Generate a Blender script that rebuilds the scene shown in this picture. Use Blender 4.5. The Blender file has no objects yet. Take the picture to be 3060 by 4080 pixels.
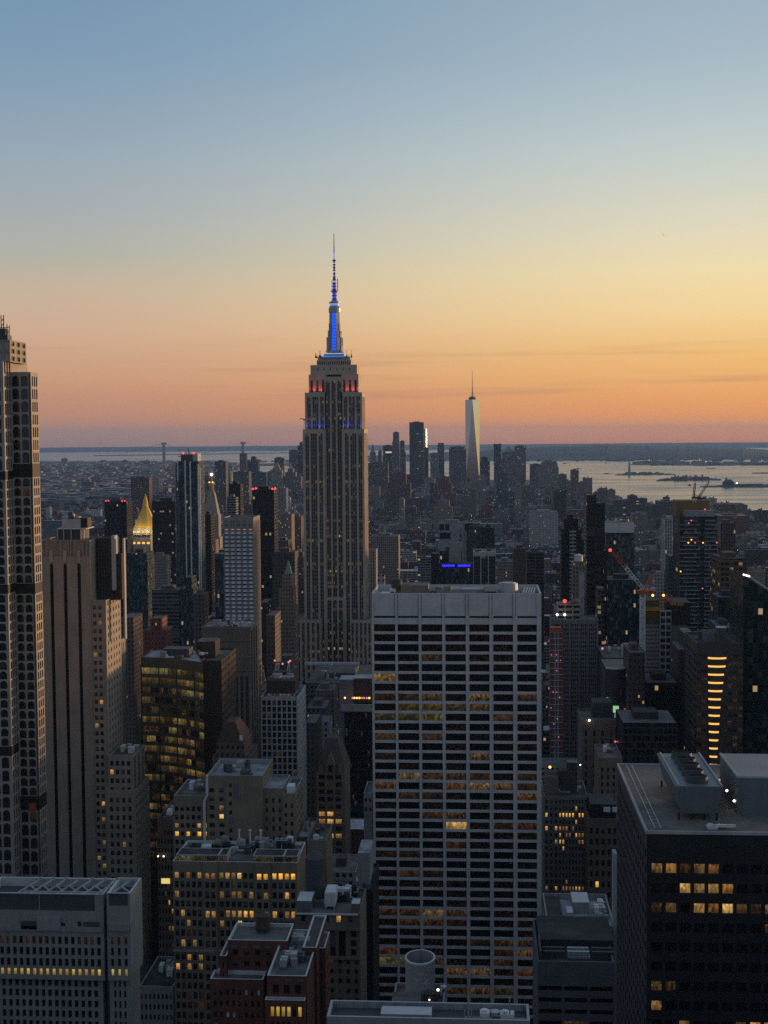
import bpy, math, random
from mathutils import Vector, Matrix
RAD = math.radians
sc = bpy.context.scene
COL = sc.collection
rng = random.Random(11)

# ------------------------------------------------------------------ camera
FOC, CX, CY, EYE = 5450.0, 1530.0, 2040.0, 260.0      # focal length and centre in photo pixels, eye height in metres
YAW, PITCH, ROLL = RAD(3.88), math.atan((2040 - 1735) / 5450.0), RAD(0.40)
FWD = Vector((-math.sin(YAW) * math.cos(PITCH), math.cos(YAW) * math.cos(PITCH), -math.sin(PITCH)))
R0 = Vector((math.cos(YAW), math.sin(YAW), 0)); U0 = R0.cross(FWD)
RT = R0 * math.cos(ROLL) - U0 * math.sin(ROLL); UP = U0 * math.cos(ROLL) + R0 * math.sin(ROLL)
cam = bpy.data.cameras.new('camera'); co = bpy.data.objects.new('camera', cam); COL.objects.link(co)
cam.sensor_fit = 'VERTICAL'; cam.sensor_height = 24.0; cam.lens = 24.0 * FOC / 4080.0
cam.clip_start = 1.0; cam.clip_end = 200000.0
M = Matrix.Identity(4)
for i in range(3):
    M[i][0], M[i][1], M[i][2] = RT[i], UP[i], -FWD[i]
M[2][3] = EYE
co.matrix_world = M
sc.camera = co
CAM = Vector((0, 0, EYE))
REFF = 7.4e6                                            # earth radius with refraction
def drop(x, y): return (x * x + y * y) / (2 * REFF)
def ray(px, py): return FWD + RT * ((px - CX) / FOC) + UP * ((CY - py) / FOC)
def XZ(px, py, Y):
    d = ray(px, py); t = Y / d.y
    return d.x * t, EYE + d.z * t
def Xp(px, Y, py=2600): return XZ(px, py, Y)[0]
def Zp(py, Y, px=1530): return XZ(px, py, Y)[1]
def Yat(px, X, py=2600):
    d = ray(px, py); return d.y * X / d.x
def sea(px, py, h=0.0):
    d = ray(px, py).normalized(); t = (h - EYE) / d.z if d.z < 0 else 50000
    for _ in range(30):
        p = d * t
        t = (h - drop(p.x, p.y) - EYE) / d.z if d.z < -1e-5 else t
        t = min(t, 34000)
    p = d * t
    return p.x, p.y
def proj(x, y, z):
    v = Vector((x, y, z)) - CAM; k = v.dot(FWD)
    if k < 1: return None
    return CX + FOC * v.dot(RT) / k, CY - FOC * v.dot(UP) / k, k

# ------------------------------------------------------------------ sky and sun
def srgb(r, g, b):
    f = lambda c: (c / 255) / 12.92 if c <= 10 else (((c / 255) + .055) / 1.055) ** 2.4
    return (f(r), f(g), f(b), 1.0)
class NT:
    def __init__(s, nt): s.t = nt
    def n(s, typ, **kw):
        nd = s.t.nodes.new(typ)
        for k, v in kw.items(): setattr(nd, k, v)
        return nd
    def put(s, sock, v):
        if isinstance(v, bpy.types.NodeSocket): s.t.links.new(v, sock)
        elif v is not None: sock.default_value = v
    def m(s, op, a, b=None, c=None, clamp=False):
        nd = s.n('ShaderNodeMath', operation=op, use_clamp=clamp)
        s.put(nd.inputs[0], a); s.put(nd.inputs[1], b); s.put(nd.inputs[2], c)
        return nd.outputs[0]
    def mix(s, f, a, b, mode='MIX'):
        nd = s.n('ShaderNodeMix', data_type='RGBA', blend_type=mode)
        s.put(nd.inputs[0], f); s.put(nd.inputs[6], a); s.put(nd.inputs[7], b)
        return nd.outputs[2]
    def ss(s, v, a, b, lo=0.0, hi=1.0, kind='SMOOTHSTEP'):
        nd = s.n('ShaderNodeMapRange', interpolation_type=kind)
        s.put(nd.inputs[0], v); s.put(nd.inputs[1], a); s.put(nd.inputs[2], b); s.put(nd.inputs[3], lo); s.put(nd.inputs[4], hi)
        return nd.outputs[0]
    def ramp(s, f, stops, interp='LINEAR'):
        nd = s.n('ShaderNodeValToRGB'); cr = nd.color_ramp; cr.interpolation = interp
        while len(cr.elements) < len(stops): cr.elements.new(.5)
        for e, (p, c) in zip(cr.elements, sorted(stops, key=lambda q: q[0])): e.position = p; e.color = c
        s.put(nd.inputs[0], f); return nd.outputs[0]

SUN_AZ, SUN_EL = 52.0, 2.0                              # degrees right of the avenue direction, degrees above the horizon
world = bpy.data.worlds.new('World'); sc.world = world; world.use_nodes = True
W = NT(world.node_tree); W.t.nodes.clear()
tc = W.n('ShaderNodeTexCoord'); sx = W.n('ShaderNodeSeparateXYZ'); W.put(sx.inputs[0], tc.outputs['Generated'])
el = W.m('MULTIPLY', W.m('ARCSINE', sx.outputs[2]), 57.29578)
az = W.m('MULTIPLY', W.m('ARCTAN2', sx.outputs[0], sx.outputs[1]), 57.29578)
ef = W.ss(el, -1.0, 21.0, kind='LINEAR')
def stops(rows): return [((e + 1.0) / 22.0, srgb(*c)) for e, c in rows]
skL = W.ramp(ef, stops([(-.6, (166, 122, 104)), (.1, (188, 134, 106)), (.8, (196, 140, 110)), (1.7, (202, 146, 118)), (2.5, (208, 158, 124)), (3.3, (208, 164, 136)), (4.3, (210, 173, 145)), (5.9, (200, 179, 156)), (7.4, (178, 178, 167)), (9.0, (167, 174, 177)), (11, (154, 170, 182)), (13, (140, 162, 182)), (15.2, (125, 155, 180)), (18.3, (112, 148, 174)), (20.5, (98, 135, 165))]))
skR = W.ramp(ef, stops([(-.6, (214, 124, 66)), (-.1, (248, 148, 70)), (.5, (250, 158, 80)), (1.3, (246, 166, 92)), (2.4, (246, 183, 108)), (3.4, (247, 196, 122)), (5.0, (249, 216, 156)), (6.6, (244, 223, 174)), (8.1, (230, 220, 190)), (9.7, (214, 214, 198)), (11.3, (198, 208, 204)), (12.8, (185, 199, 204)), (14.9, (168, 186, 198)), (18, (154, 175, 192)), (20.5, (142, 166, 186))]))
skS = W.ramp(ef, stops([(-.6, (190, 140, 100)), (.4, (240, 165, 90)), (2, (255, 200, 100)), (5, (255, 228, 150)), (10, (240, 226, 186)), (16, (196, 205, 200)), (20.5, (170, 188, 196))]))
skN = W.ramp(ef, stops([(-.6, (110, 106, 114)), (.5, (120, 112, 120)), (4, (138, 128, 133)), (9, (132, 136, 145)), (20.5, (117, 135, 155))]))
sky = W.mix(W.ss(az, -21, 13), skL, skR)
sky = W.mix(W.ss(az, 13, 45), sky, skS)
sky = W.mix(W.ss(az, -21, -75, 0, 1), sky, skN)
sky = W.mix(W.ss(az, 84, 150), sky, skN)
# a few thin mauve cloud streaks low over the horizon
cv = W.n('ShaderNodeCombineXYZ'); W.put(cv.inputs[0], W.m('MULTIPLY', az, .05)); W.put(cv.inputs[1], W.m('MULTIPLY', el, 1.25)); W.put(cv.inputs[2], 3.7)
cn = W.n('ShaderNodeTexNoise'); W.put(cn.inputs['Vector'], cv.outputs[0]); W.put(cn.inputs['Scale'], 1.6); W.put(cn.inputs['Detail'], 4.0); W.put(cn.inputs['Roughness'], .5)
cm = W.m('MULTIPLY', W.ss(cn.outputs[0], .50, .76), W.m('MULTIPLY', W.ss(el, .9, 2.0), W.ss(el, 4.4, 3.0)))
sky = W.mix(W.m('MULTIPLY', cm, .5), sky, srgb(186, 134, 112))
nish = W.n('ShaderNodeTexSky', sky_type='NISHITA', sun_disc=False, sun_elevation=RAD(SUN_EL), sun_rotation=RAD(SUN_AZ), altitude=260.0)
high = W.mix(1.0, nish.outputs[0], (.09, .095, .10, 1), 'MULTIPLY')
high = W.mix(.75, high, srgb(113, 133, 157))
sky = W.mix(W.ss(el, 18.5, 34), sky, high)
bg = W.n('ShaderNodeBackground'); W.put(bg.inputs[0], sky); W.put(bg.inputs[1], 1.0)
wo = W.n('ShaderNodeOutputWorld'); W.t.links.new(bg.outputs[0], wo.inputs[0])
world.cycles.sampling_method = 'MANUAL'; world.cycles.sample_map_resolution = 512

sl = bpy.data.lights.new('sun', 'SUN'); sl.energy = 4.2; sl.angle = RAD(4.0); sl.color = (1.0, .57, .27)
so = bpy.data.objects.new('sun', sl); COL.objects.link(so)
sd = Vector((math.sin(RAD(SUN_AZ)) * math.cos(RAD(SUN_EL)), math.cos(RAD(SUN_AZ)) * math.cos(RAD(SUN_EL)), math.sin(RAD(SUN_EL))))
so.rotation_euler = (-sd).to_track_quat('-Z', 'Y').to_euler(); so.location = (0, 0, 2000)

vs = sc.view_settings; vs.view_transform = 'Standard'; vs.look = 'None'; vs.exposure = 0; vs.gamma = 1; vs.use_curve_mapping = False
cy = sc.cycles
cy.max_bounces = 4; cy.diffuse_bounces = 2; cy.glossy_bounces = 2; cy.transmission_bounces = 0; cy.volume_bounces = 1; cy.transparent_max_bounces = 4
cy.sample_clamp_indirect = 2.0; cy.use_denoising = False; cy.use_adaptive_sampling = False
cy.caustics_reflective = False; cy.caustics_refractive = False

# ------------------------------------------------------------------ mesh and object helpers
class MB:
    """collects geometry in world coordinates; build() links it as one mesh object"""
    def __init__(s): s.v = []; s.f = []; s.m = []; s.c = []; s.uv = []; s.col = (1, 1, 1, 1); s.cm = 0
    def face(s, pts, m=None, uv=None):
        i = len(s.v); s.v.extend(tuple(p) for p in pts); s.f.append(tuple(range(i, i + len(pts))))
        s.m.append(s.cm if m is None else m); s.c.append(s.col); s.uv.append(uv)
    def box(s, x0, x1, y0, y1, z0, z1, m=None, bottom=False, top=True):
        a, b, c, d = (x0, y0), (x1, y0), (x1, y1), (x0, y1)
        for p, q in ((a, b), (b, c), (c, d), (d, a)):
            s.face([(p[0], p[1], z0), (q[0], q[1], z0), (q[0], q[1], z1), (p[0], p[1], z1)], m)
        if top: s.face([(p[0], p[1], z1) for p in (a, b, c, d)], m)
        if bottom: s.face([(p[0], p[1], z0) for p in (d, c, b, a)], m)
    def prism(s, poly, z0, z1, m=None, poly1=None, top=True):
        q = poly1 or poly; n = len(poly)
        for i in range(n):
            j = (i + 1) % n
            s.face([(*poly[i], z0), (*poly[j], z0), (*q[j], z1), (*q[i], z1)], m)
        if top: s.face([(*p, z1) for p in q], m)
    def cyl(s, cx, cy, z0, z1, r0, r1=None, n=12, m=None, top=True, ry=1.0):
        r1 = r0 if r1 is None else r1
        P = lambda r: [(cx + r * math.cos(2 * math.pi * (k + .5) / n), cy + ry * r * math.sin(2 * math.pi * (k + .5) / n)) for k in range(n)]
        s.prism(P(r0), z0, z1, m, P(max(r1, 1e-3)), top)
    def bar(s, p, q, r, m=None):
        p, q = Vector(p), Vector(q); d = (q - p)
        if d.length < 1e-6: return
        d.normalize(); a = d.cross(Vector((0, 0, 1)) if abs(d.z) < .9 else Vector((1, 0, 0))).normalized() * r; b = d.cross(a).normalized() * r
        A = [p + a + b, p - a + b, p - a - b, p + a - b]; B = [q + a + b, q - a + b, q - a - b, q + a - b]
        for i in range(4):
            j = (i + 1) % 4; s.face([A[i], A[j], B[j], B[i]], m)
        s.face(A[::-1], m); s.face(B, m)
    def ball(s, c, r, m=None, n=8):
        rows = 5
        P = lambda i, k: (c[0] + r * math.sin(math.pi * i / rows) * math.cos(2 * math.pi * k / n), c[1] + r * math.sin(math.pi * i / rows) * math.sin(2 * math.pi * k / n), c[2] + r * math.cos(math.pi * i / rows))
        for i in range(rows):
            for k in range(n):
                ps = [P(i, k), P(i + 1, k), P(i + 1, k + 1), P(i, k + 1)]
                if i == 0: ps = [ps[0], ps[1], ps[2]]
                elif i == rows - 1: ps = [ps[0], ps[1], ps[3]]
                s.face(ps, m)
    def mesh(s, name, mats, off=(0, 0, 0)):
        me = bpy.data.meshes.new(name); ox, oy, oz = off
        me.from_pydata([(x - ox, y - oy, z - oz) for x, y, z in s.v], [], s.f)
        for m in (mats if isinstance(mats, (list, tuple)) else [mats]): me.materials.append(m)
        me.polygons.foreach_set('material_index', s.m)
        if any(c != (1, 1, 1, 1) for c in s.c):
            at = me.attributes.new('tint', 'FLOAT_COLOR', 'FACE')
            at.data.foreach_set('color', [k for c in s.c for k in c])
        if any(u for u in s.uv):
            ul = me.uv_layers.new(name='UVMap'); fl = []
            for f, u in zip(s.f, s.uv):
                for k in range(len(f)): fl.extend(u[k] if u else (0, 0))
            ul.data.foreach_set('uv', fl)
        me.validate(); me.update()
        return me
    def build(s, name, mats, parent=None, off=(0, 0, 0)):
        o = bpy.data.objects.new(name, s.mesh(name, mats, off)); COL.objects.link(o)
        if parent is not None: o.parent = parent
        else: o.location = off
        return o
def tag(o, label=None, cat=None, group=None, kind=None):
    if label: o['label'] = label
    if cat: o['category'] = cat
    if group: o['group'] = group
    if kind: o['kind'] = kind
    return o
def thing(name, label, cat, loc, group=None):
    o = bpy.data.objects.new(name, None); COL.objects.link(o); o.location = loc
    return tag(o, label, cat, group)

# ------------------------------------------------------------------ materials
def newmat(name):
    m = bpy.data.materials.new(name); m.use_nodes = True; t = NT(m.node_tree)
    return m, t, t.t.nodes['Principled BSDF']
def setp(t, b, **kw):
    for k, v in kw.items(): t.put(b.inputs[k.replace('_', ' ')], v)
def solid(name, col, rough=.8, metal=0.0, spec=.3, var=.22, scale=.12, streak=.25, patch=0.0, psize=.16):
    """a wall or metal: its colour broken up by blotches, fine grain and rain streaks"""
    m, t, b = newmat(name)
    tcn = t.n('ShaderNodeTexCoord'); mp = t.n('ShaderNodeMapping'); t.put(mp.inputs[0], tcn.outputs['Object'])
    n1 = t.n('ShaderNodeTexNoise'); t.put(n1.inputs['Vector'], mp.outputs[0]); t.put(n1.inputs['Scale'], scale); t.put(n1.inputs['Detail'], 6.0)
    mp2 = t.n('ShaderNodeMapping'); t.put(mp2.inputs[0], tcn.outputs['Object']); mp2.inputs['Scale'].default_value = (1, 1, .06)
    n2 = t.n('ShaderNodeTexNoise'); t.put(n2.inputs['Vector'], mp2.outputs[0]); t.put(n2.inputs['Scale'], 1.1); t.put(n2.inputs['Detail'], 5.0)
    f = t.m('ADD', t.m('MULTIPLY', t.m('SUBTRACT', n1.outputs[0], .5), var * 3), t.m('MULTIPLY', t.m('SUBTRACT', n2.outputs[0], .5), streak * 2))
    f = t.m('ADD', f, 1.0)
    if patch:   # patched, panelled or re-laid pieces, each a slightly different tone
        vo = t.n('ShaderNodeTexVoronoi', distance='CHEBYCHEV'); t.put(vo.inputs['Vector'], tcn.outputs['Object']); t.put(vo.inputs['Scale'], psize); sv = t.n('ShaderNodeSeparateXYZ'); t.put(sv.inputs[0], vo.outputs['Color'])
        f = t.m('MULTIPLY', f, t.m('ADD', 1.0 - patch, t.m('MULTIPLY', sv.outputs[0], 2 * patch)))
    c = t.n('ShaderNodeVectorMath', operation='SCALE'); c.inputs[0].default_value = col; t.put(c.inputs[3], f)
    setp(t, b, Base_Color=c.outputs[0], Roughness=rough, Metallic=metal)
    t.put(b.inputs['Specular IOR Level'], spec)
    return m
def emit(name, col, strength, base=(.02, .02, .02), sample=True):
    m, t, b = newmat(name)
    setp(t, b, Base_Color=(*base, 1), Emission_Color=(*col, 1), Emission_Strength=strength, Roughness=.5)
    if not sample: m.cycles.emission_sampling = 'NONE'
    return m
def rnd_node(t):
    oi = t.n('ShaderNodeObjectInfo'); ge = t.n('ShaderNodeNewGeometry')
    return t.m('FRACT', t.m('ADD', t.m('MULTIPLY', oi.outputs['Random'], 7.31), t.m('MULTIPLY', ge.outputs['Random Per Island'], 3.17)))
def glass(name, col=(.012, .013, .016), blind=.3, rough=.12, blindcol=(.10, .105, .11), glow=0.0, spec=.5):
    """unlit window glass, some with a blind drawn part of the way"""
    m, t, b = newmat(name); r = rnd_node(t)
    uv = t.n('ShaderNodeUVMap'); s = t.n('ShaderNodeSeparateXYZ'); t.put(s.inputs[0], uv.outputs[0])
    r2 = t.m('FRACT', t.m('MULTIPLY', r, 13.7)); r3 = t.m('FRACT', t.m('MULTIPLY', r, 71.3))
    has = t.m('LESS_THAN', r2, blind); lvl = t.m('SUBTRACT', 1.0, t.m('MULTIPLY', r3, .75))
    k = t.m('MULTIPLY', has, t.m('GREATER_THAN', s.outputs[1], lvl))
    c = t.mix(k, (*col, 1), (*blindcol, 1))
    setp(t, b, Base_Color=c, Roughness=t.m('ADD', rough, t.m('MULTIPLY', k, .3)))
    t.put(b.inputs['Specular IOR Level'], spec)
    if glow:   # a dim room seen through the glass
        cb = t.n('ShaderNodeCombineXYZ'); t.put(cb.inputs[0], t.m('MULTIPLY', s.outputs[0], 9)); t.put(cb.inputs[1], t.m('MULTIPLY', s.outputs[1], 2.2)); t.put(cb.inputs[2], t.m('MULTIPLY', r, 50))
        n = t.n('ShaderNodeTexNoise'); t.put(n.inputs['Vector'], cb.outputs[0]); t.put(n.inputs['Scale'], 1.2); t.put(n.inputs['Detail'], 3.0)
        g = t.m('MULTIPLY', t.ss(n.outputs[0], .42, .75), t.m('MULTIPLY', t.m('POWER', r3, 2.0), glow))
        setp(t, b, Emission_Color=(1, .5, .2, 1), Emission_Strength=g); m.cycles.emission_sampling = 'NONE'
    return m
def lit(name, col=(1.0, .62, .18), lo=.12, hi=.75, busy=.6, ux=3.0):
    """a lit room behind a window: bright ceiling, furniture shadows, every room different"""
    m, t, b = newmat(name); r = rnd_node(t)
    uv = t.n('ShaderNodeUVMap'); s = t.n('ShaderNodeSeparateXYZ'); t.put(s.inputs[0], uv.outputs[0])
    cb = t.n('ShaderNodeCombineXYZ'); t.put(cb.inputs[0], t.m('MULTIPLY', s.outputs[0], ux)); t.put(cb.inputs[1], t.m('MULTIPLY', s.outputs[1], 1.6)); t.put(cb.inputs[2], t.m('MULTIPLY', r, 90))
    n = t.n('ShaderNodeTexVoronoi', distance='CHEBYCHEV'); t.put(n.inputs['Vector'], cb.outputs[0]); t.put(n.inputs['Scale'], 1.5)
    sp = t.n('ShaderNodeSeparateXYZ'); t.put(sp.inputs[0], n.outputs['Color'])
    pat = t.m('ADD', 1 - busy, t.m('MULTIPLY', t.m('POWER', sp.outputs[0], 1.4), busy * 1.4))
    top = t.ss(s.outputs[1], .1, .9, .55, 1.15)
    lum = t.m('MULTIPLY', t.m('MULTIPLY', pat, top), t.m('ADD', lo, t.m('MULTIPLY', t.m('POWER', t.m('FRACT', t.m('MULTIPLY', r, 29.3)), 1.8), hi - lo)))
    c = t.mix(t.m('FRACT', t.m('MULTIPLY', r, 51.7)), (*col, 1), (col[0], col[1] * .72, col[2] * .5, 1))
    setp(t, b, Base_Color=(.02, .02, .02, 1), Roughness=.2, Emission_Color=c, Emission_Strength=lum)
    m.cycles.emission_sampling = 'NONE'
    return m
def windows_wall(name, su, sv, a, b_, c, d, p, gl=(.015, .017, .02), hi=.8, rough=.75, wcol=(1, .62, .25), mull=None, vary=.35):
    """a wall far off with its rows of windows: wall colour from the mesh's own tint, window grid laid out in metres"""
    m, t, b = newmat(name)
    tcn = t.n('ShaderNodeTexCoord'); P = t.n('ShaderNodeSeparateXYZ'); t.put(P.inputs[0], tcn.outputs['Object'])
    Nn = t.n('ShaderNodeSeparateXYZ'); t.put(Nn.inputs[0], tcn.outputs['Normal'])
    at = t.n('ShaderNodeAttribute', attribute_name='tint')
    oi = t.n('ShaderNodeObjectInfo'); ge = t.n('ShaderNodeNewGeometry')
    isx = t.m('GREATER_THAN', t.m('ABSOLUTE', Nn.outputs[0]), t.m('ABSOLUTE', Nn.outputs[1]))
    u = t.m('ADD', t.m('MULTIPLY', isx, P.outputs[1]), t.m('MULTIPLY', t.m('SUBTRACT', 1.0, isx), P.outputs[0]))
    cu = t.m('DIVIDE', u, su); cw = t.m('DIVIDE', P.outputs[2], sv)
    fu = t.m('FRACT', cu); fv = t.m('FRACT', cw)
    vert = t.m('LESS_THAN', t.m('ABSOLUTE', Nn.outputs[2]), .4)
    win = t.m('MULTIPLY', t.m('MULTIPLY', t.m('GREATER_THAN', fu, a), t.m('LESS_THAN', fu, b_)), t.m('MULTIPLY', t.m('GREATER_THAN', fv, c), t.m('LESS_THAN', fv, d)))
    win = t.m('MULTIPLY', win, vert)
    cb = t.n('ShaderNodeCombineXYZ'); t.put(cb.inputs[0], t.m('FLOOR', cu)); t.put(cb.inputs[1], t.m('FLOOR', cw)); t.put(cb.inputs[2], t.m('ADD', t.m('MULTIPLY', oi.outputs['Random'], 77), t.m('MULTIPLY', isx, 5.5)))
    wn = t.n('ShaderNodeTexWhiteNoise', noise_dimensions='3D'); t.put(wn.inputs['Vector'], cb.outputs[0])
    wc = t.n('ShaderNodeSeparateXYZ'); t.put(wc.inputs[0], wn.outputs['Color'])
    on = t.m('MULTIPLY', t.m('GREATER_THAN', wn.outputs['Value'], 1.0 - p * .34), win)
    n1 = t.n('ShaderNodeTexNoise'); t.put(n1.inputs['Vector'], tcn.outputs['Object']); t.put(n1.inputs['Scale'], .09); t.put(n1.inputs['Detail'], 5.0)
    f = t.m('ADD', t.m('MULTIPLY', t.m('SUBTRACT', n1.outputs[0], .5), vary * 2), 1.0)
    wl = t.n('ShaderNodeVectorMath', operation='SCALE'); t.put(wl.inputs[0], at.outputs['Color']); t.put(wl.inputs[3], f)
    gv = t.n('ShaderNodeVectorMath', operation='SCALE'); gv.inputs[0].default_value = gl; t.put(gv.inputs[3], t.m('ADD', .5, t.m('MULTIPLY', t.m('POWER', wc.outputs[1], 4.0), 4.0)))
    base = t.mix(win, wl.outputs[0], gv.outputs[0])
    setp(t, b, Base_Color=base, Roughness=t.m('SUBTRACT', rough, t.m('MULTIPLY', win, rough - .2)))
    t.put(b.inputs['Specular IOR Level'], .3)
    ec = t.mix(wc.outputs[2], (*wcol, 1), (1, .74, .45, 1)); hi *= .45
    setp(t, b, Emission_Color=ec, Emission_Strength=t.m('MULTIPLY', on, t.m('MULTIPLY', t.m('POWER', wc.outputs[0], 2.5), hi)))
    m.cycles.emission_sampling = 'NONE'
    return m
def strip_mat(name, mull=2, wall=(.11, .10, .09), p=.24, hi=.34, gl=(.012, .013, .016), c=.42, wide=.16):
    """a tall column of windows and metal spandrels between two piers; UV: 0..1 across, one unit per floor"""
    m, t, b = newmat(name)
    uv = t.n('ShaderNodeUVMap'); s = t.n('ShaderNodeSeparateXYZ'); t.put(s.inputs[0], uv.outputs[0])
    oi = t.n('ShaderNodeObjectInfo')
    cu = t.m('MULTIPLY', s.outputs[0], float(mull)); fu = t.m('FRACT', cu); fv = t.m('FRACT', s.outputs[1])
    win = t.m('MULTIPLY', t.m('MULTIPLY', t.m('GREATER_THAN', fu, wide), t.m('LESS_THAN', fu, 1 - wide)), t.m('GREATER_THAN', fv, c))
    cb = t.n('ShaderNodeCombineXYZ'); t.put(cb.inputs[0], t.m('FLOOR', cu)); t.put(cb.inputs[1], t.m('FLOOR', s.outputs[1])); t.put(cb.inputs[2], t.m('MULTIPLY', oi.outputs['Random'], 91))
    wn = t.n('ShaderNodeTexWhiteNoise', noise_dimensions='3D'); t.put(wn.inputs['Vector'], cb.outputs[0])
    wc = t.n('ShaderNodeSeparateXYZ'); t.put(wc.inputs[0], wn.outputs['Color'])
    # whole floors tend to be lit together
    fl = t.n('ShaderNodeTexWhiteNoise', noise_dimensions='1D'); t.put(fl.inputs['W'], t.m('FLOOR', s.outputs[1]))
    pr = t.m('MULTIPLY', t.m('POWER', fl.outputs['Value'], 3.0), p * 3.4)
    on = t.m('MULTIPLY', t.m('LESS_THAN', wn.outputs['Value'], pr), win)
    mullion = t.m('GREATER_THAN', t.m('ABSOLUTE', t.m('SUBTRACT', fu, .5)), .5 - wide * .55)
    wallc = t.mix(mullion, (*wall, 1), (wall[0] * 2.6, wall[1] * 2.6, wall[2] * 2.6, 1))
    base = t.mix(win, wallc, (*gl, 1))
    setp(t, b, Base_Color=base, Roughness=t.m('SUBTRACT', .6, t.m('MULTIPLY', win, .45)))
    ec = t.mix(wc.outputs[2], (1, .62, .22, 1), (1, .78, .45, 1))
    setp(t, b, Emission_Color=ec, Emission_Strength=t.m('MULTIPLY', on, t.m('ADD', hi * .12, t.m('MULTIPLY', t.m('POWER', wc.outputs[0], 2.5), hi))))
    m.cycles.emission_sampling = 'NONE'
    return m

LIME = solid('limestone', (.30, .275, .245)); LIME_L = solid('pale_limestone', (.37, .335, .30)); TRAV = solid('travertine', (.58, .58, .585), streak=.14, var=.12, patch=.07, psize=.25)
GREYC = solid('grey_concrete', (.30, .305, .315)); PALEC = solid('pale_concrete', (.42, .43, .45)); BUFF = solid('buff_brick', (.24, .20, .15)); BROWN = solid('brown_stone', (.13, .10, .08))
RED = solid('red_brick', (.155, .065, .05), var=.3); DKB = solid('dark_brown_brick', (.07, .052, .045)); BRONZE = solid('bronze_cladding', (.030, .027, .026), rough=.45); BLACKM = solid('black_metal', (.018, .018, .020), rough=.5)
COPE = solid('pale_coping', (.58, .60, .62), var=.1); DECK = solid('roof_gravel', (.13, .125, .12), var=.4, scale=.35, patch=.35); DECKL = solid('silver_roof_coating', (.34, .35, .36), var=.35, scale=.25, patch=.3); DECKD = solid('tar_roof', (.05, .05, .052), var=.4, patch=.4)
STEEL = solid('galvanised_steel', (.42, .45, .47), rough=.5, metal=.3); WHITEM = solid('white_metal', (.68, .70, .72), rough=.5); LOUV = solid('grey_louvre', (.075, .08, .088), rough=.6); WOOD = solid('tank_timber', (.11, .075, .05), streak=.6)
GOLD = solid('gilded_tile', (.85, .50, .10), rough=.42, metal=.55, var=.12); COPPER = solid('green_copper', (.20, .34, .28)); ORANGEM = solid('orange_steel', (.50, .09, .03), rough=.5); NETY = solid('yellow_netting', (.36, .24, .03)); NETB = solid('black_netting', (.02, .017, .015))
SLATE = solid('slate_roof', (.085, .075, .07)); TEAL = solid('teal_glass', (.030, .060, .068), rough=.18, spec=.6); TAN = solid('tan_netting', (.25, .16, .055))
GL = glass('dark_window_glass'); GLB = glass('window_glass_with_blinds', blind=.6); GLN = glass('black_window_glass', blind=0, col=(.006, .006, .007)); GLG = glass('office_window_glass', blind=0, col=(.008, .008, .009), glow=.016, spec=.25); GLBLUE = glass('blue_window_glass', col=(.03, .045, .06), blind=.2, rough=.05)
GLW = solid('painted_reflection_pane', (.74, .80, .93), rough=.3, var=.35, scale=.5, streak=.1)  # sky reflection painted into a pale, non-metallic base colour
LITW = lit('warm_lit_room', (1.0, .60, .18), .2, .95, .6); LITB = lit('bright_lit_room', (1.0, .62, .13), .75, 1.5, .5); LITY = lit('yellow_lit_room', (.95, .74, .16), .35, .62, .35); LITD = lit('dim_lit_room', (1, .55, .22), .01, .06, .85, 5.0); LITO = lit('lit_office_bay', (1.0, .60, .24), .02, .17, .9, 9.0); LITH = lit('bright_office_bay', (1, .62, .2), .4, .6, .7, 8.0); LITG = lit('greenish_lit_office', (.85, .70, .22), .04, .28, .8, 6.0)
BULBR = emit('red_lamp', (1, .06, .04), 2.2, sample=False); BULBW = emit('white_lamp', (1, .88, .72), 4.5, sample=False); BULBP = emit('pink_lamp', (1, .28, .42), .9, sample=False); BULBA = emit('amber_lamp', (1, .45, .08), 3.0, sample=False)

# ------------------------------------------------------------------ ground, water, far land
m_, t_, b_ = newmat('harbour_water')
tcn = t_.n('ShaderNodeTexCoord'); mp = t_.n('ShaderNodeMapping'); t_.put(mp.inputs[0], tcn.outputs['Object']); mp.inputs['Scale'].default_value = (.0016, .0045, 1)
nz = t_.n('ShaderNodeTexNoise'); t_.put(nz.inputs['Vector'], mp.outputs[0]); t_.put(nz.inputs['Scale'], 1.0); t_.put(nz.inputs['Detail'], 7.0)
mp2 = t_.n('ShaderNodeMapping'); t_.put(mp2.inputs[0], tcn.outputs['Object']); mp2.inputs['Scale'].default_value = (.02, .05, 1)
nw = t_.n('ShaderNodeTexNoise'); t_.put(nw.inputs['Vector'], mp2.outputs[0]); t_.put(nw.inputs['Scale'], 1.0); t_.put(nw.inputs['Detail'], 4.0)
bp = t_.n('ShaderNodeBump'); t_.put(bp.inputs['Height'], nw.outputs[0]); t_.put(bp.inputs['Strength'], .30); t_.put(bp.inputs['Distance'], 6.0)
setp(t_, b_, Base_Color=(.02, .03, .035, 1), Roughness=t_.ss(nz.outputs[0], .3, .7, .13, .33), Normal=bp.outputs[0]); t_.put(b_.inputs['Specular IOR Level'], .55)
WATER = m_
GROUND = solid('street_asphalt', (.045, .045, .047), scale=.02, var=.5)
LAND = solid('wooded_land', (.055, .055, .05), scale=.004, var=.6)
def disc(name, rads, mat, z=0.0, n=120):
    mb = MB(); P = lambda r, k: (r * math.sin(2 * math.pi * k / n), r * math.cos(2 * math.pi * k / n), z - r * r / (2 * REFF))
    for a, b in zip(rads, rads[1:]):
        for k in range(n):
            q = [P(a, k), P(a, k + 1), P(b, k + 1), P(b, k)]
            mb.face((q[1:] if a == 0 else q)[::-1])
    return tag(mb.build(name, mat), kind='structure')
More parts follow.
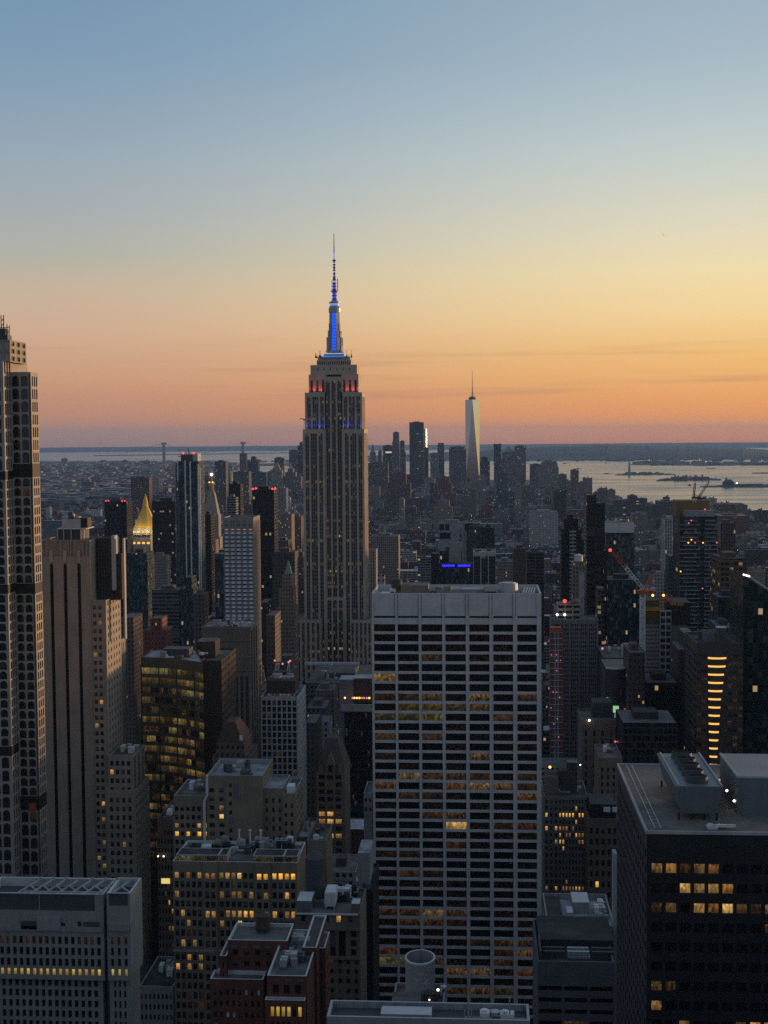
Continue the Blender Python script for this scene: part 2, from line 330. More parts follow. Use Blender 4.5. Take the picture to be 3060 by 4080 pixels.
disc('water', [0, 1000, 2500, 4500, 7000, 10000, 14000, 19000, 25000, 30000, 35000], WATER)
def strips_land(name, rows, mat, h=3.0, nx=14):
    mb = MB(); g = []
    for (xl, yl), (xr, yr) in rows:
        g.append([(xl + (xr - xl) * i / nx, yl + (yr - yl) * i / nx) for i in range(nx + 1)])
    for a, b in zip(g, g[1:]):
        for i in range(nx):
            q = [a[i], a[i + 1], b[i + 1], b[i]]
            mb.face([(x, y, h - drop(x, y)) for x, y in q])
    for r, s in ((0, 1), (nx, -1)):
        for a, b in zip(g, g[1:]):
            q = [a[r], b[r]] if s > 0 else [b[r], a[r]]
            mb.face([(q[0][0], q[0][1], h - drop(*q[0])), (q[1][0], q[1][1], h - drop(*q[1])), (q[1][0], q[1][1], -2 - drop(*q[1])), (q[0][0], q[0][1], -2 - drop(*q[0]))])
    l = g[-1]
    for i in range(nx): mb.face([(l[i][0], l[i][1], h - drop(*l[i])), (l[i + 1][0], l[i + 1][1], h - drop(*l[i + 1])), (l[i + 1][0], l[i + 1][1], -2 - drop(*l[i + 1])), (l[i][0], l[i][1], -2 - drop(*l[i]))])
    return tag(mb.build(name, mat), kind='structure')
MANH = [((-2600, -2500), (2400, -2500)), ((-2600, 0), (2000, 0)), ((-2300, 2000), (1500, 2000))]
MANH += [(sea(a, y, 3), sea(b, y, 3)) for y, a, b in ((2150, -500, 3700), (2090, -50, 3200), (2066, 230, 3075), (2050, 330, 2700), (2035, 420, 2480), (2005, 600, 2330), (1975, 850, 2280), (1945, 1000, 2245), (1920, 1150, 2200), (1912, 1350, 2120))]
strips_land('ground', MANH, GROUND)
strips_land('brooklyn_shore', [(sea(-600, y, 3), sea(b, y, 3)) for y, b in ((2085, -350), (2060, 20), (2030, 230), (2005, 420), (1985, 560), (1965, 660), (1950, 720), (1935, 790), (1915, 820), (1895, 850), (1875, 930), (1860, 965), (1848, 950), (1838, 800))], LAND)
def hills(name, pxa, pxb, y0, y1, hfun, mat, nx=120, ny=8):
    mb = MB(); g = []
    for j in range(ny + 1):
        row = []
        for i in range(nx + 1):
            Y = y0 + (y1 - y0) * j / ny; x = Xp(pxa + (pxb - pxa) * i / nx, Y, 1800)
            row.append((x, Y, hfun(i / nx, j / ny) - drop(x, Y)))
        g.append(row)
    for a, b in zip(g, g[1:]):
        for i in range(nx): mb.face([a[i], a[i + 1], b[i + 1], b[i]])
    return tag(mb.build(name, mat), kind='structure')
def wob(x, s):
    return sum(math.sin(x * f * 6.283 + s * f * 1.7 + s) / (k + 1) for k, f in enumerate((1.3, 2.9, 5.1, 11.3, 23.7, 41.0))) * .4
hills('hills', -200, 3300, 30000, 33000, lambda u, v: 3 + math.sin(math.pi * v) * (98 + 14 * u + 7 * wob(u, 2.0)), LAND)
hills('hills', 1360, 3300, 14300, 19500, lambda u, v: 3 + math.sin(math.pi * v) ** .8 * max(2, (min(1, (1 - abs(u - .55) / .62)) * 150 * min(1, u * 5 + .1) + 12 * wob(u * 2, .5) + 7 * wob(u * 5, 3 + v * 4))), LAND)
hills('hills', 950, 1420, 12400, 13300, lambda u, v: 2 + math.sin(math.pi * v) * math.sin(math.pi * u) ** .3 * (14 + 6 * wob(u * 4, 1)), LAND, 50, 4)
def island(name, pts, h, bump, mat=LAND, seed=0):
    """a low island: shoreline drawn on the water, rising to a bumpy wooded back"""
    mb = MB(); r = random.Random(seed)
    near = [sea(px, py, 0) for px, py in pts]; n = len(near); rows = []
    for v, hh in ((0, -1), (.05, 2.5), (.3, 1.0), (.6, 1.0), (.95, 2.5), (1, -1)):
        row = []
        for i, (x, y) in enumerate(near):
            dep = h * math.sin(math.pi * (i + .5) / n) + 15
            z = hh if hh != 1.0 else 4 + bump * r.random() * math.sin(math.pi * (i + .5) / n)
            k = 1 + dep * v / math.hypot(x, y); row.append((x * k, y * k, z - drop(x * k, y * k)))
        rows.append(row)
    for a, b in zip(rows, rows[1:]):
        for i in range(n - 1): mb.face([a[i], a[i + 1], b[i + 1], b[i]])
    return tag(mb.build(name, mat), kind='structure')
lin = lambda x0, y0, x1, y1, n: [(x0 + (x1 - x0) * i / n, y0 + (y1 - y0) * i / n) for i in range(n + 1)]
island('island', lin(2452, 1894, 2690, 1892, 30), 330, 16, seed=1)
island('island', lin(2615, 1917, 2875, 1914, 34), 420, 22, seed=2)
island('shore_land', lin(2788, 1941, 3300, 1944, 40), 260, 10, seed=3)
island('shore_land', lin(2505, 1852, 3400, 1856, 70), 700, 26, seed=4)
island('shore_land', lin(2995, 1886, 3300, 1889, 20), 300, 4, seed=5)
island('breakwater', lin(2815, 1867, 2852, 1867, 8), 40, 1, seed=6); island('breakwater', lin(2405, 1888, 2430, 1888, 8), 30, 1, seed=7)

# haze: one even body of air round everything below the sky
m_ = bpy.data.materials.new('haze_air'); m_.use_nodes = True; m_.node_tree.nodes.clear(); t_ = NT(m_.node_tree)
pv = t_.n('ShaderNodeVolumePrincipled'); ou = t_.n('ShaderNodeOutputMaterial'); t_.t.links.new(pv.outputs[0], ou.inputs['Volume'])
pv.inputs['Color'].default_value = (.32, .57, 1, 1); pv.inputs['Density'].default_value = HAZE_D if 'HAZE_D' in globals() else 2.6e-5; pv.inputs['Anisotropy'].default_value = .1
mb = MB(); mb.box(-36000, 36000, -36000, 36000, -100, 458, bottom=True)
tag(mb.build('haze', m_), kind='stuff')

# ------------------------------------------------------------------ buildings: walls pierced by real openings
def Fr(face, x0, x1, y0, y1):
    if face == 'F': return (lambda u, z, d: (x0 + u, y0 + d, z)), x1 - x0, 0.0
    if face == 'R': return (lambda u, z, d: (x1 - d, y0 + u, z)), y1 - y0, math.pi / 2
    return (lambda u, z, d: (x0 + d, y1 - u, z)), y1 - y0, -math.pi / 2
PANES = {}
def pane_mesh(w, h, arch, uvs, mat):
    k = (round(w, 2), round(h, 2), round(arch, 2), uvs, mat.name)
    if k not in PANES:
        mb = MB(); o = outline(w, h, arch)
        mb.face([(u - w / 2, 0, z - h / 2) for u, z in o], uv=[(u / w * uvs[0], z / h * uvs[1]) for u, z in o])
        PANES[k] = mb.mesh('window', mat)
    return PANES[k]
def outline(w, h, arch):
    if arch <= 0: return [(0, 0), (w, 0), (w, h), (0, h)]
    r = min(arch, h * .9); n = 8
    return [(0, 0), (w, 0)] + [(w / 2 + w / 2 * math.cos(math.pi * k / n), h - r + r * math.sin(math.pi * k / n)) for k in range(n + 1)]
LITS = set()
class Bld:
    def __init__(s, name, label, cat, x, y, group=None):
        s.x, s.y = x, y; s.root = thing(name, label, cat, (x, y, 0), group); s.parts = {}; s.win = []; s.rec = .35; s.tilt = 0.0
        BLDS.append(s); s.boxes = []; s.roofs = []; s.label = label
    def part(s, name, *mats):
        if name not in s.parts: s.parts[name] = (MB(), [])
        mb, ms = s.parts[name]
        for m in mats:
            if m not in ms: ms.append(m)
        if mats: mb.cm = ms.index(mats[0])
        return mb
    def single(s, name, mb, mats, label=None):
        o = mb.build(name, mats, s.owner(name, mb), (s.x, s.y, 0))
        if label: o['label'] = label
        return o
    def sub(s, name, mb, mats, parent):
        return mb.build(name, mats, parent, (s.x, s.y, 0))
    def grid(s, wall, mat, face, rect, nc, nr, fw, fh, z0, z1, u0=0, u1=None, rec=None, arch=0, mats=GL, vo=.5, ml=0, mr=0, mb_=0, mt=0, nm='window', uvs=(1, 1)):
        """nc x nr openings in one face, the wall round them, and a pane recessed in each"""
        P, Wd, rot = Fr(face, *rect); u1 = Wd if u1 is None else u1; rec = s.rec if rec is None else rec
        w = s.part(wall, mat); Q = lambda a, b, c, d, da=0: w.face([P(a, c, da), P(b, c, da), P(b, d, da), P(a, d, da)])
        if mb_: Q(u0, u1, z0, z0 + mb_)
        if mt: Q(u0, u1, z1 - mt, z1)
        if ml: Q(u0, u0 + ml, z0 + mb_, z1 - mt)
        if mr: Q(u1 - mr, u1, z0 + mb_, z1 - mt)
        ua, ub, za, zb = u0 + ml, u1 - mr, z0 + mb_, z1 - mt
        cw, ch = (ub - ua) / nc, (zb - za) / nr; ow, oh = cw * fw, ch * fh
        for i in range(nc):
            for j in range(nr):
                a, c = ua + i * cw, zb - (j + 1) * ch
                oa, oc = a + (cw - ow) / 2, c + (ch - oh) * vo
                mt_ = mats(i, j) if callable(mats) else mats
                if mt_ is None: Q(a, a + cw, c, c + ch); continue
                o = [(oa + x, oc + z) for x, z in outline(ow, oh, arch)]; n = len(o)
                if arch <= 0: out = [(a, c), (a + cw, c), (a + cw, c + ch), (a, c + ch)]
                else:
                    out = [(a, c), (a + cw, c)]
                    for k in range(2, n):
                        th = math.pi * (k - 2) / (n - 3); cx_, sx_ = math.cos(th), math.sin(th); q = max(abs(cx_), abs(sx_))
                        zs = oc + oh - min(arch, oh * .9)
                        out.append((a + cw / 2 + cw / 2 * cx_ / q, zs + (c + ch - zs) * sx_ / q if abs(sx_) > 1e-6 else zs))
                for k in range(n):
                    k2 = (k + 1) % n
                    w.face([P(*out[k], 0), P(*out[k2], 0), P(*o[k2], 0), P(*o[k], 0)])
                    w.face([P(*o[k], 0), P(*o[k2], 0), P(*o[k2], rec), P(*o[k], rec)])
                s.win.append((P(oa + ow / 2, oc + oh / 2, rec - .02), rot, ow, oh, arch, mt_, uvs, nm))
    def plain(s, wall, mat, face, rect, z0, z1, u0=0, u1=None):
        P, Wd, _ = Fr(face, *rect); u1 = Wd if u1 is None else u1
        if wall in ('mechanical_band', 'terrace', 'corner_pier'):
            mb = MB(); mb.face([P(u0, z0, 0), P(u1, z0, 0), P(u1, z1, 0), P(u0, z1, 0)]); s.single(wall, mb, mat); return
        s.part(wall, mat).face([P(u0, z0, 0), P(u1, z0, 0), P(u1, z1, 0), P(u0, z1, 0)])
    def stripes(s, wall, mat, face, rect, z0, z1, fr, fl, u0=0, u1=None, rec=.5, mb_=0, mt=1.5, arch=0):
        """tall recessed columns of windows; fr lists (from, to, material) as fractions of the width"""
        P, Wd, _ = Fr(face, *rect); u1 = Wd if u1 is None else u1; w = u1 - u0; c = u0
        for a, b, m in fr:
            A, B = u0 + a * w, u0 + b * w
            s.plain(wall, mat, face, rect, z0, z1, c, A)
            s.grid(wall, mat, face, rect, 1, 1, 1, 1, z0, z1, A, B, rec, arch, m, mb_=mb_, mt=mt, nm='window_strip', uvs=(1, round((z1 - z0 - mt - mb_) / fl)))
            c = B
        s.plain(wall, mat, face, rect, z0, z1, c, u1)
    def shell(s, wall, mat, rect, z0, z1, skip=''):
        x0, x1, y0, y1 = rect; w = s.part(wall, mat)
        for f in 'FRL':
            if f not in skip: s.plain(wall, mat, f, rect, z0, z1)
        w.face([(x1, y1, z0), (x0, y1, z0), (x0, y1, z1), (x1, y1, z1)])
        s.boxes.append((rect, z0, z1))
    ROOFTOP = {'penthouse', 'bulkhead', 'roof_unit', 'skylight', 'chimney', 'plant_house', 'plant_wall', 'roof_hatch', 'air_handler', 'round_tank', 'vent_pipe', 'duct', 'cooling_tower', 'pipe_rack', 'roof_pipe', 'shaft', 'pipe', 'roof_light', 'roof_tank', 'plant_box', 'plant_frame', 'machine_deck', 'hoist_mast', 'railing', 'window_washing_rail', 'aerial', 'fan_stack'}
    def owner(s, name, mb):
        """a rooftop piece belongs to the roof it stands on"""
        if name not in s.ROOFTOP or not s.roofs: return s.root
        n = len(mb.v); cx_, cy_, zb = sum(v[0] for v in mb.v) / n, sum(v[1] for v in mb.v) / n, min(v[2] for v in mb.v)
        best = [(abs(zb - z), o) for (x0, x1, y0, y1), z, o in s.roofs if x0 - 1 <= cx_ <= x1 + 1 and y0 - 1 <= cy_ <= y1 + 1]
        return min(best, key=lambda q: q[0])[1] if best else s.root
    def roof(s, rect, z, ph=1.1, pt=.4, cope=COPE, deck=DECK):
        x0, x1, y0, y1 = rect; a, b, c, d = x0 + pt, x1 - pt, y0 + pt, y1 - pt; w = MB()
        O = [(x0, y0), (x1, y0), (x1, y1), (x0, y1)]; I = [(a, c), (b, c), (b, d), (a, d)]
        for k in range(4):
            j = (k + 1) % 4
            w.face([(*O[k], z), (*O[j], z), (*I[j], z), (*I[k], z)]); w.face([(*I[k], z), (*I[j], z), (*I[j], z - ph), (*I[k], z - ph)])
        w.face([(*p, z - ph) for p in I], 1); s.roofs.append((rect, z, w.build('roof', [cope, deck], s.root, (s.x, s.y, 0))))
    def blk(s, name, mat, x0, x1, y0, y1, z0, z1, top=None, label=None):
        mb = MB(); mb.box(x0, x1, y0, y1, z0, z1, 0, top=top is None)
        if top is not None: mb.face([(x0, y0, z1), (x1, y0, z1), (x1, y1, z1), (x0, y1, z1)], 1)
        s.boxes.append(((x0, x1, y0, y1), z0, z1))
        return s.single(name, mb, [mat] + ([top] if top is not None else []), label)
    def lamp(s, mat, pts, r, name='warning_light'):
        for p in pts:
            mb = MB(); mb.ball(p, r, 0, 8); s.single(name, mb, mat)
    def clutter(s, rect, z, n, seed, mats=None, hmax=3.5):
        """rooftop plant: air units, hatches and duct runs standing on the deck"""
        r = random.Random(seed); x0, x1, y0, y1 = rect; mats = mats or [STEEL, GREYC, LOUV, WHITEM, BROWN]
        for k in range(n):
            w, d, h = r.uniform(1.5, 5), r.uniform(1.5, 4.5), r.uniform(.8, hmax)
            w = min(w, (x1 - x0) * .4); d = min(d, (y1 - y0) * .4)
            x, y = r.uniform(x0 + .8, x1 - w - .8), r.uniform(y0 + .8, y1 - d - .8); m = r.choice(mats); mb = MB()
            if r.random() < .25: mb.cyl(x + w / 2, y + d / 2, z, z + h, min(w, d) / 2, n=12)
            else:
                mb.box(x, x + w, y, y + d, z + .3, z + h)
                for q in range(max(1, int(w / 1.6))): mb.cyl(x + .8 + q * 1.6, y + d / 2, z + h, z + h + .35, min(.6, d / 3), n=10)
                mb.box(x + .2, x + w - .2, y + .2, y + d - .2, z, z + .3)
            if r.random() < .4:
                x2 = min(max(x + r.uniform(-8, 8), x0 + .5), x1 - .5); mb.bar((x + w / 2, y + d / 2, z + .8), (x2, y + d / 2, z + .8), .3)
            s.single('roof_unit', mb, m)
    def fin(s, maxwin=100):
        for name, (mb, ms) in s.parts.items(): mb.build(name, ms, s.root, (s.x, s.y, 0))
        def key(q):
            d2 = (Vector(q[0]) - CAM).length_squared; lt = q[5] in LITSET
            vis = 1.0
            p = proj(*q[0])
            if p is None or not (-40 < p[0] < 3100 and -40 < p[1] < 4120): vis = .01
            return -q[2] * q[3] / d2 * (1.25 if lt else 1.0) * vis
        ws = sorted(s.win, key=key); rest = ws[maxwin:]
        for c, rot, w, h, ar, mt_, uvs, nm in ws[:maxwin]:
            o = bpy.data.objects.new(nm, pane_mesh(w, h, ar, uvs, mt_)); COL.objects.link(o); o.parent = s.root
            o.location = (c[0] - s.x, c[1] - s.y, c[2]); o.rotation_euler = (-s.tilt, 0, rot)
            if mt_ in LITSET: o['label'] = 'lit window'
        if rest:
            mb = MB(); ms = []
            for c, rot, w, h, ar, mt_, uvs, nm in rest:
                if mt_ not in ms: ms.append(mt_)
                cr, sr = math.cos(rot), math.sin(rot); ol = outline(w, h, ar)
                mb.face([(c[0] + (u - w / 2) * cr, c[1] + (u - w / 2) * sr + (z - h / 2) * math.sin(s.tilt), c[2] + (z - h / 2) * math.cos(s.tilt)) for u, z in ol], ms.index(mt_), [(u / w * uvs[0], z / h * uvs[1]) for u, z in ol])
            o = mb.build('window', ms, s.root, (s.x, s.y, 0)); o['kind'] = 'stuff'
BLDS = []
LITSET = {LITW, LITB, LITY, LITD, LITO, LITG, LITH}
def pick(seed, *opts):
    """a chooser of pane materials: opts are (material, share)"""
    r = random.Random(seed)
    def f(i, j):
        x = r.random()
        for m, p in opts:
            x -= p
            if x < 0: return m
        return opts[-1][0]
    return f
def rect_px(pa, pb, Y, D, py=2600): return (Xp(pa, Y, py), Xp(pb, Y, py), Y, Y + D)

# ------------------------------------------------------------------ unseen towers, added round the viewpoint to shade the blocks below
for x0, x1, y0, y1, h, lab in ((-70, 75, -46, -7, 255, 'unseen broad limestone slab tower directly beneath the viewpoint, added for shade'), (95, 165, 40, 110, 229, 'unseen tall slab nearest the viewpoint on the west side, added for shade'), (110, 175, 140, 215, 205, 'second unseen slab on the west side of the viewpoint, added for shade'), (110, 180, 245, 320, 180, 'third unseen slab on the west side of the viewpoint, added for shade'), (95, 170, -80, 0, 210, 'unseen grey slab north west of the viewpoint, added for shade'), (-60, 20, -150, -90, 200, 'unseen slab close behind the viewpoint, added for shade'), (50, 130, -240, -140, 215, 'unseen wide slab far behind the viewpoint, added for shade'), (-210, -130, -120, -40, 190, 'unseen slab north east of the viewpoint, added for shade'), (-190, -130, 20, 100, 150, 'unseen block east of the viewpoint, added for shade'), (-260, -195, 130, 230, 185, 'unseen grey tower on the east avenue, added for shade'), (-280, -205, 280, 360, 175, 'unseen tower further along the east avenue, added for shade'), (200, 280, 60, 160, 200, 'nearer unseen tower one avenue west of the viewpoint, added for shade'), (210, 290, 220, 330, 190, 'farther unseen tower one avenue west of the viewpoint, added for shade'), (-160, -80, -330, -220, 200, 'unseen slab well behind the viewpoint to the east, added for shade')) + tuple((x0, x0 + 74, y0, y0 + 66, h, lab) for x0, y0, h, lab in ((330, 360, 165, 'unseen tower added for shade on the west side, first block'), (320, 450, 150, 'unseen tower added for shade on the west side, second block'), (330, 530, 172, 'unseen tower added for shade on the west side, third block'), (325, 615, 158, 'unseen tower added for shade on the west side, fourth block'), (330, 700, 176, 'unseen tower added for shade on the west side, fifth block'), (325, 785, 162, 'unseen tower added for shade on the west side, sixth block'), (330, 870, 170, 'unseen tower added for shade on the west side, seventh block'), (330, 955, 155, 'unseen tower added for shade on the west side, eighth block'), (340, 1040, 168, 'unseen tower added for shade on the west side, ninth block'), (350, 1125, 160, 'unseen tower added for shade on the west side, tenth block'), (370, 1210, 150, 'unseen tower added for shade on the west side, eleventh block'))):
    b = Bld('office_tower', lab, 'tower', (x0 + x1) / 2, (y0 + y1) / 2); q = (x0, x1, y0, y1); b.shell('wall', LIME if h > 250 else GREYC, q, 0, h); b.roof(q, h, 1.2); b.fin()

# ------------------------------------------------------------------ the art deco skyscraper with the lit mast
def skyscraper():
    Y = 1280.0; x0 = Xp(1329, Y, 1800); k = Y / FOC
    b = Bld('skyscraper', 'tall art deco stone skyscraper with a stepped crown and a blue lit antenna mast', 'skyscraper', x0, Y + 22)
    z = lambda py: Zp(py, Y, 1330)
    zz = lambda py: Zp(py, Y + 20, 1330)
    ST2 = strip_mat('double_window_strip', 2); ST3 = strip_mat('triple_window_strip', 3); STC = strip_mat('centre_window_strip', 2, wall=(.08, .075, .07), p=.3); STS = strip_mat('side_window_strip', 2, wall=(.12, .1, .08), p=.04, c=.5, wide=.3)
    wingf = [(.11, .28, ST2), (.36, .64, ST3), (.73, .90, ST2)]; sidef = [(.06 + i * .135, .14 + i * .135, STS) for i in range(7)]
    S = LIMEB
    def body(hw, y0, y1, z0, z1, c0, c1, cy=2.6):
        """two wings with a recessed centre between x0+c0 and x0+c1"""
        L = (x0 - hw, x0 + c0, y0, y1); Rr = (x0 + c1, x0 + hw, y0, y1); C = (x0 + c0, x0 + c1, y0 + cy, y1)
        for w, sk in ((L, 'L'), (Rr, 'R')):
            b.stripes('wall', S, 'F', w, z0, z1, wingf, 3.7, mt=4.0)
            if sk == 'R': b.stripes('wall', S, 'R', w, z0, z1, sidef, 3.7, mt=4)
            else: b.plain('wall', S, 'L', w, z0, z1)
            P = (w[1] if sk == 'L' else w[0])
            b.part('wall', S).face([(P, y0, z0), (P, y0 + cy, z0), (P, y0 + cy, z1), (P, y0, z1)] if sk == 'L' else [(P, y0 + cy, z0), (P, y0, z0), (P, y0, z1), (P, y0 + cy, z1)])
            b.part('wall', S).face([(w[1], y1, z0), (w[0], y1, z0), (w[0], y1, z1), (w[1], y1, z1)])
            b.roof(w, z1, .8, .5, S, DECK)
        b.boxes.append(((x0 - hw, x0 + hw, y0, y1), 0, z1))
        return C
    c0, c1 = (1294 - 1329) * k, (1365 - 1329) * k
    cen = [(.06, .29, STC), (.385, .615, STC), (.71, .94, STC)]
    z_main, z_t2, z_cr, z_cr2 = z(1710), z(1563), z(1490), z(1452)
    C = body(29.0, Y, Y + 41, 0, z_main, c0, c1)
    b.stripes('wall', S, 'F', (C[0], C[1], C[2], C[3]), z(2385), z_main, cen, 3.7, mt=0, mb_=1)
    b.stripes('wall', S, 'F', (C[0] - .02, C[1] + .02, Y - .3, C[3]), 0, z(2382), cen, 3.7, mt=2.2, arch=2.0)
    b.part('wall', S).face([(C[0], Y - .3, z(2382)), (C[1], Y - .3, z(2382)), (C[1], Y + 2.6, z(2382)), (C[0], Y + 2.6, z(2382))])
    C2 = body(27.0, Y + 3.2, Y + 38, z_main - .8, z_t2, c0 + 1.0, c1 - 1.0)
    b.stripes('wall', S, 'F', (C[0], C[1], C[2] + .6, C[3]), z_main, z_t2, cen, 3.7, mt=0)
    # crown: centre bay runs up, flanks step back
    q = (x0 - 23.5, x0 + 23.5, Y + 6.0, Y + 35)
    b.grid('wall', S, 'F', q, 3, 1, .42, .62, z_t2 - 1, z_cr, 0, 23.5 + c0 + 1, .5, mats=GL, vo=.2)
    b.grid('wall', S, 'F', q, 3, 1, .42, .62, z_t2 - 1, z_cr, 23.5 + c1 - 1, 47, .5, mats=GL, vo=.2)
    b.shell('wall', S, q, z_t2 - 1, z_cr, 'F'); b.roof(q, z_cr, .5, .5, S)
    b.stripes('wall', S, 'F', (C[0], C[1], C[2] + .6, C[3]), z_t2, z(1500), cen, 3.7, mt=3.5, arch=3)
    b.part('centre_roof', S).face([(C[0], C[2] + .6, z(1500)), (C[1], C[2] + .6, z(1500)), (C[1], Y + 6.0, z(1500)), (C[0], Y + 6.0, z(1500))])
    for xx in (C[0], C[1]): b.part('wall', S).face([(xx, C[2] + .6, z_t2 - 1), (xx, Y + 6, z_t2 - 1), (xx, Y + 6, z(1500)), (xx, C[2] + .6, z(1500))])
    q = (x0 - 22.0, x0 + 22.0, Y + 7.5, Y + 33.5)
    b.grid('wall', S, 'F', q, 6, 1, .16, .28, z_cr - .5, z_cr2, rec=.4, mats=GL, vo=.6, ml=4, mr=4); b.shell('wall', S, q, z_cr - .5, z_cr2, 'F'); b.roof(q, z_cr2, .9, .4, S)
    q = (x0 - 16.2, x0 + 16.2, Y + 10, Y + 31)
    b.grid('wall', S, 'F', q, 16, 1, .6, .55, z_cr2 - .9, z(1432), mats=GLB, rec=.3); b.shell('wall', S, q, z_cr2 - .9, z(1432), 'F'); b.roof(q, z(1432), .3, .3, S)
    q = (x0 - 15.4, x0 + 15.4, Y + 11, Y + 30); b.shell('wall', S, q, z(1432) - .3, z(1422)); b.roof(q, z(1422), .2, .3, STEEL)
    # blue lit ledges under the mast
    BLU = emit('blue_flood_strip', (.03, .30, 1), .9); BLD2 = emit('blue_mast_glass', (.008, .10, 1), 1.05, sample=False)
    for py0, py1, hw in ((1424, 1414, 11.3), (1414, 1404, 9.6)):
        b.blk('ledge', STEEL, x0 - hw, x0 + hw, Y + 21 - hw, Y + 21 + hw, z(py0), z(py1) - .5)
        b.blk('light_strip', BLU, x0 - hw * .97, x0 + hw * .97, Y + 21 - hw - .12, Y + 21 - hw + .2, z(py1) - 1.0, z(py1) - .35)
    mast = MB(); cyy = Y + 21
    for py0, py1, ra, rb in ((1404, 1395, 9.0, 8.6), (1395, 1350, 7.6, 6.7), (1350, 1320, 6.6, 5.9), (1320, 1245, 5.6, 5.2)):
        P = lambda r: [(x0 + r * math.cos(math.pi * (i + .5) / 4), cyy + r * math.sin(math.pi * (i + .5) / 4)) for i in range(8)]
        mast.prism(P(ra), zz(py0), zz(py1), 0, P(rb))
    for py0, py1, w in ((1404, 1345, 8.6), (1345, 1318, 7.2), (1318, 1290, 6.2)):       # buttress wings at the four corners
        for sx in (-1, 1):
            for sy in (-1, 1):
                xa, ya = x0 + sx * w * .62, cyy + sy * w * .62
                mast.box(min(xa, xa + sx * w * .22), max(xa, xa + sx * w * .22), min(ya, ya + sy * w * .2), max(ya, ya + sy * w * .2), zz(py0), zz(py1))
    b.single('mast', mast, [STEEL])
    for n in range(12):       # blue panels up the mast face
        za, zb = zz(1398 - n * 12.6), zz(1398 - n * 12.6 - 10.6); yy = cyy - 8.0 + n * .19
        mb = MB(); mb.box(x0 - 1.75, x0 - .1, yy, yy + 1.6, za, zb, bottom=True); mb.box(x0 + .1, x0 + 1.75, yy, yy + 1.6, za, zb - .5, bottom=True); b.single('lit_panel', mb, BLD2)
    dm = MB()
    for py0, py1, ra, rb in ((1245, 1228, 5.7, 5.6), (1228, 1219, 5.6, 4.6), (1219, 1208, 4.3, 4.3), (1208, 1204, 5.3, 5.3), (1204, 1195, 4.4, 2.4)): dm.cyl(x0, cyy, zz(py0), zz(py1), ra, rb, 16)
    b.single('dome', dm, [STEEL])
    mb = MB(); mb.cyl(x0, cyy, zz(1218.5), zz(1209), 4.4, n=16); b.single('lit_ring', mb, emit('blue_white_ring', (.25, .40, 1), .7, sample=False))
    an = MB()
    an.cyl(x0, cyy, zz(1195), zz(1160), 2.0, 1.9, 8); an.cyl(x0, cyy, zz(1161), zz(1158), 3.6, n=12)
    an.cyl(x0, cyy, zz(1158), zz(1107), 1.5, 1.4, 8); an.bar((x0 + 3.1, cyy, zz(1158)), (x0 + 3.1, cyy, zz(1110)), .35); an.bar((x0 - 2.3, cyy, zz(1158)), (x0 - 2.3, cyy, zz(1118)), .22)
    an.cyl(x0, cyy, zz(1107), zz(1040), .9, .8, 6); an.cyl(x0, cyy, zz(1040), zz(1036), 1.9, n=10)
    for i in range(12):
        zc = zz(1192 - i * 12.5); r = 2.7 if i < 3 else (2.1 if i < 7 else 1.5); an.cyl(x0, cyy, zc, zc + .7, r, n=8)
    an.cyl(x0, cyy, zz(1036), zz(985), .62, .5, 8); an.cyl(x0, cyy, zz(985), zz(930), .45, .28, 6)
    b.single('antenna', an, [solid('antenna_steel', (.10, .10, .12), rough=.5)])
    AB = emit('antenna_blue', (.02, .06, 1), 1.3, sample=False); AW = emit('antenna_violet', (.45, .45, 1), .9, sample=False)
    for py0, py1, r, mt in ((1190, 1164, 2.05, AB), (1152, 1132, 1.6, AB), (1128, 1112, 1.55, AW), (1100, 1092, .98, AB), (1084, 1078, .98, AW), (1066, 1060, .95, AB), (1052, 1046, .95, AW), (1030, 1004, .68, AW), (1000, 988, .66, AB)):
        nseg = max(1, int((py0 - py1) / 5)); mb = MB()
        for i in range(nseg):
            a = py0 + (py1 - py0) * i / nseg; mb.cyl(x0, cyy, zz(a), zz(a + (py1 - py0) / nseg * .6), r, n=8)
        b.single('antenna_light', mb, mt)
    r = random.Random(5)
    for n in range(16):       # aerials and dishes on the crown terraces
        mb = MB(); xx = x0 + r.choice((-1, 1)) * r.uniform(11, 18); yy = Y + r.uniform(11, 14); h = r.uniform(2, 8); z0_ = z(1422) - .2
        mb.bar((xx, yy, z0_), (xx, yy, z0_ + h), .14); mb.box(xx - .5, xx + .5, yy - .3, yy + .3, z0_, z0_ + h * .35); b.single('aerial', mb, BLACKM)
    # floodlights: red on the crown, blue on the second setback
    def flood(name, px, y, py, col, w, size=1.0):
        L = bpy.data.lights.new(name, 'SPOT'); L.energy = w; L.color = col; L.spot_size = RAD(120); L.spot_blend = 1.0; L.shadow_soft_size = .5
        o = bpy.data.objects.new('floodlight', L); COL.objects.link(o); o.parent = b.root; o.location = (x0 + px - b.x, y - b.y, z(py) + .4)
        o.rotation_euler = (math.pi - RAD(14), 0, 0)
    for px in (-21.0, -18.5, -14.5, -11.5, 11.5, 15, 18.5, 21.5): flood('red_floodlight', px, Y + 4.4, 1561, (1, .06, .04), 750)
    for px in (-24, -18, -13.2, -9.6, 9.6, 12.5, 17, 24.3): flood('blue_floodlight', px, Y + 1.6, 1708, (.06, .11, 1), 800)
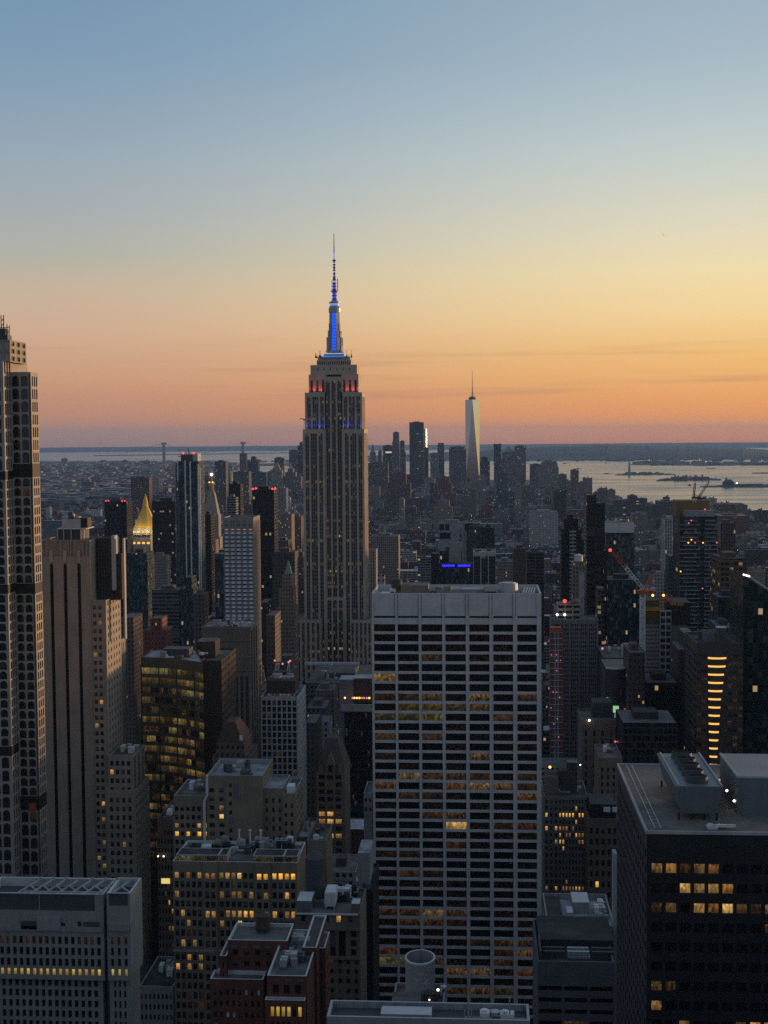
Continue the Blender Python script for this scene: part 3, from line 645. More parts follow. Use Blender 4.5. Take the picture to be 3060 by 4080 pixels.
    # lower setback blocks
    for pa, pb, py, yf, ny in ((1177, 1276, 2462, 14, 5), (1396, 1480, 2462, 14, 5), (1128, 1176, 2530, 6, 3)):
        q = (x0 + (pa - 1329) * k, x0 + (pb - 1329) * k, Y - yf, Y + 30)
        fr = [((i + .28) / ny, (i + .80) / ny, ST2) for i in range(ny)]
        b.stripes('wall', S, 'F', q, 0, z(py), fr, 3.7, mt=3); b.shell('wall', S, q, 0, z(py), 'F'); b.roof(q, z(py), .8, .5, S)
    b.fin()
LIMEB = solid('skyscraper_limestone', (.52, .415, .325), scale=.05, var=.18, streak=.2)
skyscraper()

# ------------------------------------------------------------------ the wide white office slab
def slab():
    Y = 560.0; q = (Xp(1481, Y, 2450), Xp(2157, Y, 2450), Y, Y + 33); zt = Zp(2364, Y, 1800); px = Y / FOC
    b = Bld('office_slab', 'wide white stone office slab with seven columns of long dark window bays', 'office tower', (q[0] + q[1]) / 2, Y + 16)
    n = 41; top = Zp(2482.5, Y, 1800); fh = 40.15 * px; pier = .95; bay = (q[1] - q[0] - pier * 2) / 7
    r = random.Random(3)
    special = {(0, 5): LITG, (2, 3): LITO, (1, 7): LITD, (0, 7): LITO, (2, 7): LITG, (4, 7): LITO, (6, 7): LITO, (1, 8): LITG, (2, 8): LITG, (3, 8): LITG, (4, 8): LITG, (0, 9): LITG, (1, 9): LITG, (2, 9): LITG, (5, 9): LITD, (0, 11): LITD, (2, 11): LITD, (0, 13): LITD, (4, 13): LITO, (1, 15): LITO, (2, 15): LITD, (3, 15): LITO, (4, 15): LITD, (6, 15): LITO, (0, 16): LITO, (3, 16): LITO, (4, 16): LITO, (5, 16): LITO, (6, 16): LITO, (1, 17): LITO, (2, 17): LITD, (6, 17): LITO, (3, 19): LITO, (2, 19): LITD, (3, 20): LITH, (5, 20): LITD, (6, 20): LITD, (3, 22): LITD, (0, 23): LITD, (1, 23): LITD, (1, 25): LITD, (2, 25): LITD, (0, 29): LITD, (1, 29): LITO, (2, 29): LITO, (3, 29): LITO, (1, 30): LITO, (2, 30): LITO, (3, 30): LITD, (4, 32): LITD, (5, 32): LITO, (6, 32): LITO, (0, 33): LITD, (0, 34): LITG, (1, 34): LITG, (2, 34): LITO, (5, 33): LITD, (6, 33): LITO, (5, 34): LITD, (3, 35): LITO, (4, 35): LITO, (6, 35): LITD, (3, 37): LITD, (4, 37): LITO, (5, 37): LITO}
    mats = lambda i, j: special.get((i, j), GLG)
    b.rec = .55
    b.grid('wall', TRAV, 'F', q, 7, n, 0.912, .73, top - n * fh, top, mats=mats, ml=pier / 2, mr=pier / 2)
    zs0, zs1 = Zp(2463, Y, 1800), Zp(2454, Y, 1800)
    b.plain('wall', TRAV, 'F', q, 0, top - n * fh); b.plain('wall', TRAV, 'F', q, top, zs0)
    b.grid('wall', TRAV, 'F', q, 7, 1, .905, .96, zs0, zs1, mats=BLACKM, ml=pier / 2, mr=pier / 2, nm='louvre')
    b.plain('wall', TRAV, 'F', q, zs1, zt)
    for i in range(8):     # piers stand proud, split by a dark joint each side
        x = q[0] + pier / 2 + bay * i; w = .45
        b.blk('pier', TRAV, x - w, x + w, Y - .45, Y + .02, 0, zt - .05)
        if 0 < i < 7:
            for s in (-1, 1): b.blk('joint', LOUV, x + s * .62 - .07, x + s * .62 + .07, Y - .06, Y + .02, zs1 + .1, zt - .1)
    b.shell('wall', TRAV, q, 0, zt, 'F'); b.roof(q, zt, 2.6, .6, COPE, DECKL)
    zd = zt - 2.6; X = lambda p: Xp(p, Y + 14, 2345)
    b.blk('penthouse', BUFF, X(1596), X(1706), Y + 15, Y + 27, zd, zd + 4.2, DECK); b.blk('penthouse', GREYC, X(1737), X(1930), Y + 18, Y + 30, zd, zd + 2.2, DECKL)
    b.blk('bulkhead', BUFF, X(1768), X(1798), Y + 7, Y + 12, zd, zd + 4.4, DECK); b.blk('skylight', WHITEM, X(1522), X(1556), Y + 6, Y + 14, zd, zd + 1.6)
    b.blk('shaft', BLACKM, X(1933), X(1977), Y + 8, Y + 27, zd, zd + 2.5); b.blk('shaft', BLACKM, X(2075), X(2130), Y + 4, Y + 27, zd, zd + 1.6)
    mb = MB(); mb.cyl((X(1990) + X(2060)) / 2, Y + 17, zd, zd + 5.0, 4.2, 4.0, 20); mb.cyl((X(1990) + X(2060)) / 2, Y + 17, zd + 5, zd + 5.3, 3.2, 3.2, 20); b.single('cooling_tower', mb, [STEEL])
    for i in range(5):
        mb = MB(); x = X(2082 + i * 10); mb.bar((x, Y + 5, zd + 2.0), (x + 1.5, Y + 25, zd + 2.0), .28); b.single('pipe', mb, STEEL)
    b.clutter((X(1705), X(1775), Y + 4, Y + 26), zd, 5, 2); b.clutter((X(1500), X(1600), Y + 12, Y + 30), zd, 3, 9)
    b.fin()
    return q, zd
SLABQ, SLABZ = slab()
def water_tank(label, x, y, z, r=2.4, h=4.2, leg=2.0, mat=WOOD, cone=.9):
    o = thing('water_tank', label, 'water tank', (x, y, z), 'rooftop water tanks'); off = (x, y, z)
    lg = MB()
    for a in range(6):
        c, s = math.cos(a * math.pi / 3) * r * .75, math.sin(a * math.pi / 3) * r * .75; lg.bar((x + c, y + s, z), (x + c, y + s, z + leg), .14)
    lg.cyl(x, y, z + leg - .25, z + leg, r * 1.05, n=14); lg.build('stand', BLACKM, o, off)
    bd = MB(); bd.cyl(x, y, z + leg, z + leg + h, r, r * .97, 18)
    for i in range(4): bd.cyl(x, y, z + leg + h * (.12 + i * .25), z + leg + h * (.12 + i * .25) + .12, r * 1.015, n=18)
    bd.build('barrel', mat, o, off)
    rf = MB(); rf.cyl(x, y, z + leg + h, z + leg + h + cone, r * 1.12, .12, 18); rf.build('roof', SLATE if mat is WOOD else mat, o, off)
    return o
water_tank('small timber water tank on the left end of the wide white slab roof', Xp(1578, 574, 2330), 578, SLABZ, 2.3, 4.0, 2.2)

# ------------------------------------------------------------------ left edge: slender tower of arched windows
def arched_tower():
    Y = 540.0; xa = Xp(33, Y, 2400); y2 = Yat(63, xa, 2400); xb = Xp(141, y2, 2400); y3 = Yat(187, xb, 3300); xl = Xp(-80, Y)
    b = Bld('arched_tower', 'slender pale tower with columns of arched windows at the left edge of the view', 'tower', (xl + xb) / 2, Y + 14)
    z = lambda py, Yq=y2: Zp(py, Yq, 80)
    S, D = LIME_L, BROWN
    GA = glass('arched_window_glass', col=(.012, .014, .016), blind=.25, blindcol=(.035, .045, .035)); GB_ = glass('sky_window_glass', col=(.03, .06, .085), blind=0, rough=.05)
    r = random.Random(1)
    A = (xl, xa, Y, Y + 30); B = (xl + 2, xb, y2, y3 + .6)
    fine = lambda i, j: GA if r.random() < .985 else LITD
    bands = [(1492, 1848, 7, 'w'), (1848, 1902, 1, 'm'), (1902, 2325, 11, 'w'), (2325, 2366, 1, 'm'), (2366, 3172, 21, 'w'), (3172, 3228, 1, 'o'), (3228, 4160, 18, 'w')]
    for p0, p1, n, kind in bands:
        z1, z0 = z(p0), z(p1)
        fw, fh = xa - B[0], B[1] - xa
        if kind == 'w':
            pw = .9 * Y / FOC * 10
            mm = (lambda i, j, p0=p0: GB_ if (p0 < 1500 and i == 1) else fine(i, j))
            b.grid('wall', S, 'F', B, 2, n, .80, .83, z0, z1, fw, fw + fh - pw, .45, 1.3, mm, vo=.4)
            b.plain('corner_pier', D, 'F', B, z0, z1, fw + fh - pw, fw + fh)
            side = y3 - y2
            b.grid('wall', S, 'R', B, 3, n, .62, .80, z0, z1, 0, side, .4, .5, fine, vo=.4, ml=.9)
            b.plain('wall', S, 'R', B, z0, z1, side)
        else:
            b.plain('mechanical_band' if kind == 'm' else 'terrace', BLACKM, 'F', B, z0, z1, fw); b.plain('mechanical_band', BLACKM, 'R', B, z0, z1)
            if kind == 'o': b.blk('planter', ORANGEM, B[1] - 4.5, B[1] - 1.5, y2 - .6, y2 + .1, z0, z0 + 3.0)
    b.plain('wall', S, 'F', B, z(1492), z(1482), xa - B[0]); b.plain('wall', S, 'R', B, z(1492), z(1482))
    b.shell('wall', S, B, 0, z(1482), 'FR'); b.roof(B, z(1482), 1, .6, COPE)
    ya = lambda py: Zp(py, Y, 20)
    for p0, p1, n, kind in [(1435, 1878, 8, 'w'), (1878, 1912, 1, 'm'), (1912, 2330, 11, 'w'), (2330, 2366, 1, 'm'), (2366, 2975, 16, 'w'), (2975, 3012, 1, 'm'), (3012, 4160, 22, 'w')]:
        z1, z0 = ya(p0), ya(p1)
        if kind == 'w':
            b.grid('wall', S, 'F', A, 3, n, .80, .84, z0, z1, 0, None, .45, 1.3, fine, vo=.4, mr=.8)
            b.grid('wall', S, 'R', A, 3, n, .66, .82, z0, z1, 0, y2 - Y, .4, .5, fine, vo=.4, ml=.7)
            b.plain('wall', S, 'R', A, z0, z1, y2 - Y)
        else:
            b.plain('mechanical_band', BLACKM, 'F', A, z0, z1); b.plain('mechanical_band', BLACKM, 'R', A, z0, z1)
    b.shell('wall', S, A, 0, ya(1435), 'FR'); b.roof(A, ya(1435), .6, .5, COPE)
    xc = Xp(40, Y + 2, 1400); q = (xl + 3, xc, Y + 2, Y + 22)
    b.grid('crown', LIME, 'F', q, 4, 2, .75, .7, ya(1435) - .6, ya(1352), mats=LIME_L, rec=.3, nm='crown_panel'); b.grid('crown', LIME, 'R', q, 3, 3, .6, .6, ya(1435) - .6, ya(1352), mats=GA, rec=.4); b.shell('crown', LIME, q, ya(1435) - .6, ya(1352), 'FR'); b.roof(q, ya(1352), .4, .3, LOUV)
    mb = MB(); X = lambda p: Xp(p, Y + 6, 1300); zt = ya(1352) - .4
    for p in (5, 15): mb.bar((X(p), Y + 6, zt), (X(p), Y + 6, ya(1250)), .16)
    for i in range(10): mb.bar((X(5), Y + 6, zt + i * 1.0), (X(15), Y + 6, zt + i * 1.0 + (.0 if i % 2 else 1.0)), .1)
    mb.bar((X(28), Y + 6, zt), (X(28), Y + 6, ya(1285)), .14); mb.bar((X(34), Y + 7, zt), (X(34), Y + 7, ya(1290)), .12)
    for h in (1345, 1335, 1318, 1300): mb.bar((X(-2), Y + 6, ya(h)), (X(36), Y + 6, ya(h)), .14)
    b.single('hoist_mast', mb, BLACKM)
    mb = MB(); mb.box(X(-10), X(36), Y + 4, Y + 9, zt, zt + 2.5); mb.box(X(0), X(24), Y + 5, Y + 9, zt + 2.5, zt + 5.2); b.single('machine_deck', mb, LOUV)
    b.fin()
arched_tower()

# ------------------------------------------------------------------ beige setback tower with three black stripes
def striped_tower():
    Y = 600.0; X = lambda p, y=2600, Yq=Y: Xp(p, Yq, y); z = lambda py, Yq=Y: Zp(py, Yq, 300)
    b = Bld('setback_tower', 'beige stone setback tower with three tall black window stripes on its face', 'tower', X(330), Y + 14)
    S = LIMEW; px = Y / FOC
    xr = X(366, 2600); q = (X(168, 2600), xr, Y, Y + 22)
    W = q[1] - q[0]; f = lambda p: (X(p, 2600) - q[0]) / W
    GS = glass('black_stripe_glass', blind=0, col=(.004, .004, .005), rough=.25, spec=.2)
    b.stripes('wall', S, 'F', q, 0, z(2218), [(f(205), f(219), GS), (f(259), f(273), GS), (f(314), f(328), GS)], 3.7, rec=1.2, mt=(2246 - 2218) * px, arch=1.0)
    b.grid('crown', S, 'F', q, 7, 1, .82, .92, z(2218), z(2152), mats=LIME, rec=.55, vo=.3, nm='crown_panel'); b.shell('wall', S, q, 0, z(2152), 'F'); b.roof(q, z(2152), 2, .7, S)
    for p in (212, 266, 321): b.blk('finial', LIME_L, X(p - 7), X(p + 7), Y - .5, Y + .01, z(2240), z(2192))
    for p in (180, 196, 232, 250, 290, 305, 340, 354): b.blk('fluting', LIME_L, X(p - 1.5), X(p + 1.5), Y - .35, Y + .02, z(2216), z(2150))
    zt = z(2152) - 2   # rooftop plant
    b.blk('plant_frame', LOUV, X(224), X(322), Y + 6, Y + 17, zt, z(2112)); b.blk('plant_house', STEEL, X(238), X(312), Y + 7, Y + 17, z(2112), z(2072)); b.blk('plant_deck', COPE, X(222), X(340), Y + 5, Y + 17.5, z(2112), z(2108))
    b.blk('plant_louvre', BLACKM, X(306), X(338), Y + 8, Y + 14, z(2108), z(2068)); b.clutter((X(225), X(335), Y + 6, Y + 16), z(2072), 4, 8)
    for p in (226, 250, 280, 318, 330, 345): mb = MB(); mb.bar((X(p), Y + 5, zt), (X(p), Y + 5, z(2108)), .18); b.single('frame_post', mb, STEEL)
    # window wing on the right and its lit west side
    ylast = Yat(482, X(425), 2700); w = (xr, X(426, 2700), Y + .4, ylast + 2)
    mats = pick(4, (GLB, .9), (LITW, .1))
    b.grid('wall', S, 'F', w, 2, 52, .62, .52, 0, z(2392), mats=mats, rec=.3, ml=.3, mr=1.6, mt=1.5); b.grid('wall', S, 'R', w, 5, 52, .34, .5, 0, z(2392), mats=pick(5, (GLB, .97), (LITD, .03)), rec=.3, ml=1, mr=1)
    b.shell('wall', S, w, 0, z(2392), 'FR'); b.roof(w, z(2392), .5, .4, S)
    r1 = (xr + .2, X(430, 2300), Y + 9, Y + 20); r2 = (X(430, 2300), X(458, 2300), Y + 10, Y + 20)
    b.shell('netting', NETS, r1, z(2392) - 1, z(2150)); b.roof(r1, z(2150), .3, .3, NETS, NETS); b.shell('netting', NETS, r2, z(2392) - 1, z(2215)); b.roof(r2, z(2215), .3, .3, NETS, NETS)
    mb = MB()
    for i in range(6): mb.bar((r1[0] + i * 1.3, r1[2] - .5, z(2392)), (r1[0] + i * 1.3, r1[2] - .5, z(2142)), .1)
    for i in range(14): mb.bar((r1[0], r1[2] - .5, z(2392) + i * 2), (r1[1], r1[2] - .5, z(2392) + i * 2), .06)
    b.single('scaffold', mb, LOUV)
    b.blk('stair_tower', PALEC, X(432), X(446), Y + 8, Y + 13, z(2360), z(2140)); b.blk('white_panel', PALEC, X(467, 2300), X(473, 2300), Y + 10, Y + 12.6, z(2560), z(2152))
    rr = (xr, X(484, 2800, ylast + 12), ylast + 2, ylast + 12)
    b.grid('wall', S, 'R', rr, 4, 1, .35, .98, 0, z(2300, ylast), mats=GL, rec=.5, nm='window_strip'); b.shell('wall', S, rr, 0, z(2300, ylast), 'R'); b.roof(rr, z(2300, ylast), .5, .4, S)
    rr = (xr, X(506, 2800, ylast + 24), ylast + 12, ylast + 24); z5 = z(2542, ylast + 20)
    b.grid('wall', S, 'R', rr, 4, 1, .35, .98, 0, z5, mats=GL, rec=.5, nm='window_strip'); b.shell('wall', S, rr, 0, z5, 'R'); b.roof(rr, z5, .5, .4, S)
    # lower setbacks in front on the right
    Y3 = Y - 3; s3 = (X(431, 3100, Y3), X(531, 3100, Y3), Y3, Y3 + 22); z3 = z(3008, Y3)
    m3 = pick(8, (GLB, .84), (LITD, .08), (LITW, .08))
    b.grid('wall', S, 'F', s3, 4, 29, .6, .55, 0, z3, mats=m3, rec=.3, ml=.5, mr=.8, mt=1.6); b.grid('wall', S, 'R', s3, 3, 1, .4, .98, z3 - 18, z3, mats=GL, rec=.5, mt=1, nm='window_strip'); b.plain('wall', S, 'R', s3, 0, z3 - 18); b.shell('wall', S, s3, 0, z3, 'FR'); b.roof(s3, z3, 1.2, .5, S); b.clutter(s3, z3 - 1.2, 6, 3)
    Y4 = Y - 6; s4 = (X(427, 3300, Y4), X(542, 3300, Y4), Y4, Y4 + 26); z4 = z(3146, Y4)
    b.grid('wall', S, 'F', s4, 4, 25, .5, .55, 0, z4, mats=pick(9, (GLB, .9), (LITW, .06), (LITD, .04)), rec=.3, ml=.8, mr=1.2, mt=2.6); b.grid('wall', S, 'R', s4, 8, 25, .5, .5, 0, z4, mats=GL, rec=.3, mt=1.5); b.shell('wall', S, s4, 0, z4, 'FR'); b.roof(s4, z4, .8, .5, S)
    b.fin()
NETS = solid('scaffold_netting', (.055, .046, .04), var=.5, scale=.5)
LIMEW = solid('warm_limestone', (.315, .28, .24), var=.18)
striped_tower()

# ------------------------------------------------------------------ bottom left: pale concrete block with deep small windows
PALEB = solid('grey_green_concrete', (.285, .295, .295))
def pale_block():
    Y = 345.0; X = lambda p, y=3800, Yq=Y: Xp(p, Yq, y); z = lambda py, Yq=Y: Zp(py, Yq, 300); S = PALEB
    b = Bld('office_block', 'pale concrete office block with small deep windows in the bottom left corner', 'office building', X(260), Y + 8)
    q = (X(-60), X(416), Y, Y + 13); zt = z(3562)
    rowmat = {0: (LITD, .75), 1: (GLN, 1), 2: (GLN, 1)}
    r = random.Random(2)
    def m(i, j): a, p = rowmat.get(j, (GLN, 1)); return a if r.random() < p else GLN
    def upper(q, n, u0=0, u1=None, ml=.3, mr=.6):
        W = (q[1] - q[0]) if u1 is None else u1
        b.grid('wall', S, 'F', q, n, 3, .56, .72, z(3857), z(3725), u0, W, .7, 0, m, ml=ml, mr=mr, vo=.4)
        b.grid('wall', S, 'F', q, n, 1, .48, .68, z(3893), z(3857), u0, W, .3, 0, LITY, ml=ml, mr=mr, vo=.6)
    upper(q, 18)
    b.plain('wall', S, 'F', q, z(3725), z(3632)); b.grid('wall', S, 'F', q, 2, 1, .985, .92, z(3632), zt, mats=LOUV, rec=.3, mr=2.2, vo=.3, nm='louvre'); b.plain('wall', S, 'F', q, z(3905), z(3893))
    lo = (q[0], X(402), Y + 1.4, Y + 13)
    b.grid('wall', S, 'F', lo, 17, 12, .56, .70, z(3905) - 12 * 44.3 * Y / FOC, z(3905), 0, None, .7, 0, GLN, mr=1.0, mt=0); b.plain('wall', S, 'F', lo, 0, z(3905) - 12 * 44.3 * Y / FOC); b.shell('wall', S, lo, 0, z(3905), 'F'); b.part('wall', S).face([(q[0], Y, z(3905)), (q[1], Y, z(3905)), (q[1], Y + 1.4, z(3905)), (q[0], Y + 1.4, z(3905))][::-1])
    b.shell('wall', S, q, z(3905), zt, 'F'); b.roof(q, zt, 2.4, .5, COPE, LOUV)
    e = (X(431), X(524), Y - .6, Y + 12)
    b.grid('wall', S, 'F', e, 3, 3, .42, .72, z(3850), z(3720), mats=m, rec=.7, vo=.4, ml=.4, mr=.4); b.grid('wall', S, 'F', e, 3, 1, .38, .7, z(3886), z(3850), mats=LITY, rec=.3, ml=.4, mr=.4)
    b.plain('wall', S, 'F', e, z(3720), z(3606)); b.grid('wall', S, 'F', e, 1, 1, .80, .92, z(3606), z(3553), mats=LOUV, rec=.25, nm='louvre'); b.plain('wall', S, 'F', e, z(3900), z(3886))
    e2 = (X(431), X(510), Y + .8, Y + 12); b.grid('wall', S, 'F', e2, 3, 12, .42, .7, z(3900) - 12 * 44.3 * Y / FOC, z(3900), mats=GLN, rec=.7, ml=.8, mr=.5); b.plain('wall', S, 'F', e2, 0, z(3900) - 12 * 44.3 * Y / FOC); b.shell('wall', S, e2, 0, z(3900), 'F')
    b.part('wall', S).face([(e[0], e[2], z(3900)), (e[1], e[2], z(3900)), (e[1], e2[2], z(3900)), (e[0], e2[2], z(3900))][::-1])
    b.shell('wall', S, e, z(3900), z(3553), 'F'); b.roof(e, z(3553), 2.4, .5, COPE, LOUV)
    g = (X(416), X(431), Y + 2.2, Y + 12); b.shell('wall', LOUV, g, 0, zt - 1); b.roof(g, zt - 1, .3, .2, S)
    b.blk('ledge', S, X(-60), X(412), Y - .5, Y + .02, z(3710), z(3690)); b.blk('ledge', S, X(440), X(520), Y - 1.2, Y - .58, z(3700), z(3672))
    b.blk('vent_box', LOUV, X(88), X(152), Y - .5, Y - .02, z(3704), z(3672)); b.blk('vent_box', GREYC, X(152), X(246), Y - .7, Y - .02, z(3705), z(3655)); b.blk('recess', BLACKM, X(246), X(262), Y - .1, Y - .02, z(3702), z(3678)); b.blk('recess', BLACKM, X(312), X(326), Y - .1, Y - .02, z(3702), z(3672)); b.blk('panel', LOUV, X(336), X(398), Y - .4, Y - .02, z(3700), z(3672))
    # pipe racks across the roof
    for i in range(8):
        x0 = X(95 + i * 52, 3540, Y + 6); mb = MB()
        mb.bar((x0, Y + 1, zt - .4), (x0 + 3.2, Y + 11.5, zt + .2), .22); mb.bar((x0 + 1.6, Y + 6, zt + .1), (x0 + 4.6, Y + 3, zt - .3), .16); mb.cyl(x0 + 3.2, Y + 10.5, zt - .4, zt + .9, .35, n=8); mb.bar((x0, Y + 2, zt - 2.2), (x0, Y + 2, zt - .4), .12)
        b.single('pipe_rack', mb, STEEL)
    for i, yy in enumerate((2.0, 11.2)):
        mb = MB(); mb.bar((X(90), Y + yy, zt + (.1 if i else -.3)), (X(414), Y + yy, zt + (.1 if i else -.3)), .25); b.single('roof_pipe', mb, STEEL)
    b.fin()
pale_block()

# ------------------------------------------------------------------ concave office building with glowing floors
def curved_office():
    Y = 640.0; b = Bld('curved_office', 'concave glass office building with yellow lit ribbon floors', 'office building', Xp(690, Y), Y + 10)
    N = 14; pts = []
    for i in range(N + 1):
        t = i / N; p = 566 + (812 - 566) * t; yy = Y + 4 - 15 * t ** 2.2
        pts.append((Xp(p, yy, 2900), yy))
    zt = Zp(2652, Y, 690); zp = Zp(2624, Y, 690); fh = 40.2 * Y / FOC; nf = 21; S = OLIVE
    zlow = zt - nf * fh
    wall, sp = b.part('wall', S), None
    def seg(name, mat, z0, z1, inset):
        mb = MB()
        for (xa, ya), (xb, yb) in zip(pts, pts[1:]): mb.face([(xa, ya + inset, z0), (xb, yb + inset, z0), (xb, yb + inset, z1), (xa, ya + inset, z1)])
        return mb
    for f in range(nf + 1):
        mb = seg('spandrel', S, zt - f * fh - fh * .36, zt - f * fh + .02, 0)
        for (xa, ya), (xb, yb) in zip(pts, pts[1:]):
            for zq in (zt - f * fh + .02, zt - f * fh - fh * .36): mb.face([(xa, ya, zq), (xb, yb, zq), (xb, yb + .7, zq), (xa, ya + .7, zq)])
        b.single('spandrel', mb, S)
    w = b.part('wall', S)
    for (xa, ya), (xb, yb) in zip(pts, pts[1:]): w.face([(xa, ya - .05, zt), (xb, yb - .05, zt), (xb, yb - .05, zp), (xa, ya - .05, zp)])
    for (xa, ya), (xb, yb) in zip(pts, pts[1:]): w.face([(xa, ya, 0), (xb, yb, 0), (xb, yb, zlow), (xa, ya, zlow)])
    back = [(pts[-1][0] - 12, Y + 30), (pts[0][0], Y + 30)]
    poly = pts + back
    for a, c in ((pts[-1], back[0]), (back[0], back[1]), (back[1], pts[0])): w.face([(*a, 0), (*c, 0), (*c, zp), (*a, zp)])
    mb = MB(); mb.face([(*p, zp - .8) for p in poly]); b.roofs.append(((pts[0][0], pts[-1][0], Y - 22, Y + 30), zp, b.single('roof', mb, DECKL)))
    rr = random.Random(6)
    allw = []
    for f in range(nf):
        for k in range(N):
            allw.append((f, k))
    lit_p = {0: .55, 1: .7, 2: .6, 3: .2, 4: .12, 5: .55, 6: .5, 7: .3, 8: .55, 9: .3, 10: .4, 11: .3, 12: .4, 13: .35, 14: .6, 15: .5, 16: .2, 17: .1, 18: .05, 19: .05, 20: .05}
    rest = MB(); ms = [GLTEAL, LITG, LITO]; cnt = 0
    for f, k in allw:
        (xa, ya), (xb, yb) = pts[k], pts[k + 1]; z1 = zt - f * fh - fh * .36; z0 = zt - (f + 1) * fh + .03
        if k == 0 or rr.random() < .45: cur = LITG if rr.random() < lit_p[f] * 1.6 else GLTEAL
        mt = cur
        if mt is LITG and rr.random() < .25: mt = LITO
        F4 = [(xa, ya + .6, z0), (xb, yb + .6, z0), (xb, yb + .6, z1), (xa, ya + .6, z1)]; UV = [(0, 0), (1, 0), (1, 1), (0, 1)]
        if cnt < 100: mb = MB(); mb.face(F4, 0, UV); o = b.single('window', mb, mt); cnt += 1
        else: rest.face(F4, ms.index(mt), UV)
    o = rest.build('window', ms, b.root, (b.x, b.y, 0)); o['kind'] = 'stuff'
    for k in (0, 4, 8, 12):
        (xa, ya) = pts[k]; b.blk('mullion', TEAL, xa - .25, xa + .25, ya - .15, ya + .5, zlow, zt)
    b.blk('penthouse', LOUV, Xp(655, Y + 14, 2600), Xp(760, Y + 14, 2600), Y + 10, Y + 20, zp - .8, zp + 3.0, DECK)
    b.clutter((pts[3][0], pts[-2][0], Y + 2, Y + 26), zp - .8, 8, 4); b.boxes.append(((pts[0][0], pts[-1][0], Y - 10, Y + 30), 0, zp)); b.fin()
OLIVE = solid('olive_stone_spandrel', (.115, .115, .085)); GLTEAL = glass('teal_office_glass', col=(.018, .026, .026), blind=.2, blindcol=(.05, .07, .06), glow=.12)
curved_office()

# ------------------------------------------------------------------ a general block: front, west (R) or east (L) sides with window grids
def block(name, label, cat, pa, pb, top, Y, D, S, F=None, R=None, L=None, cope=None, deck=DECK, ph=1.0, py=None, fin=True, base=0, clutter=0, seed=0, group=None, rec=.35):
    py = py or min(top + 400, 3600); q = (Xp(pa, Y, py), Xp(pb, Y, py), Y, Y + D); zt = Zp(top, Y, (pa + pb) / 2)
    b = Bld(name, label, cat, (q[0] + q[1]) / 2, Y + D / 2, group); b.rec = rec; b.q = q; b.zt = zt; b.px = Y / FOC
    sk = ''
    for f, s in (('F', F), ('R', R), ('L', L)):
        if s is None: continue
        sk += f; s = dict(s)
        if s.pop('strip', None): b.stripes('wall', S, f, q, base, zt, **s)
        else:
            fh = s.pop('fh_m'); nr = s.pop('nr', None) or int((zt - base - s.get('mt', 0)) / fh); low = zt - s.get('mt', 0) - nr * fh
            b.grid('wall', S, f, q, s.pop('nc'), nr, s.pop('fw'), s.pop('fh'), low, zt, **s); b.plain('wall', S, f, q, base, low)
    b.shell('wall', S, q, base, zt, sk); b.roof(q, zt, ph, .45, cope or S, deck)
    if clutter: b.clutter((q[0] + 1, q[1] - 1, q[2] + 1, q[3] - 1), zt - ph, clutter, seed)
    if fin: b.fin()
    return b
G = lambda **k: k
b = block('office_tower', 'dark brown windowless slab beside the concave lit office building', 'tower', 804, 888, 2632, 655, 40, DKB, R=G(nc=10, fh_m=3.6, fw=.45, fh=.45, mats=GL, rec=.2), fin=False)
b.blk('penthouse', DKB, Xp(784, 668, 2590), Xp(858, 668, 2590), 668, 680, b.zt - 1, Zp(2556, 668, 820), DECK); b.fin()
FIN3 = strip_mat('brown_window_strip', 2, wall=(.05, .045, .042), p=.05, hi=.35)
GREYP = solid('mauve_grey_panel', (.16, .155, .18)); LIMEP = solid('pinkish_limestone', (.30, .25, .23)); BROWNL = solid('brown_limestone', (.19, .155, .125)); DARKG = solid('dark_granite', (.05, .05, .055), rough=.5); WHITEG = solid('white_stone_grid', (.42, .43, .44))
# brown tower with a loggia storey under its flat roof
b = block('office_tower', 'brown stone tower with tall window stripes and a flat roof below the white windowed tower', 'tower', 808, 1000, 2497, 860, 32, BROWNL, F=G(strip=1, fr=[(.05 + i * .105, .11 + i * .105, FIN3) for i in range(9)], fl=3.7, mt=32), R=G(strip=1, fr=[(.10 + i * .3, .26 + i * .3, FIN3) for i in range(3)], fl=3.7, mt=3), py=2800, fin=False, deck=DECKL, clutter=14, seed=5)
zq = b.zt; f_ = b.q
b.grid('loggia', BROWNL, 'F', (f_[0] + .3, f_[1] - .3, f_[2] - .35, f_[3]), 10, 1, .62, .78, zq - 8.0, zq - .8, mats=GL, rec=.6); b.grid('wall', BROWNL, 'F', (f_[0] + .3, f_[1] - .3, f_[2] - .2, f_[3]), 13, 4, .5, .5, zq - 27, zq - 11, mats=pick(2, (GL, .9), (LITD, .1)), rec=.3)
b.blk('cornice', BROWNL, f_[0] - .5, f_[1] + .5, f_[2] - .9, f_[2] - .36, zq - 9.2, zq - 8.1); b.blk('cornice', BROWNL, f_[0] - .3, f_[1] + .3, f_[2] - .8, f_[2] - .25, zq - 28.4, zq - 27.1); b.fin()
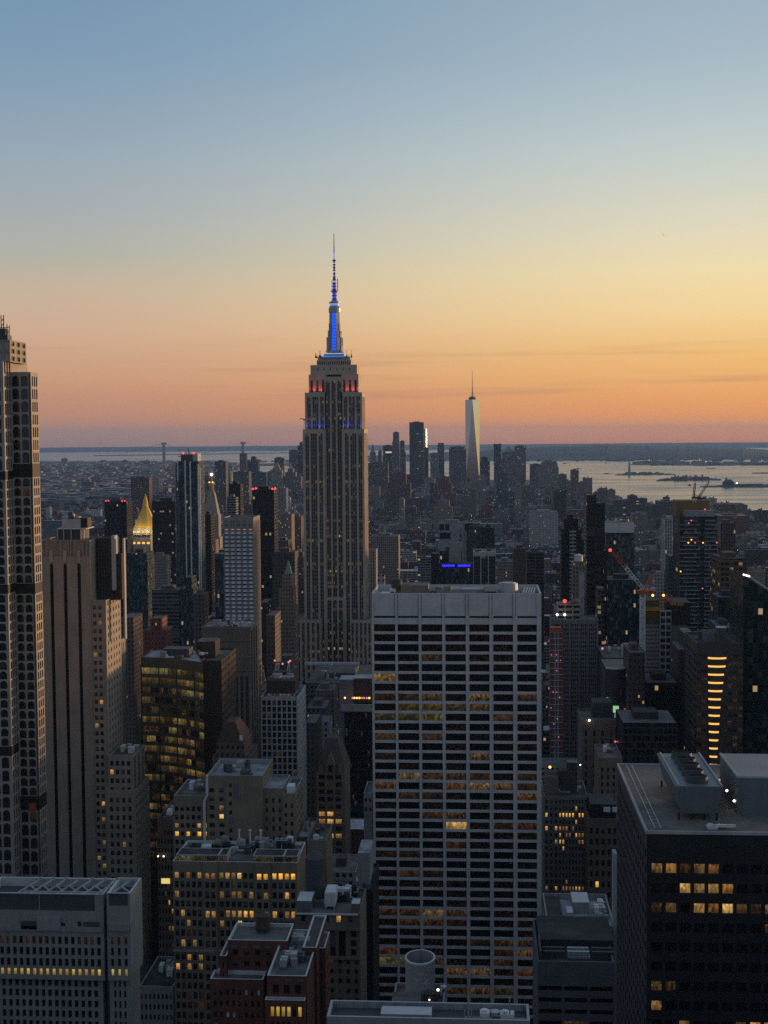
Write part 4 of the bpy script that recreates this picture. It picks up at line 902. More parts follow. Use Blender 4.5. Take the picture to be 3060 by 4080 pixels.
# white windowed tower with faceted bays and a crown of lit niches
Y = 960.0
b = block('apartment_tower', 'tall tower with five columns of pale white windows and amber lit niches at its crown', 'tower', 893, 1012, 2062, Y, 30, LIME, py=2300, fin=False, ph=5); b.tilt = .2
q = b.q; zt = b.zt; k = b.px; z = lambda p: Zp(p, Y, 950); zw = z(2116)
b.parts.pop('wall'); b.shell('wall', LIME, q, 0, zt, 'FR')
W = q[1] - q[0]; nr = 26; fh = 16.7 * k
for i in range(5):
    u0, u1 = W * (i / 5.), W * ((i + 1) / 5.)
    b.grid('wall', LIMEP, 'F', q, 1, nr, .66, .80, zw - nr * fh, zw, u0, u1, .5, 0, lambda i, j: GLW, vo=.75)
    b.grid('wall', LIME, 'F', q, 1, 1, .62, .86, zw, zt - 1.5, u0, u1, 1.2, 0, LIME, vo=.3, nm='niche')
    b.blk('niche_light', emit('niche_glow', (1, .42, .16), .5), q[0] + u0 + W * .05, q[0] + u1 - W * .05, Y + .55, Y + .9, zw + .9, zw + 1.3)
    for j in range(20): b.blk('window_sill', BLACKM, q[0] + u0 + W * .035, q[0] + u1 - W * .035, Y - .5, Y - .01, zw - (j + 1) * fh + .02, zw - (j + 1) * fh + .75)
b.plain('wall', LIME, 'F', q, zt - 1.5, zt); b.plain('wall', LIME, 'F', q, 0, zw - nr * fh)
RIB = strip_mat('ribbed_side_window', 1, wall=(.16, .12, .085), p=.02, c=.3, wide=.2)
b.stripes('wall', LIMEP, 'R', q, 0, zt, [(.06 + i * .155, .13 + i * .155, RIB) for i in range(6)], 3.4, mt=3, rec=.3)
b.clutter((q[0] + 1, q[1] - 1, q[2] + 2, q[3] - 2), zt - 5, 6, 4, hmax=4); b.fin()
# white grid tower with a dark penthouse
Y = 700.0; mats = pick(3, (GL, .9), (LITD, .07), (GLB, .03))
b = block('office_tower', 'white grid framed office tower with a dark louvred penthouse on its roof', 'tower', 1041, 1188, 2777, Y, 34, WHITEG, F=G(nc=7, fh_m=3.36, nr=29, fw=.70, fh=.80, mats=mats, rec=.55, mt=1.5, ml=.4, mr=.4), R=G(nc=22, fh_m=3.36, nr=29, fw=.4, fh=.6, mats=GL, rec=.2, mt=1.5), py=3000, fin=False, ph=1.4)
q = b.q; zt = b.zt; X = lambda p, y=2740: Xp(p, Y + 8, y); z = lambda p: Zp(p, Y + 8, 1110)
b.grid('penthouse', PALEC, 'F', (X(1064), X(1172), Y + 8, Y + 22), 7, 1, .3, .55, zt - 1.4, z(2762), mats=pick(1, (LITW, .6), (GL, .4)), rec=.3); b.blk('penthouse', PALEC, X(1064), X(1172), Y + 8.4, Y + 22, zt - 1.4, z(2762))
b.blk('plant_screen', DKB, X(1062), X(1176), Y + 7.6, Y + 24, z(2762), z(2712), DECKD); b.clutter((X(1066), X(1170), Y + 9, Y + 23), z(2712), 7, 5, [STEEL, WHITEM, GREYC], 2.5)
mats = pick(13, (GL, 1)); b.fin()
# gabled gothic stone building
Y = 640.0; z = lambda p: Zp(p, Y, 1325)
b = block('gothic_building', 'narrow brown stone building with gables and a steep slate roof', 'building', 1262, 1376, 3078, Y, 26, BROWNL, F=G(nc=3, fh_m=3.55, nr=22, fw=.72, fh=.62, mats=lambda i, j: (LITW if j in (5, 6, 8) and rng.random() < .75 else (LITD if rng.random() < .18 else GL)), rec=.4, mt=.5, ml=.6, mr=1.2), R=G(nc=5, fh_m=3.55, nr=22, fw=.4, fh=.5, mats=GL, rec=.2, mt=.5), py=3300, fin=False)
q = b.q; zt = b.zt; x0, x1, y0, y1 = q; xm = (x0 + x1) / 2
rf = MB(); zr = z(2955); inx = (x1 - x0) * .30
A = [(x0, y0, zt), (x1, y0, zt), (x1, y1, zt), (x0, y1, zt)]; Bq = [(x0 + inx, y0 + 8, zr), (x1 - inx, y0 + 8, zr), (x1 - inx, y1 - 8, zr), (x0 + inx, y1 - 8, zr)]
for i in range(4): rf.face([A[i], A[(i + 1) % 4], Bq[(i + 1) % 4], Bq[i]])
rf.face(Bq); b.single('steep_roof', rf, SLATE)
for cx, w, h in ((xm, 4.6, 9.0), (x0 + 2.2, 2.0, 4.5), (x1 - 2.2, 2.0, 4.5)):
    mb = MB(); mb.face([(cx - w / 2, y0 - .15, zt - .3), (cx + w / 2, y0 - .15, zt - .3), (cx + w / 2, y0 - .15, zt + h * .45), (cx, y0 - .15, zt + h), (cx - w / 2, y0 - .15, zt + h * .45)])
    mb.face([(cx - w / 2, y0 - .15, zt + h * .45), (cx, y0 - .15, zt + h), (cx, y0 + 6, zt + h), (cx - w / 2, y0 + 6, zt + h * .45)]); mb.face([(cx, y0 - .15, zt + h), (cx + w / 2, y0 - .15, zt + h * .45), (cx + w / 2, y0 + 6, zt + h * .45), (cx, y0 + 6, zt + h)])
    for sx in (-1, 1): mb.face([(cx + sx * w / 2, y0 - .15, zt - .3), (cx + sx * w / 2, y0 + 6, zt - .3), (cx + sx * w / 2, y0 + 6, zt + h * .45), (cx + sx * w / 2, y0 - .15, zt + h * .45)])
    b.single('gable', mb, BROWNL)
    if w > 4: b.blk('gable_window', GL, cx - 1.0, cx + 1.0, y0 - .2, y0 - .1, zt + .3, zt + 3.6)
for i in range(5): b.blk('chimney', BROWNL, x0 + 1 + i * 2.9, x0 + 1.8 + i * 2.9, y1 - 9, y1 - 8, zr - 1, zr + 2.5)
b.fin()
# dark tower with a string of lights along its terrace
Y = 740.0
b = block('office_tower', 'black glass tower with a string of amber and pink lights on its terrace', 'tower', 1376, 1484, 2812, Y, 36, BLACKM, F=G(nc=12, fh_m=3.5, fw=.8, fh=.7, mats=pick(7, (GLN, .94), (LITD, .06)), rec=.15), py=3200, fin=False, deck=DECKD)
q = b.q; X = lambda p, y=2800: Xp(p, Y, y); z = lambda p: Zp(p, Y, 1420)
b.blk('parapet', GREYC, X(1360), X(1484), Y - .6, Y + .3, z(2834), z(2806)); b.blk('core', GREYP, X(1348), X(1404), Y + 6, Y + 20, 0, z(2716), DECKL); b.blk('penthouse', DKB, X(1404), X(1478), Y + 8, Y + 22, z(2812), z(2714), DECKL); b.blk('plinth', GREYP, X(1348), X(1376), Y + 1, Y + 20, 0, z(2830))
for i in range(9):
    p = (1374, 1404, 1412, 1422, 1432, 1442, 1451, 1461, 1471)[i]; b.lamp((BULBA, BULBP, BULBA, BULBA, BULBA, BULBP, BULBP, BULBP, BULBA)[i], [(X(p), Y + .8, z(2782))], .55, 'terrace_light')
b.fin()

# ------------------------------------------------------------------ low centre: buff brick loft block, white corniced block, red brick block
BW = pick(21, (GLB, .72), (LITW, .12), (LITD, .16))
def rowmats(rows, seed, base=GLB):
    r = random.Random(seed)
    def f(i, j):
        p, m = rows.get(j, (.06, LITD)); return m if r.random() < p else base
    return f
Y = 500.0; z = lambda p: Zp(p, Y, 940); X = lambda p, y=3200: Xp(p, Y, y)
b = Bld('loft_building', 'tall buff brick loft building with blank upper walls and a white pipe', 'building', X(930), Y + 14)
a = (X(692), X(826), Y, Y + 24); za = z(3172)
b.grid('wall', BUFF, 'F', a, 6, 26, .62, .55, za - 26 * 3.3, za - 3.5, mats=rowmats({1: (.3, LITD), 2: (.6, LITW), 3: (.85, LITB), 4: (.2, LITW)}, 3), rec=.35, mt=0); b.plain('wall', BUFF, 'F', a, za - 3.5, za); b.plain('wall', BUFF, 'F', a, 0, za - 26 * 3.3); b.shell('wall', BUFF, a, 0, za, 'F'); b.roof(a, za, 1.2, .5, GREYC); b.clutter(a, za - 1.2, 5, 3)
c = (a[1], X(1048), Y - .8, Y + 26); zc = z(3088)
b.grid('wall', BUFF, 'F', c, 2, 24, .5, .5, zc - 4 - 24 * 3.3, zc - 4, 0, X(905) - c[0], mats=rowmats({2: (.5, LITW), 3: (.9, LITB)}, 5), rec=.35); b.plain('wall', BUFF, 'F', c, zc - 4, zc, 0, X(905) - c[0]); b.plain('wall', BUFF, 'F', c, 0, zc - 4 - 24 * 3.3, 0, X(905) - c[0])
b.grid('wall', BUFF, 'F', c, 1, 7, .42, .45, zc - 26, zc - 2, X(905) - c[0], X(935) - c[0], mats=GLB); b.plain('wall', BUFF, 'F', c, 0, zc - 26, X(905) - c[0], X(935) - c[0]); b.plain('wall', BUFF, 'F', c, zc - 2, zc, X(905) - c[0], X(935) - c[0]); b.plain('wall', BUFF, 'F', c, 0, zc, X(935) - c[0])
b.shell('wall', BUFF, c, 0, zc, 'F'); b.roof(c, zc, 2.0, .5, GREYC, DECKL); b.clutter((c[0] + 2, c[1] - 1, c[2] + 3, c[3] - 2), zc - 2, 8, 7)
for p0, p1, y0, y1 in ((892, 898, 3110, 3260), (931, 952, 3120, 3180), (912, 930, 3255, 3280), (1071, 1077, 3255, 3282)): b.blk('wall_patch', GREYP, X(p0), X(p1), Y - .9, Y - .78, z(y1), z(y0))
d = (X(1048), X(1126), Y + 1, Y + 22); zd = z(3142)
b.grid('wall', BUFF, 'F', d, 3, 23, .36, .5, zd - 3 - 23 * 3.5, zd - 3, mats=rowmats({4: (.4, LITD)}, 6), rec=.35); b.plain('wall', BUFF, 'F', d, zd - 3, zd); b.plain('wall', BUFF, 'F', d, 0, zd - 3 - 23 * 3.5); b.shell('wall', BUFF, d, 0, zd, 'F'); b.roof(d, zd, 1, .4, GREYC, DECKL)
e = (X(1126), X(1174), Y + .4, Y + 25); ze = z(3160)
b.grid('wall', BUFF, 'F', e, 2, 23, .42, .5, ze - 3 - 23 * 3.4, ze - 3, mats=pick(3, (GLB, 1)), rec=.35); b.plain('wall', BUFF, 'F', e, ze - 3, ze); b.plain('wall', BUFF, 'F', e, 0, ze - 3 - 23 * 3.4); b.grid('wall', BUFF, 'R', e, 5, 23, .4, .5, ze - 2 - 23 * 3.4, ze - 2, mats=GL, rec=.25); b.plain('wall', BUFF, 'R', e, ze - 2, ze); b.shell('wall', BUFF, e, 0, ze, 'FR'); b.roof(e, ze, 1, .4, GREYC); b.blk('roof_hood', WHITEM, X(1140), X(1168), Y + 2, Y + 7, ze - .5, ze + 2.2)
mb = MB(); mb.bar((X(829), Y - 1.4, z(3085)), (X(829), Y - 1.4, z(3165)), .42); mb.bar((X(829), Y - 1.4, z(3165)), (X(817), Y - 1.4, z(3188)), .42); mb.bar((X(817), Y - 1.4, z(3188)), (X(817), Y - 1.4, z(3390)), .42); b.single('flue_pipe', mb, WHITEM)
b.fin()

Y = 455.0; z = lambda p: Zp(p, Y, 940); X = lambda p, y=3600: Xp(p, Y, y)
b = Bld('loft_building', 'buff brick loft block with a glazed top storey and rows of glowing windows', 'building', X(940), Y + 12)
q = (X(690), X(1185), Y, Y + 24); zt = z(3434)
secs = [(690, 812, 5, 0), (812, 868, 2, -.7), (868, 1018, 6, 0), (1018, 1078, 2, -.7), (1078, 1185, 4, 0)]
rows = [(3472, 3508), (3508, 3546), (3546, 3586), (3586, 3622), (3622, 3662), (3662, 3700), (3700, 3740), (3740, 3782), (3800, 3836), (3836, 3874), (3874, 3912), (3912, 3950), (3950, 3990), (3990, 4030), (4030, 4070), (4070, 4110)]
plan = {0: (.95, LITB), 2: (.35, LITW), 4: (.42, LITW), 5: (.22, LITW), 7: (.12, LITW), 8: (.45, LITW), 9: (.5, LITW), 11: (.2, LITD), 12: (.15, LITD)}
for si, (p0, p1, n, yo) in enumerate(secs):
    r_ = (X(p0), X(p1), Y + yo, Y + 24)
    rr = random.Random(si + 40)
    for j, (ya, yb) in enumerate(rows):
        pp, m = plan.get(j, (.07, LITD))
        if j == 0 and si in (0, 1, 2): m = LITW; pp = .7
        if j == 0 and si == 4: m = LITB; pp = 1.0
        b.grid('wall', BUFF, 'F', r_, n, 1, .66, .66, z(yb), z(ya), rec=.4, ml=.35, mr=.35, mats=lambda i, jj: m if rr.random() < pp else (GLB if rr.random() < .8 else GL))
    b.plain('wall', BUFF, 'F', r_, z(3472), zt); b.plain('wall', BUFF, 'F', r_, z(3800), z(3782)); b.plain('wall', BUFF, 'F', r_, 0, z(4110))
    if yo:
        for xx in (r_[0], r_[1]): b.part('wall', BUFF).face([(xx, Y + yo, 0), (xx, Y, 0), (xx, Y, zt), (xx, Y + yo, zt)])
        b.part('wall', BUFF).face([(r_[0], Y + yo, zt), (r_[1], Y + yo, zt), (r_[1], Y, zt), (r_[0], Y, zt)])
b.shell('wall', BUFF, q, 0, zt, 'F'); b.roof(q, zt, .8, .5, COPE, DECK)
b.blk('cornice', GREYC, X(690), X(852), Y - 1.2, Y - .75, z(3792), z(3784)); b.blk('cornice', GREYC, X(852), X(1185), Y - .6, Y - .05, z(3792), z(3784))
for p0, p1, n in ((700, 868, 3), (868, 902, 1), (1006, 1128, 3), (1128, 1184, 1)):   # glazed pavilions on the roof
    g = (X(p0, 3440), X(p1, 3440), Y + 1.2, Y + 9); zg = z(3412)
    b.grid('roof_pavilion', WHITEG, 'F', g, n, 1, .95, .78, zt - .8, zg, mats=lambda i, j: LITG if i < 2 and n > 1 else GLTEAL, rec=.3, vo=.4); b.shell('roof_pavilion', WHITEG, g, zt - .8, zg, 'F'); b.roof(g, zg, .2, .3, WHITEG, DECKD)
b.clutter((X(710, 3400), X(1175, 3400), Y + 9, Y + 23), zt - .8, 38, 12, [STEEL, LOUV, WHITEM, BLACKM, GREYC], 4)
for p in (915, 960, 1004):
    mb = MB(); mb.cyl(X(p, 3400), Y + 19, zt - .8, zt + 5.2, .28, n=8); mb.cyl(X(p, 3400), Y + 19, zt + 5.2, zt + 5.6, .5, n=8); b.single('vent_pipe', mb, WHITEM)
mb = MB(); mb.bar((X(900, 3400), Y + 17, zt + .6), (X(1035, 3400), Y + 17, zt + .6), .3); mb.bar((X(1035, 3400), Y + 17, zt + .6), (X(1050, 3400), Y + 17, zt + 2.6), .5); mb.bar((X(1050, 3400), Y + 17, zt + 2.6), (X(1062, 3400), Y + 17, zt + 1), .5); b.single('duct', mb, STEEL)
b.fin()
block('office_building', 'plain tan stair tower block behind the glazed roof of the buff loft building', 'building', 1223, 1300, 3348, 500, 22, BUFF, py=3400, clutter=3, seed=4)
block('office_building', 'lower grey stepped annexe squeezed between the buff loft block and the gothic building', 'building', 1180, 1236, 3335, 505, 26, BROWN, F=G(nc=3, fh_m=3.5, fw=.4, fh=.5, mats=pick(5, (GL, .85), (LITD, .15)), mt=4), py=3400, clutter=3, seed=5, deck=DECKL)

b = block('office_building', 'dark brown building with amber windows in the shaded gap left of the buff lofts', 'building', 628, 690, 3262, 540, 30, BROWN, F=G(nc=5, fh_m=3.6, fw=.5, fh=.55, mats=lambda i, j: LITW if (j in (6, 8, 9, 11) and i > 2 and rng.random() < .7) else (LITD if rng.random() < .08 else GL), mt=4), py=3400, clutter=5, seed=9, deck=DECKD, fin=False)
b.blk('lit_sign', emit('shopfront_glow', (1, .75, .25), .8), b.q[1] - 5.0, b.q[1] - 1.5, 539.6, 539.98, Zp(3520, 540, 680), Zp(3500, 540, 680)); b.lamp(BULBW, [(Xp(630, 539, 3412), 539, Zp(3412, 539, 630)), (Xp(652, 539, 3412), 539, Zp(3412, 539, 652))], .3, 'wall_light'); b.fin()
block('office_building', 'low dark building at the bottom of the canyon beside the beige setback tower', 'building', 556, 690, 3930, 500, 30, GREYC, F=G(nc=8, fh_m=4, fw=.5, fh=.5, mats=pick(2, (GL, .9), (LITD, .1)), mt=2), py=3950, clutter=8, seed=3, deck=DECKD)
Y = 420.0; z = lambda p: Zp(p, Y, 1300)
b = block('office_building', 'grey stone building with a white cornice line and three tall window bays', 'building', 1176, 1436, 3638, Y, 24, BROWNL, py=3800, fin=False, deck=DECK, ph=.9)
q = b.q; zt = b.zt; b.parts.pop('wall')
b.shell('wall', BROWNL, q, 0, zt, 'FR'); b.plain('wall', BROWNL, 'R', q, 0, zt)
b.grid('wall', BROWNL, 'F', q, 5, 1, .36, .62, z(3682), z(3640), mats=lambda i, j: LITW if i == 3 else GLB, rec=.3, ml=.8, mr=1.2); b.plain('wall', BROWNL, 'F', q, z(3640), zt); b.plain('wall', BROWNL, 'F', q, z(3702), z(3682))
W = q[1] - q[0]
b.grid('wall', BROWNL, 'F', q, 3, 1, .66, .96, z(3812), z(3702), W * .34, W * .80, .5, 0, GL, nm='window_strip'); b.plain('wall', BROWNL, 'F', q, z(3812), z(3702), 0, W * .34); b.grid('wall', BROWNL, 'F', q, 1, 3, .42, .72, z(3812), z(3702), W * .80, W, .3, 0, GLB)
b.grid('wall', BROWNL, 'F', q, 8, 8, .42, .5, z(3812) - 8 * 3.1, z(3812), mats=pick(6, (GL, .9), (LITD, .1)), rec=.3); b.plain('wall', BROWNL, 'F', q, 0, z(3812) - 8 * 3.1)
b.blk('cornice', COPE, q[0] - .1, q[1] - .6, Y - .5, Y - .02, zt - .5, zt - .1); b.blk('ledge', BROWNL, q[0], q[1], Y - .9, Y - .02, z(3704), z(3695)); b.blk('ledge', BROWNL, q[0], q[1], Y - .6, Y - .02, z(3820), z(3812))
zd = zt - .9; X = lambda p, y=3600, Yq=Y + 8: Xp(p, Yq, y)
b.blk('penthouse', GREYP, X(1182, 3600, Y + 3), X(1240, 3600, Y + 3), Y + 3, Y + 12, zd, zd + 3.6, COPE); b.blk('bulkhead', BROWNL, X(1400, 3600, Y + 3), X(1432, 3600, Y + 3), Y + 3, Y + 8, zd, zd + 3.0, COPE)
mb = MB(); x0 = X(1293, 3590, Y + 6); mb.box(x0, x0 + 3.4, Y + 6, Y + 14, zd + .9, zd + 5.2); mb.box(x0 + .2, x0 + .5, Y + 6.2, Y + 6.5, zd, zd + .9); mb.box(x0 + 2.9, x0 + 3.2, Y + 6.2, Y + 6.5, zd, zd + .9); mb.box(x0 + .2, x0 + 3.2, Y + 6.4, Y + 13.6, zd + 5.2, zd + 5.5); b.single('air_handler', mb, WHITEM)
mb = MB(); xc = X(1256, 3520, Y + 18); mb.cyl(xc, Y + 18, zd, z(3500) + 1.0, 3.2, 3.2, 20); mb.cyl(xc, Y + 18, z(3500) + 1, z(3500) + 3.2, 3.2, .6, 20); b.single('round_tank', mb, LOUV)
b.clutter((X(1280), X(1430), Y + 12, Y + 23), zd, 20, 6, [STEEL, LOUV, WHITEM, BLACKM]); b.fin()
b = block('office_building', 'dark windowless wall building wedged beside the left edge of the white slab', 'building', 1442, 1486, 3545, 470, 30, BLACKM, py=3700, deck=LOUV, fin=False)
b.blk('bulkhead', GREYC, Xp(1428, 480, 3450), Xp(1476, 480, 3450), 478, 494, b.zt - 1, Zp(3398, 478, 1450), DECKL); b.fin()
block('office_building', 'slim weathered concrete building beside the white slab with a dark roof gap', 'building', 1450, 1484, 3160, 575, 20, GREYC, F=G(nc=2, fh_m=4, fw=.5, fh=.4, mats=GL, nr=2, mt=1), py=3300)

# red brick block with white copings, stepping down to the right
Y = 350.0; z = lambda p, Yq=Y: Zp(p, Yq, 1080); X = lambda p, y=3800, Yq=Y: Xp(p, Yq, y)
b = Bld('brick_building', 'dark red brick building with bright white roof copings and stepped terraces', 'building', X(1080), Y + 10)
def bl(q, zt, n, nr, fhm, mats, mt=2.2, ph=1.0, fw=.45, fhh=.5, R=None, deck=DECK):
    low = zt - mt - nr * fhm
    b.grid('wall', RED, 'F', q, n, nr, fw, fhh, low, zt - mt, mats=mats, rec=.35, ml=.5, mr=.5); b.plain('wall', RED, 'F', q, zt - mt, zt); b.plain('wall', RED, 'F', q, 0, low)
    if R: b.grid('wall', RED, 'R', q, R, nr, .4, .5, low, zt - mt, mats=GL, rec=.25); b.plain('wall', RED, 'R', q, zt - mt, zt); b.plain('wall', RED, 'R', q, 0, low)
    b.shell('wall', RED, q, 0, zt, 'FR' if R else 'F'); b.roof(q, zt, ph, .45, COPE, deck)
bl((X(908), X(1146), Y, Y + 13), z(3748), 5, 8, 3.0, rowmats({0: (.05, LITD), 3: (.0, LITD)}, 4, GL), 1.8)
bl((X(880), X(908), Y - 2, Y + 12), z(3812, Y - 2), 1, 6, 3.0, GL, 1.0); bl((X(853), X(880), Y - 5, Y + 8), z(3930, Y - 5), 1, 4, 3, GL, 1.0)
bl((X(855, 3950), X(1064, 3950), Y - 6, Y - .02), z(3820, Y - 6) - 5.6, 8, 6, 3.0, pick(3, (GL, .6), (GLW, .12), (GLB, .28)), 2.0)
Y2 = 330.0; x2 = lambda p: Xp(p, Y2, 3950)
q = (x2(1064), x2(1222), Y2, Y + 12); zt = Zp(3888, Y2, 1140)
b.grid('wall', RED, 'F', q, 3, 1, .55, .62, zt - 5.2, zt - 1.6, mats=GL, rec=.5, ml=.8, mr=.8); b.plain('wall', RED, 'F', q, zt - 1.6, zt); b.shell('wall', RED, q, 0, zt, 'F'); b.roof(q, zt, .9, .45, COPE, DECK)
q2 = (x2(1060), x2(1219), Y2 - 2.2, Y2); b.grid('wall', RED, 'F', q2, 6, 1, .62, .7, zt - 10.0, zt - 6.4, mats=lambda i, j: (LITY, LITY, LITY, LITY, GL, LITY)[i], rec=.35, ml=1.2, mr=.6); b.grid('wall', RED, 'F', q2, 6, 1, .5, .6, zt - 13.4, zt - 10, mats=lambda i, j: LITD if i > 3 else GL, rec=.35, ml=1.2, mr=.6); b.plain('wall', RED, 'F', q2, 0, zt - 13.4); b.plain('wall', RED, 'F', q2, zt - 6.4, zt - 5.3); b.shell('wall', RED, q2, 0, zt - 5.3, 'F'); b.roof(q2, zt - 5.3, .8, .4, COPE, DECK)
for i in range(3): b.blk('lintel', GREYP, q[0] + 1.5 + i * 3.1, q[0] + 3.2 + i * 3.1, Y2 - .12, Y2 - .01, zt - 1.3, zt - .9)
for i in range(5): b.blk('lintel', GREYP, X(918 + i * 46), X(942 + i * 46), Y - .12, Y - .01, z(3778), z(3770))
q3 = (X(1146), X(1278, 3760, Y + 4), Y + 3, Y + 30); z3 = Zp(3760, Y + 3, 1200)
bl((X(1205, 3780, Y - 4), X(1262, 3780, Y - 4), Y - 4, Y + 20), Zp(3775, Y - 4, 1230), 2, 6, 3.2, GL, 6.0, .5, R=7, deck=SLATE)
bl((X(1146), X(1207, 3780, Y), Y + 1.5, Y + 16), z(3800), 2, 4, 3, GL, 4, .8, deck=DECKL); bl((X(1262, 3780, Y), X(1292, 3780, Y), Y + 2, Y + 14), z(3785), 1, 6, 3.2, GL, 3, .6, R=4)
b.clutter((q[0] + 1, q[1] - 1, Y2 + 4, Y + 11), zt - .9, 14, 14, [STEEL, LOUV, GREYC], 2.4); b.clutter((X(1130), X(1200), Y + 3, Y + 13), z(3800) - .8, 7, 15, [WHITEM, STEEL, GREYC], 2.4)
b.fin()
water_tank('brown timber water tank on the red brick building roof', X(1046, 3720, Y + 8), Y + 9, z(3748) - 1.0, 2.0, 3.4, 1.2)

# foreground roof and round tank enclosure at the bottom centre
Y = 232.0; X = lambda p, y=4040, Yq=Y: Xp(p, Yq, y); z = lambda p, Yq=Y: Zp(p, Yq, 1700)
b = block('rooftop', 'grey foreground rooftop with pipe railings along the bottom edge of the picture', 'building', 1302, 2112, 4058, Y, 7, GREYC, py=4060, deck=LOUV, fin=False, ph=1.2, cope=STEEL)
zt = b.zt
for i in range(14):
    b.blk('parapet_post', STEEL, X(1330 + i * 58), X(1334 + i * 58), Y + 6.2, Y + 6.5, zt - 1.2, zt + .15)
mb = MB()
for p in (1866, 2032): mb.bar((X(p), Y + 2, zt - 1), (X(p), Y + 2, z(3985)), .13); mb.bar((X(p) - .5, Y + 2, zt - .6), (X(p) + .5, Y + 2, zt - .6), .16)
for p in (1850, 1878, 1960, 2010, 2050, 2110): mb.bar((X(p), Y + 2, zt - 1), (X(p), Y + 2, z(4042)), .07)
mb.bar((X(1850), Y + 2, z(4070)), (X(2110), Y + 2, z(4070)), .08); b.single('railing', mb, STEEL)
b.blk('roof_hatch', GREYC, X(1515), X(1718), Y + 1, Y + 4.4, zt - 1.2, zt + .2, COPE); b.clutter((X(1850), X(2090), Y + .5, Y + 5), zt - 1.2, 6, 3, hmax=1.6); b.fin()
Y = 300.0
b = block('rooftop', 'small dark roof carrying the round tank enclosure in front of the white slab', 'building', 1562, 1770, 4010, Y - 5, 13, GREYC, py=4010, deck=DECK, fin=False)
b.blk('penthouse', GREYC, Xp(1562, Y - 4.6, 3980), Xp(1676, Y - 4.6, 3980), Y - 4.6, Y - 2, b.zt - 1, Zp(3952, Y - 2, 1620), DECK); b.blk('penthouse', BRONZE, Xp(1690, Y - 4, 3980), Xp(1746, Y - 4, 3980), Y - 4, Y - 1.8, b.zt - 1, Zp(3932, Y, 1700), DECKD)
b.lamp(BULBW, [(Xp(1745, Y - 4.6, 3944), Y - 4.6, Zp(3944, Y - 4.6, 1745))], .28, 'roof_light'); b.lamp(BULBW, [(Xp(1711, Y - 4.5, 3984), Y - 4.5, Zp(3984, Y - 4.5, 1711))], .16, 'roof_light'); b.clutter((b.q[0] + 10, b.q[1] - .6, Y, Y + 7), b.zt - 1, 4, 3, hmax=2); b.fin()
o = thing('tank_enclosure', 'open topped round grey metal enclosure holding a conical roofed tank', 'tank enclosure', (Xp(1674, Y + 3, 3812), Y + 3, 0)); off = tuple(o.location)
zb, zt = b.zt - 1, Zp(3812, Y + 3, 1674); rx = 60.5 * (Y + 3) / FOC; ry = 1.3
mb = MB(); n = 32; P = lambda r, k: (off[0] + r * math.cos(2 * math.pi * k / n), off[1] + r * ry * math.sin(2 * math.pi * k / n))
for k in range(n):
    mb.face([(*P(rx, k), zb), (*P(rx, k + 1), zb), (*P(rx, k + 1), zt), (*P(rx, k), zt)]); mb.face([(*P(rx - .22, k + 1), zb), (*P(rx - .22, k), zb), (*P(rx - .22, k), zt), (*P(rx - .22, k + 1), zt)])
    if k % 4 == 0: mb.bar((*P(rx - .3, k), zb), (*P(rx - .3, k), zt), .07)
mb.build('shell', GREYC, o, off)
mb = MB()
for k in range(n): mb.face([(*P(rx + .08, k), zt), (*P(rx + .08, k + 1), zt), (*P(rx - .3, k + 1), zt), (*P(rx - .3, k), zt)]); mb.face([(*P(rx + .08, k), zt - .3), (*P(rx + .08, k + 1), zt - .3), (*P(rx + .08, k + 1), zt), (*P(rx + .08, k), zt)])
mb.build('rim', COPE, o, off)
mb = MB(); mb.cyl(off[0], off[1], zb, zt - 3.4, rx * .72, rx * .72, 20, ry=ry); mb.cyl(off[0], off[1], zt - 3.4, zt - 1.9, rx * .74, .3, 20, ry=ry); mb.build('inner_tank', WOOD, o, off)

DARKT = solid('black_granite', (.030, .030, .035), rough=.4); LATT = solid('grey_window_lattice', (.075, .07, .075)); LITA = lit('amber_lit_room', (1, .58, .2), .04, .28, .8); LITSET.add(LITA); SAND = solid('sandy_roof_gravel', (.19, .168, .15), patch=.2, scale=.4, var=.3); TEALP = solid('blue_grey_metal_cladding', (.14, .175, .20), rough=.5); GREYS = solid('grey_stone', (.20, .19, .18))
# ------------------------------------------------------------------ bottom right: dark tower with the wide pale roof
Y = 300.0; z = lambda p, Yq=Y: Zp(p, Yq, 2800); X = lambda p, y=3400, Yq=Y: Xp(p, Yq, y)
b = Bld('office_tower', 'dark stone office tower with wide flat roof and amber windows, lower right corner', 'tower', X(2800), Y + 30)
xl = X(2577); yb = Yat(2462, xl, 3045); q = (xl, X(3330), Y, yb); zt = z(3312); fh = 4.42
rr = random.Random(9)
ROW = {0: [1, 1, 1, 1, .5, 0, 0, 0, 0, 0], 1: [0, 0, .8, 1, .9, .9, .6, 0, 0, 0, 0], 2: [1, 1, 0, 1, .9, .9, 1, .9, .9, 0, 0], 4: [.1] * 16, 6: [1, 1, 0, 0, 0, 0, 0], 7: [.05] * 16, 8: [0, 0, .9, .5, 0, .4, .9, .9, .9, .6], 10: [.3, 0, 0, 0, 0, 0, .6, .5, .3]}
def mm(i, j):
    p = ROW.get(j, [.04] * 16); p = p[i] if i < len(p) else 0
    return (LITA if rr.random() < .7 else LITW) if rr.random() < p else GLN
b.grid('wall', DARKT, 'F', q, 13, 16, .74, .50, zt - 6.2 - 16 * fh, zt - 6.2, mats=mm, rec=.5, ml=.7); b.plain('wall', DARKT, 'F', q, zt - 6.2, zt - .7); b.plain('wall', DARKT, 'F', q, 0, zt - 6.2 - 16 * fh)
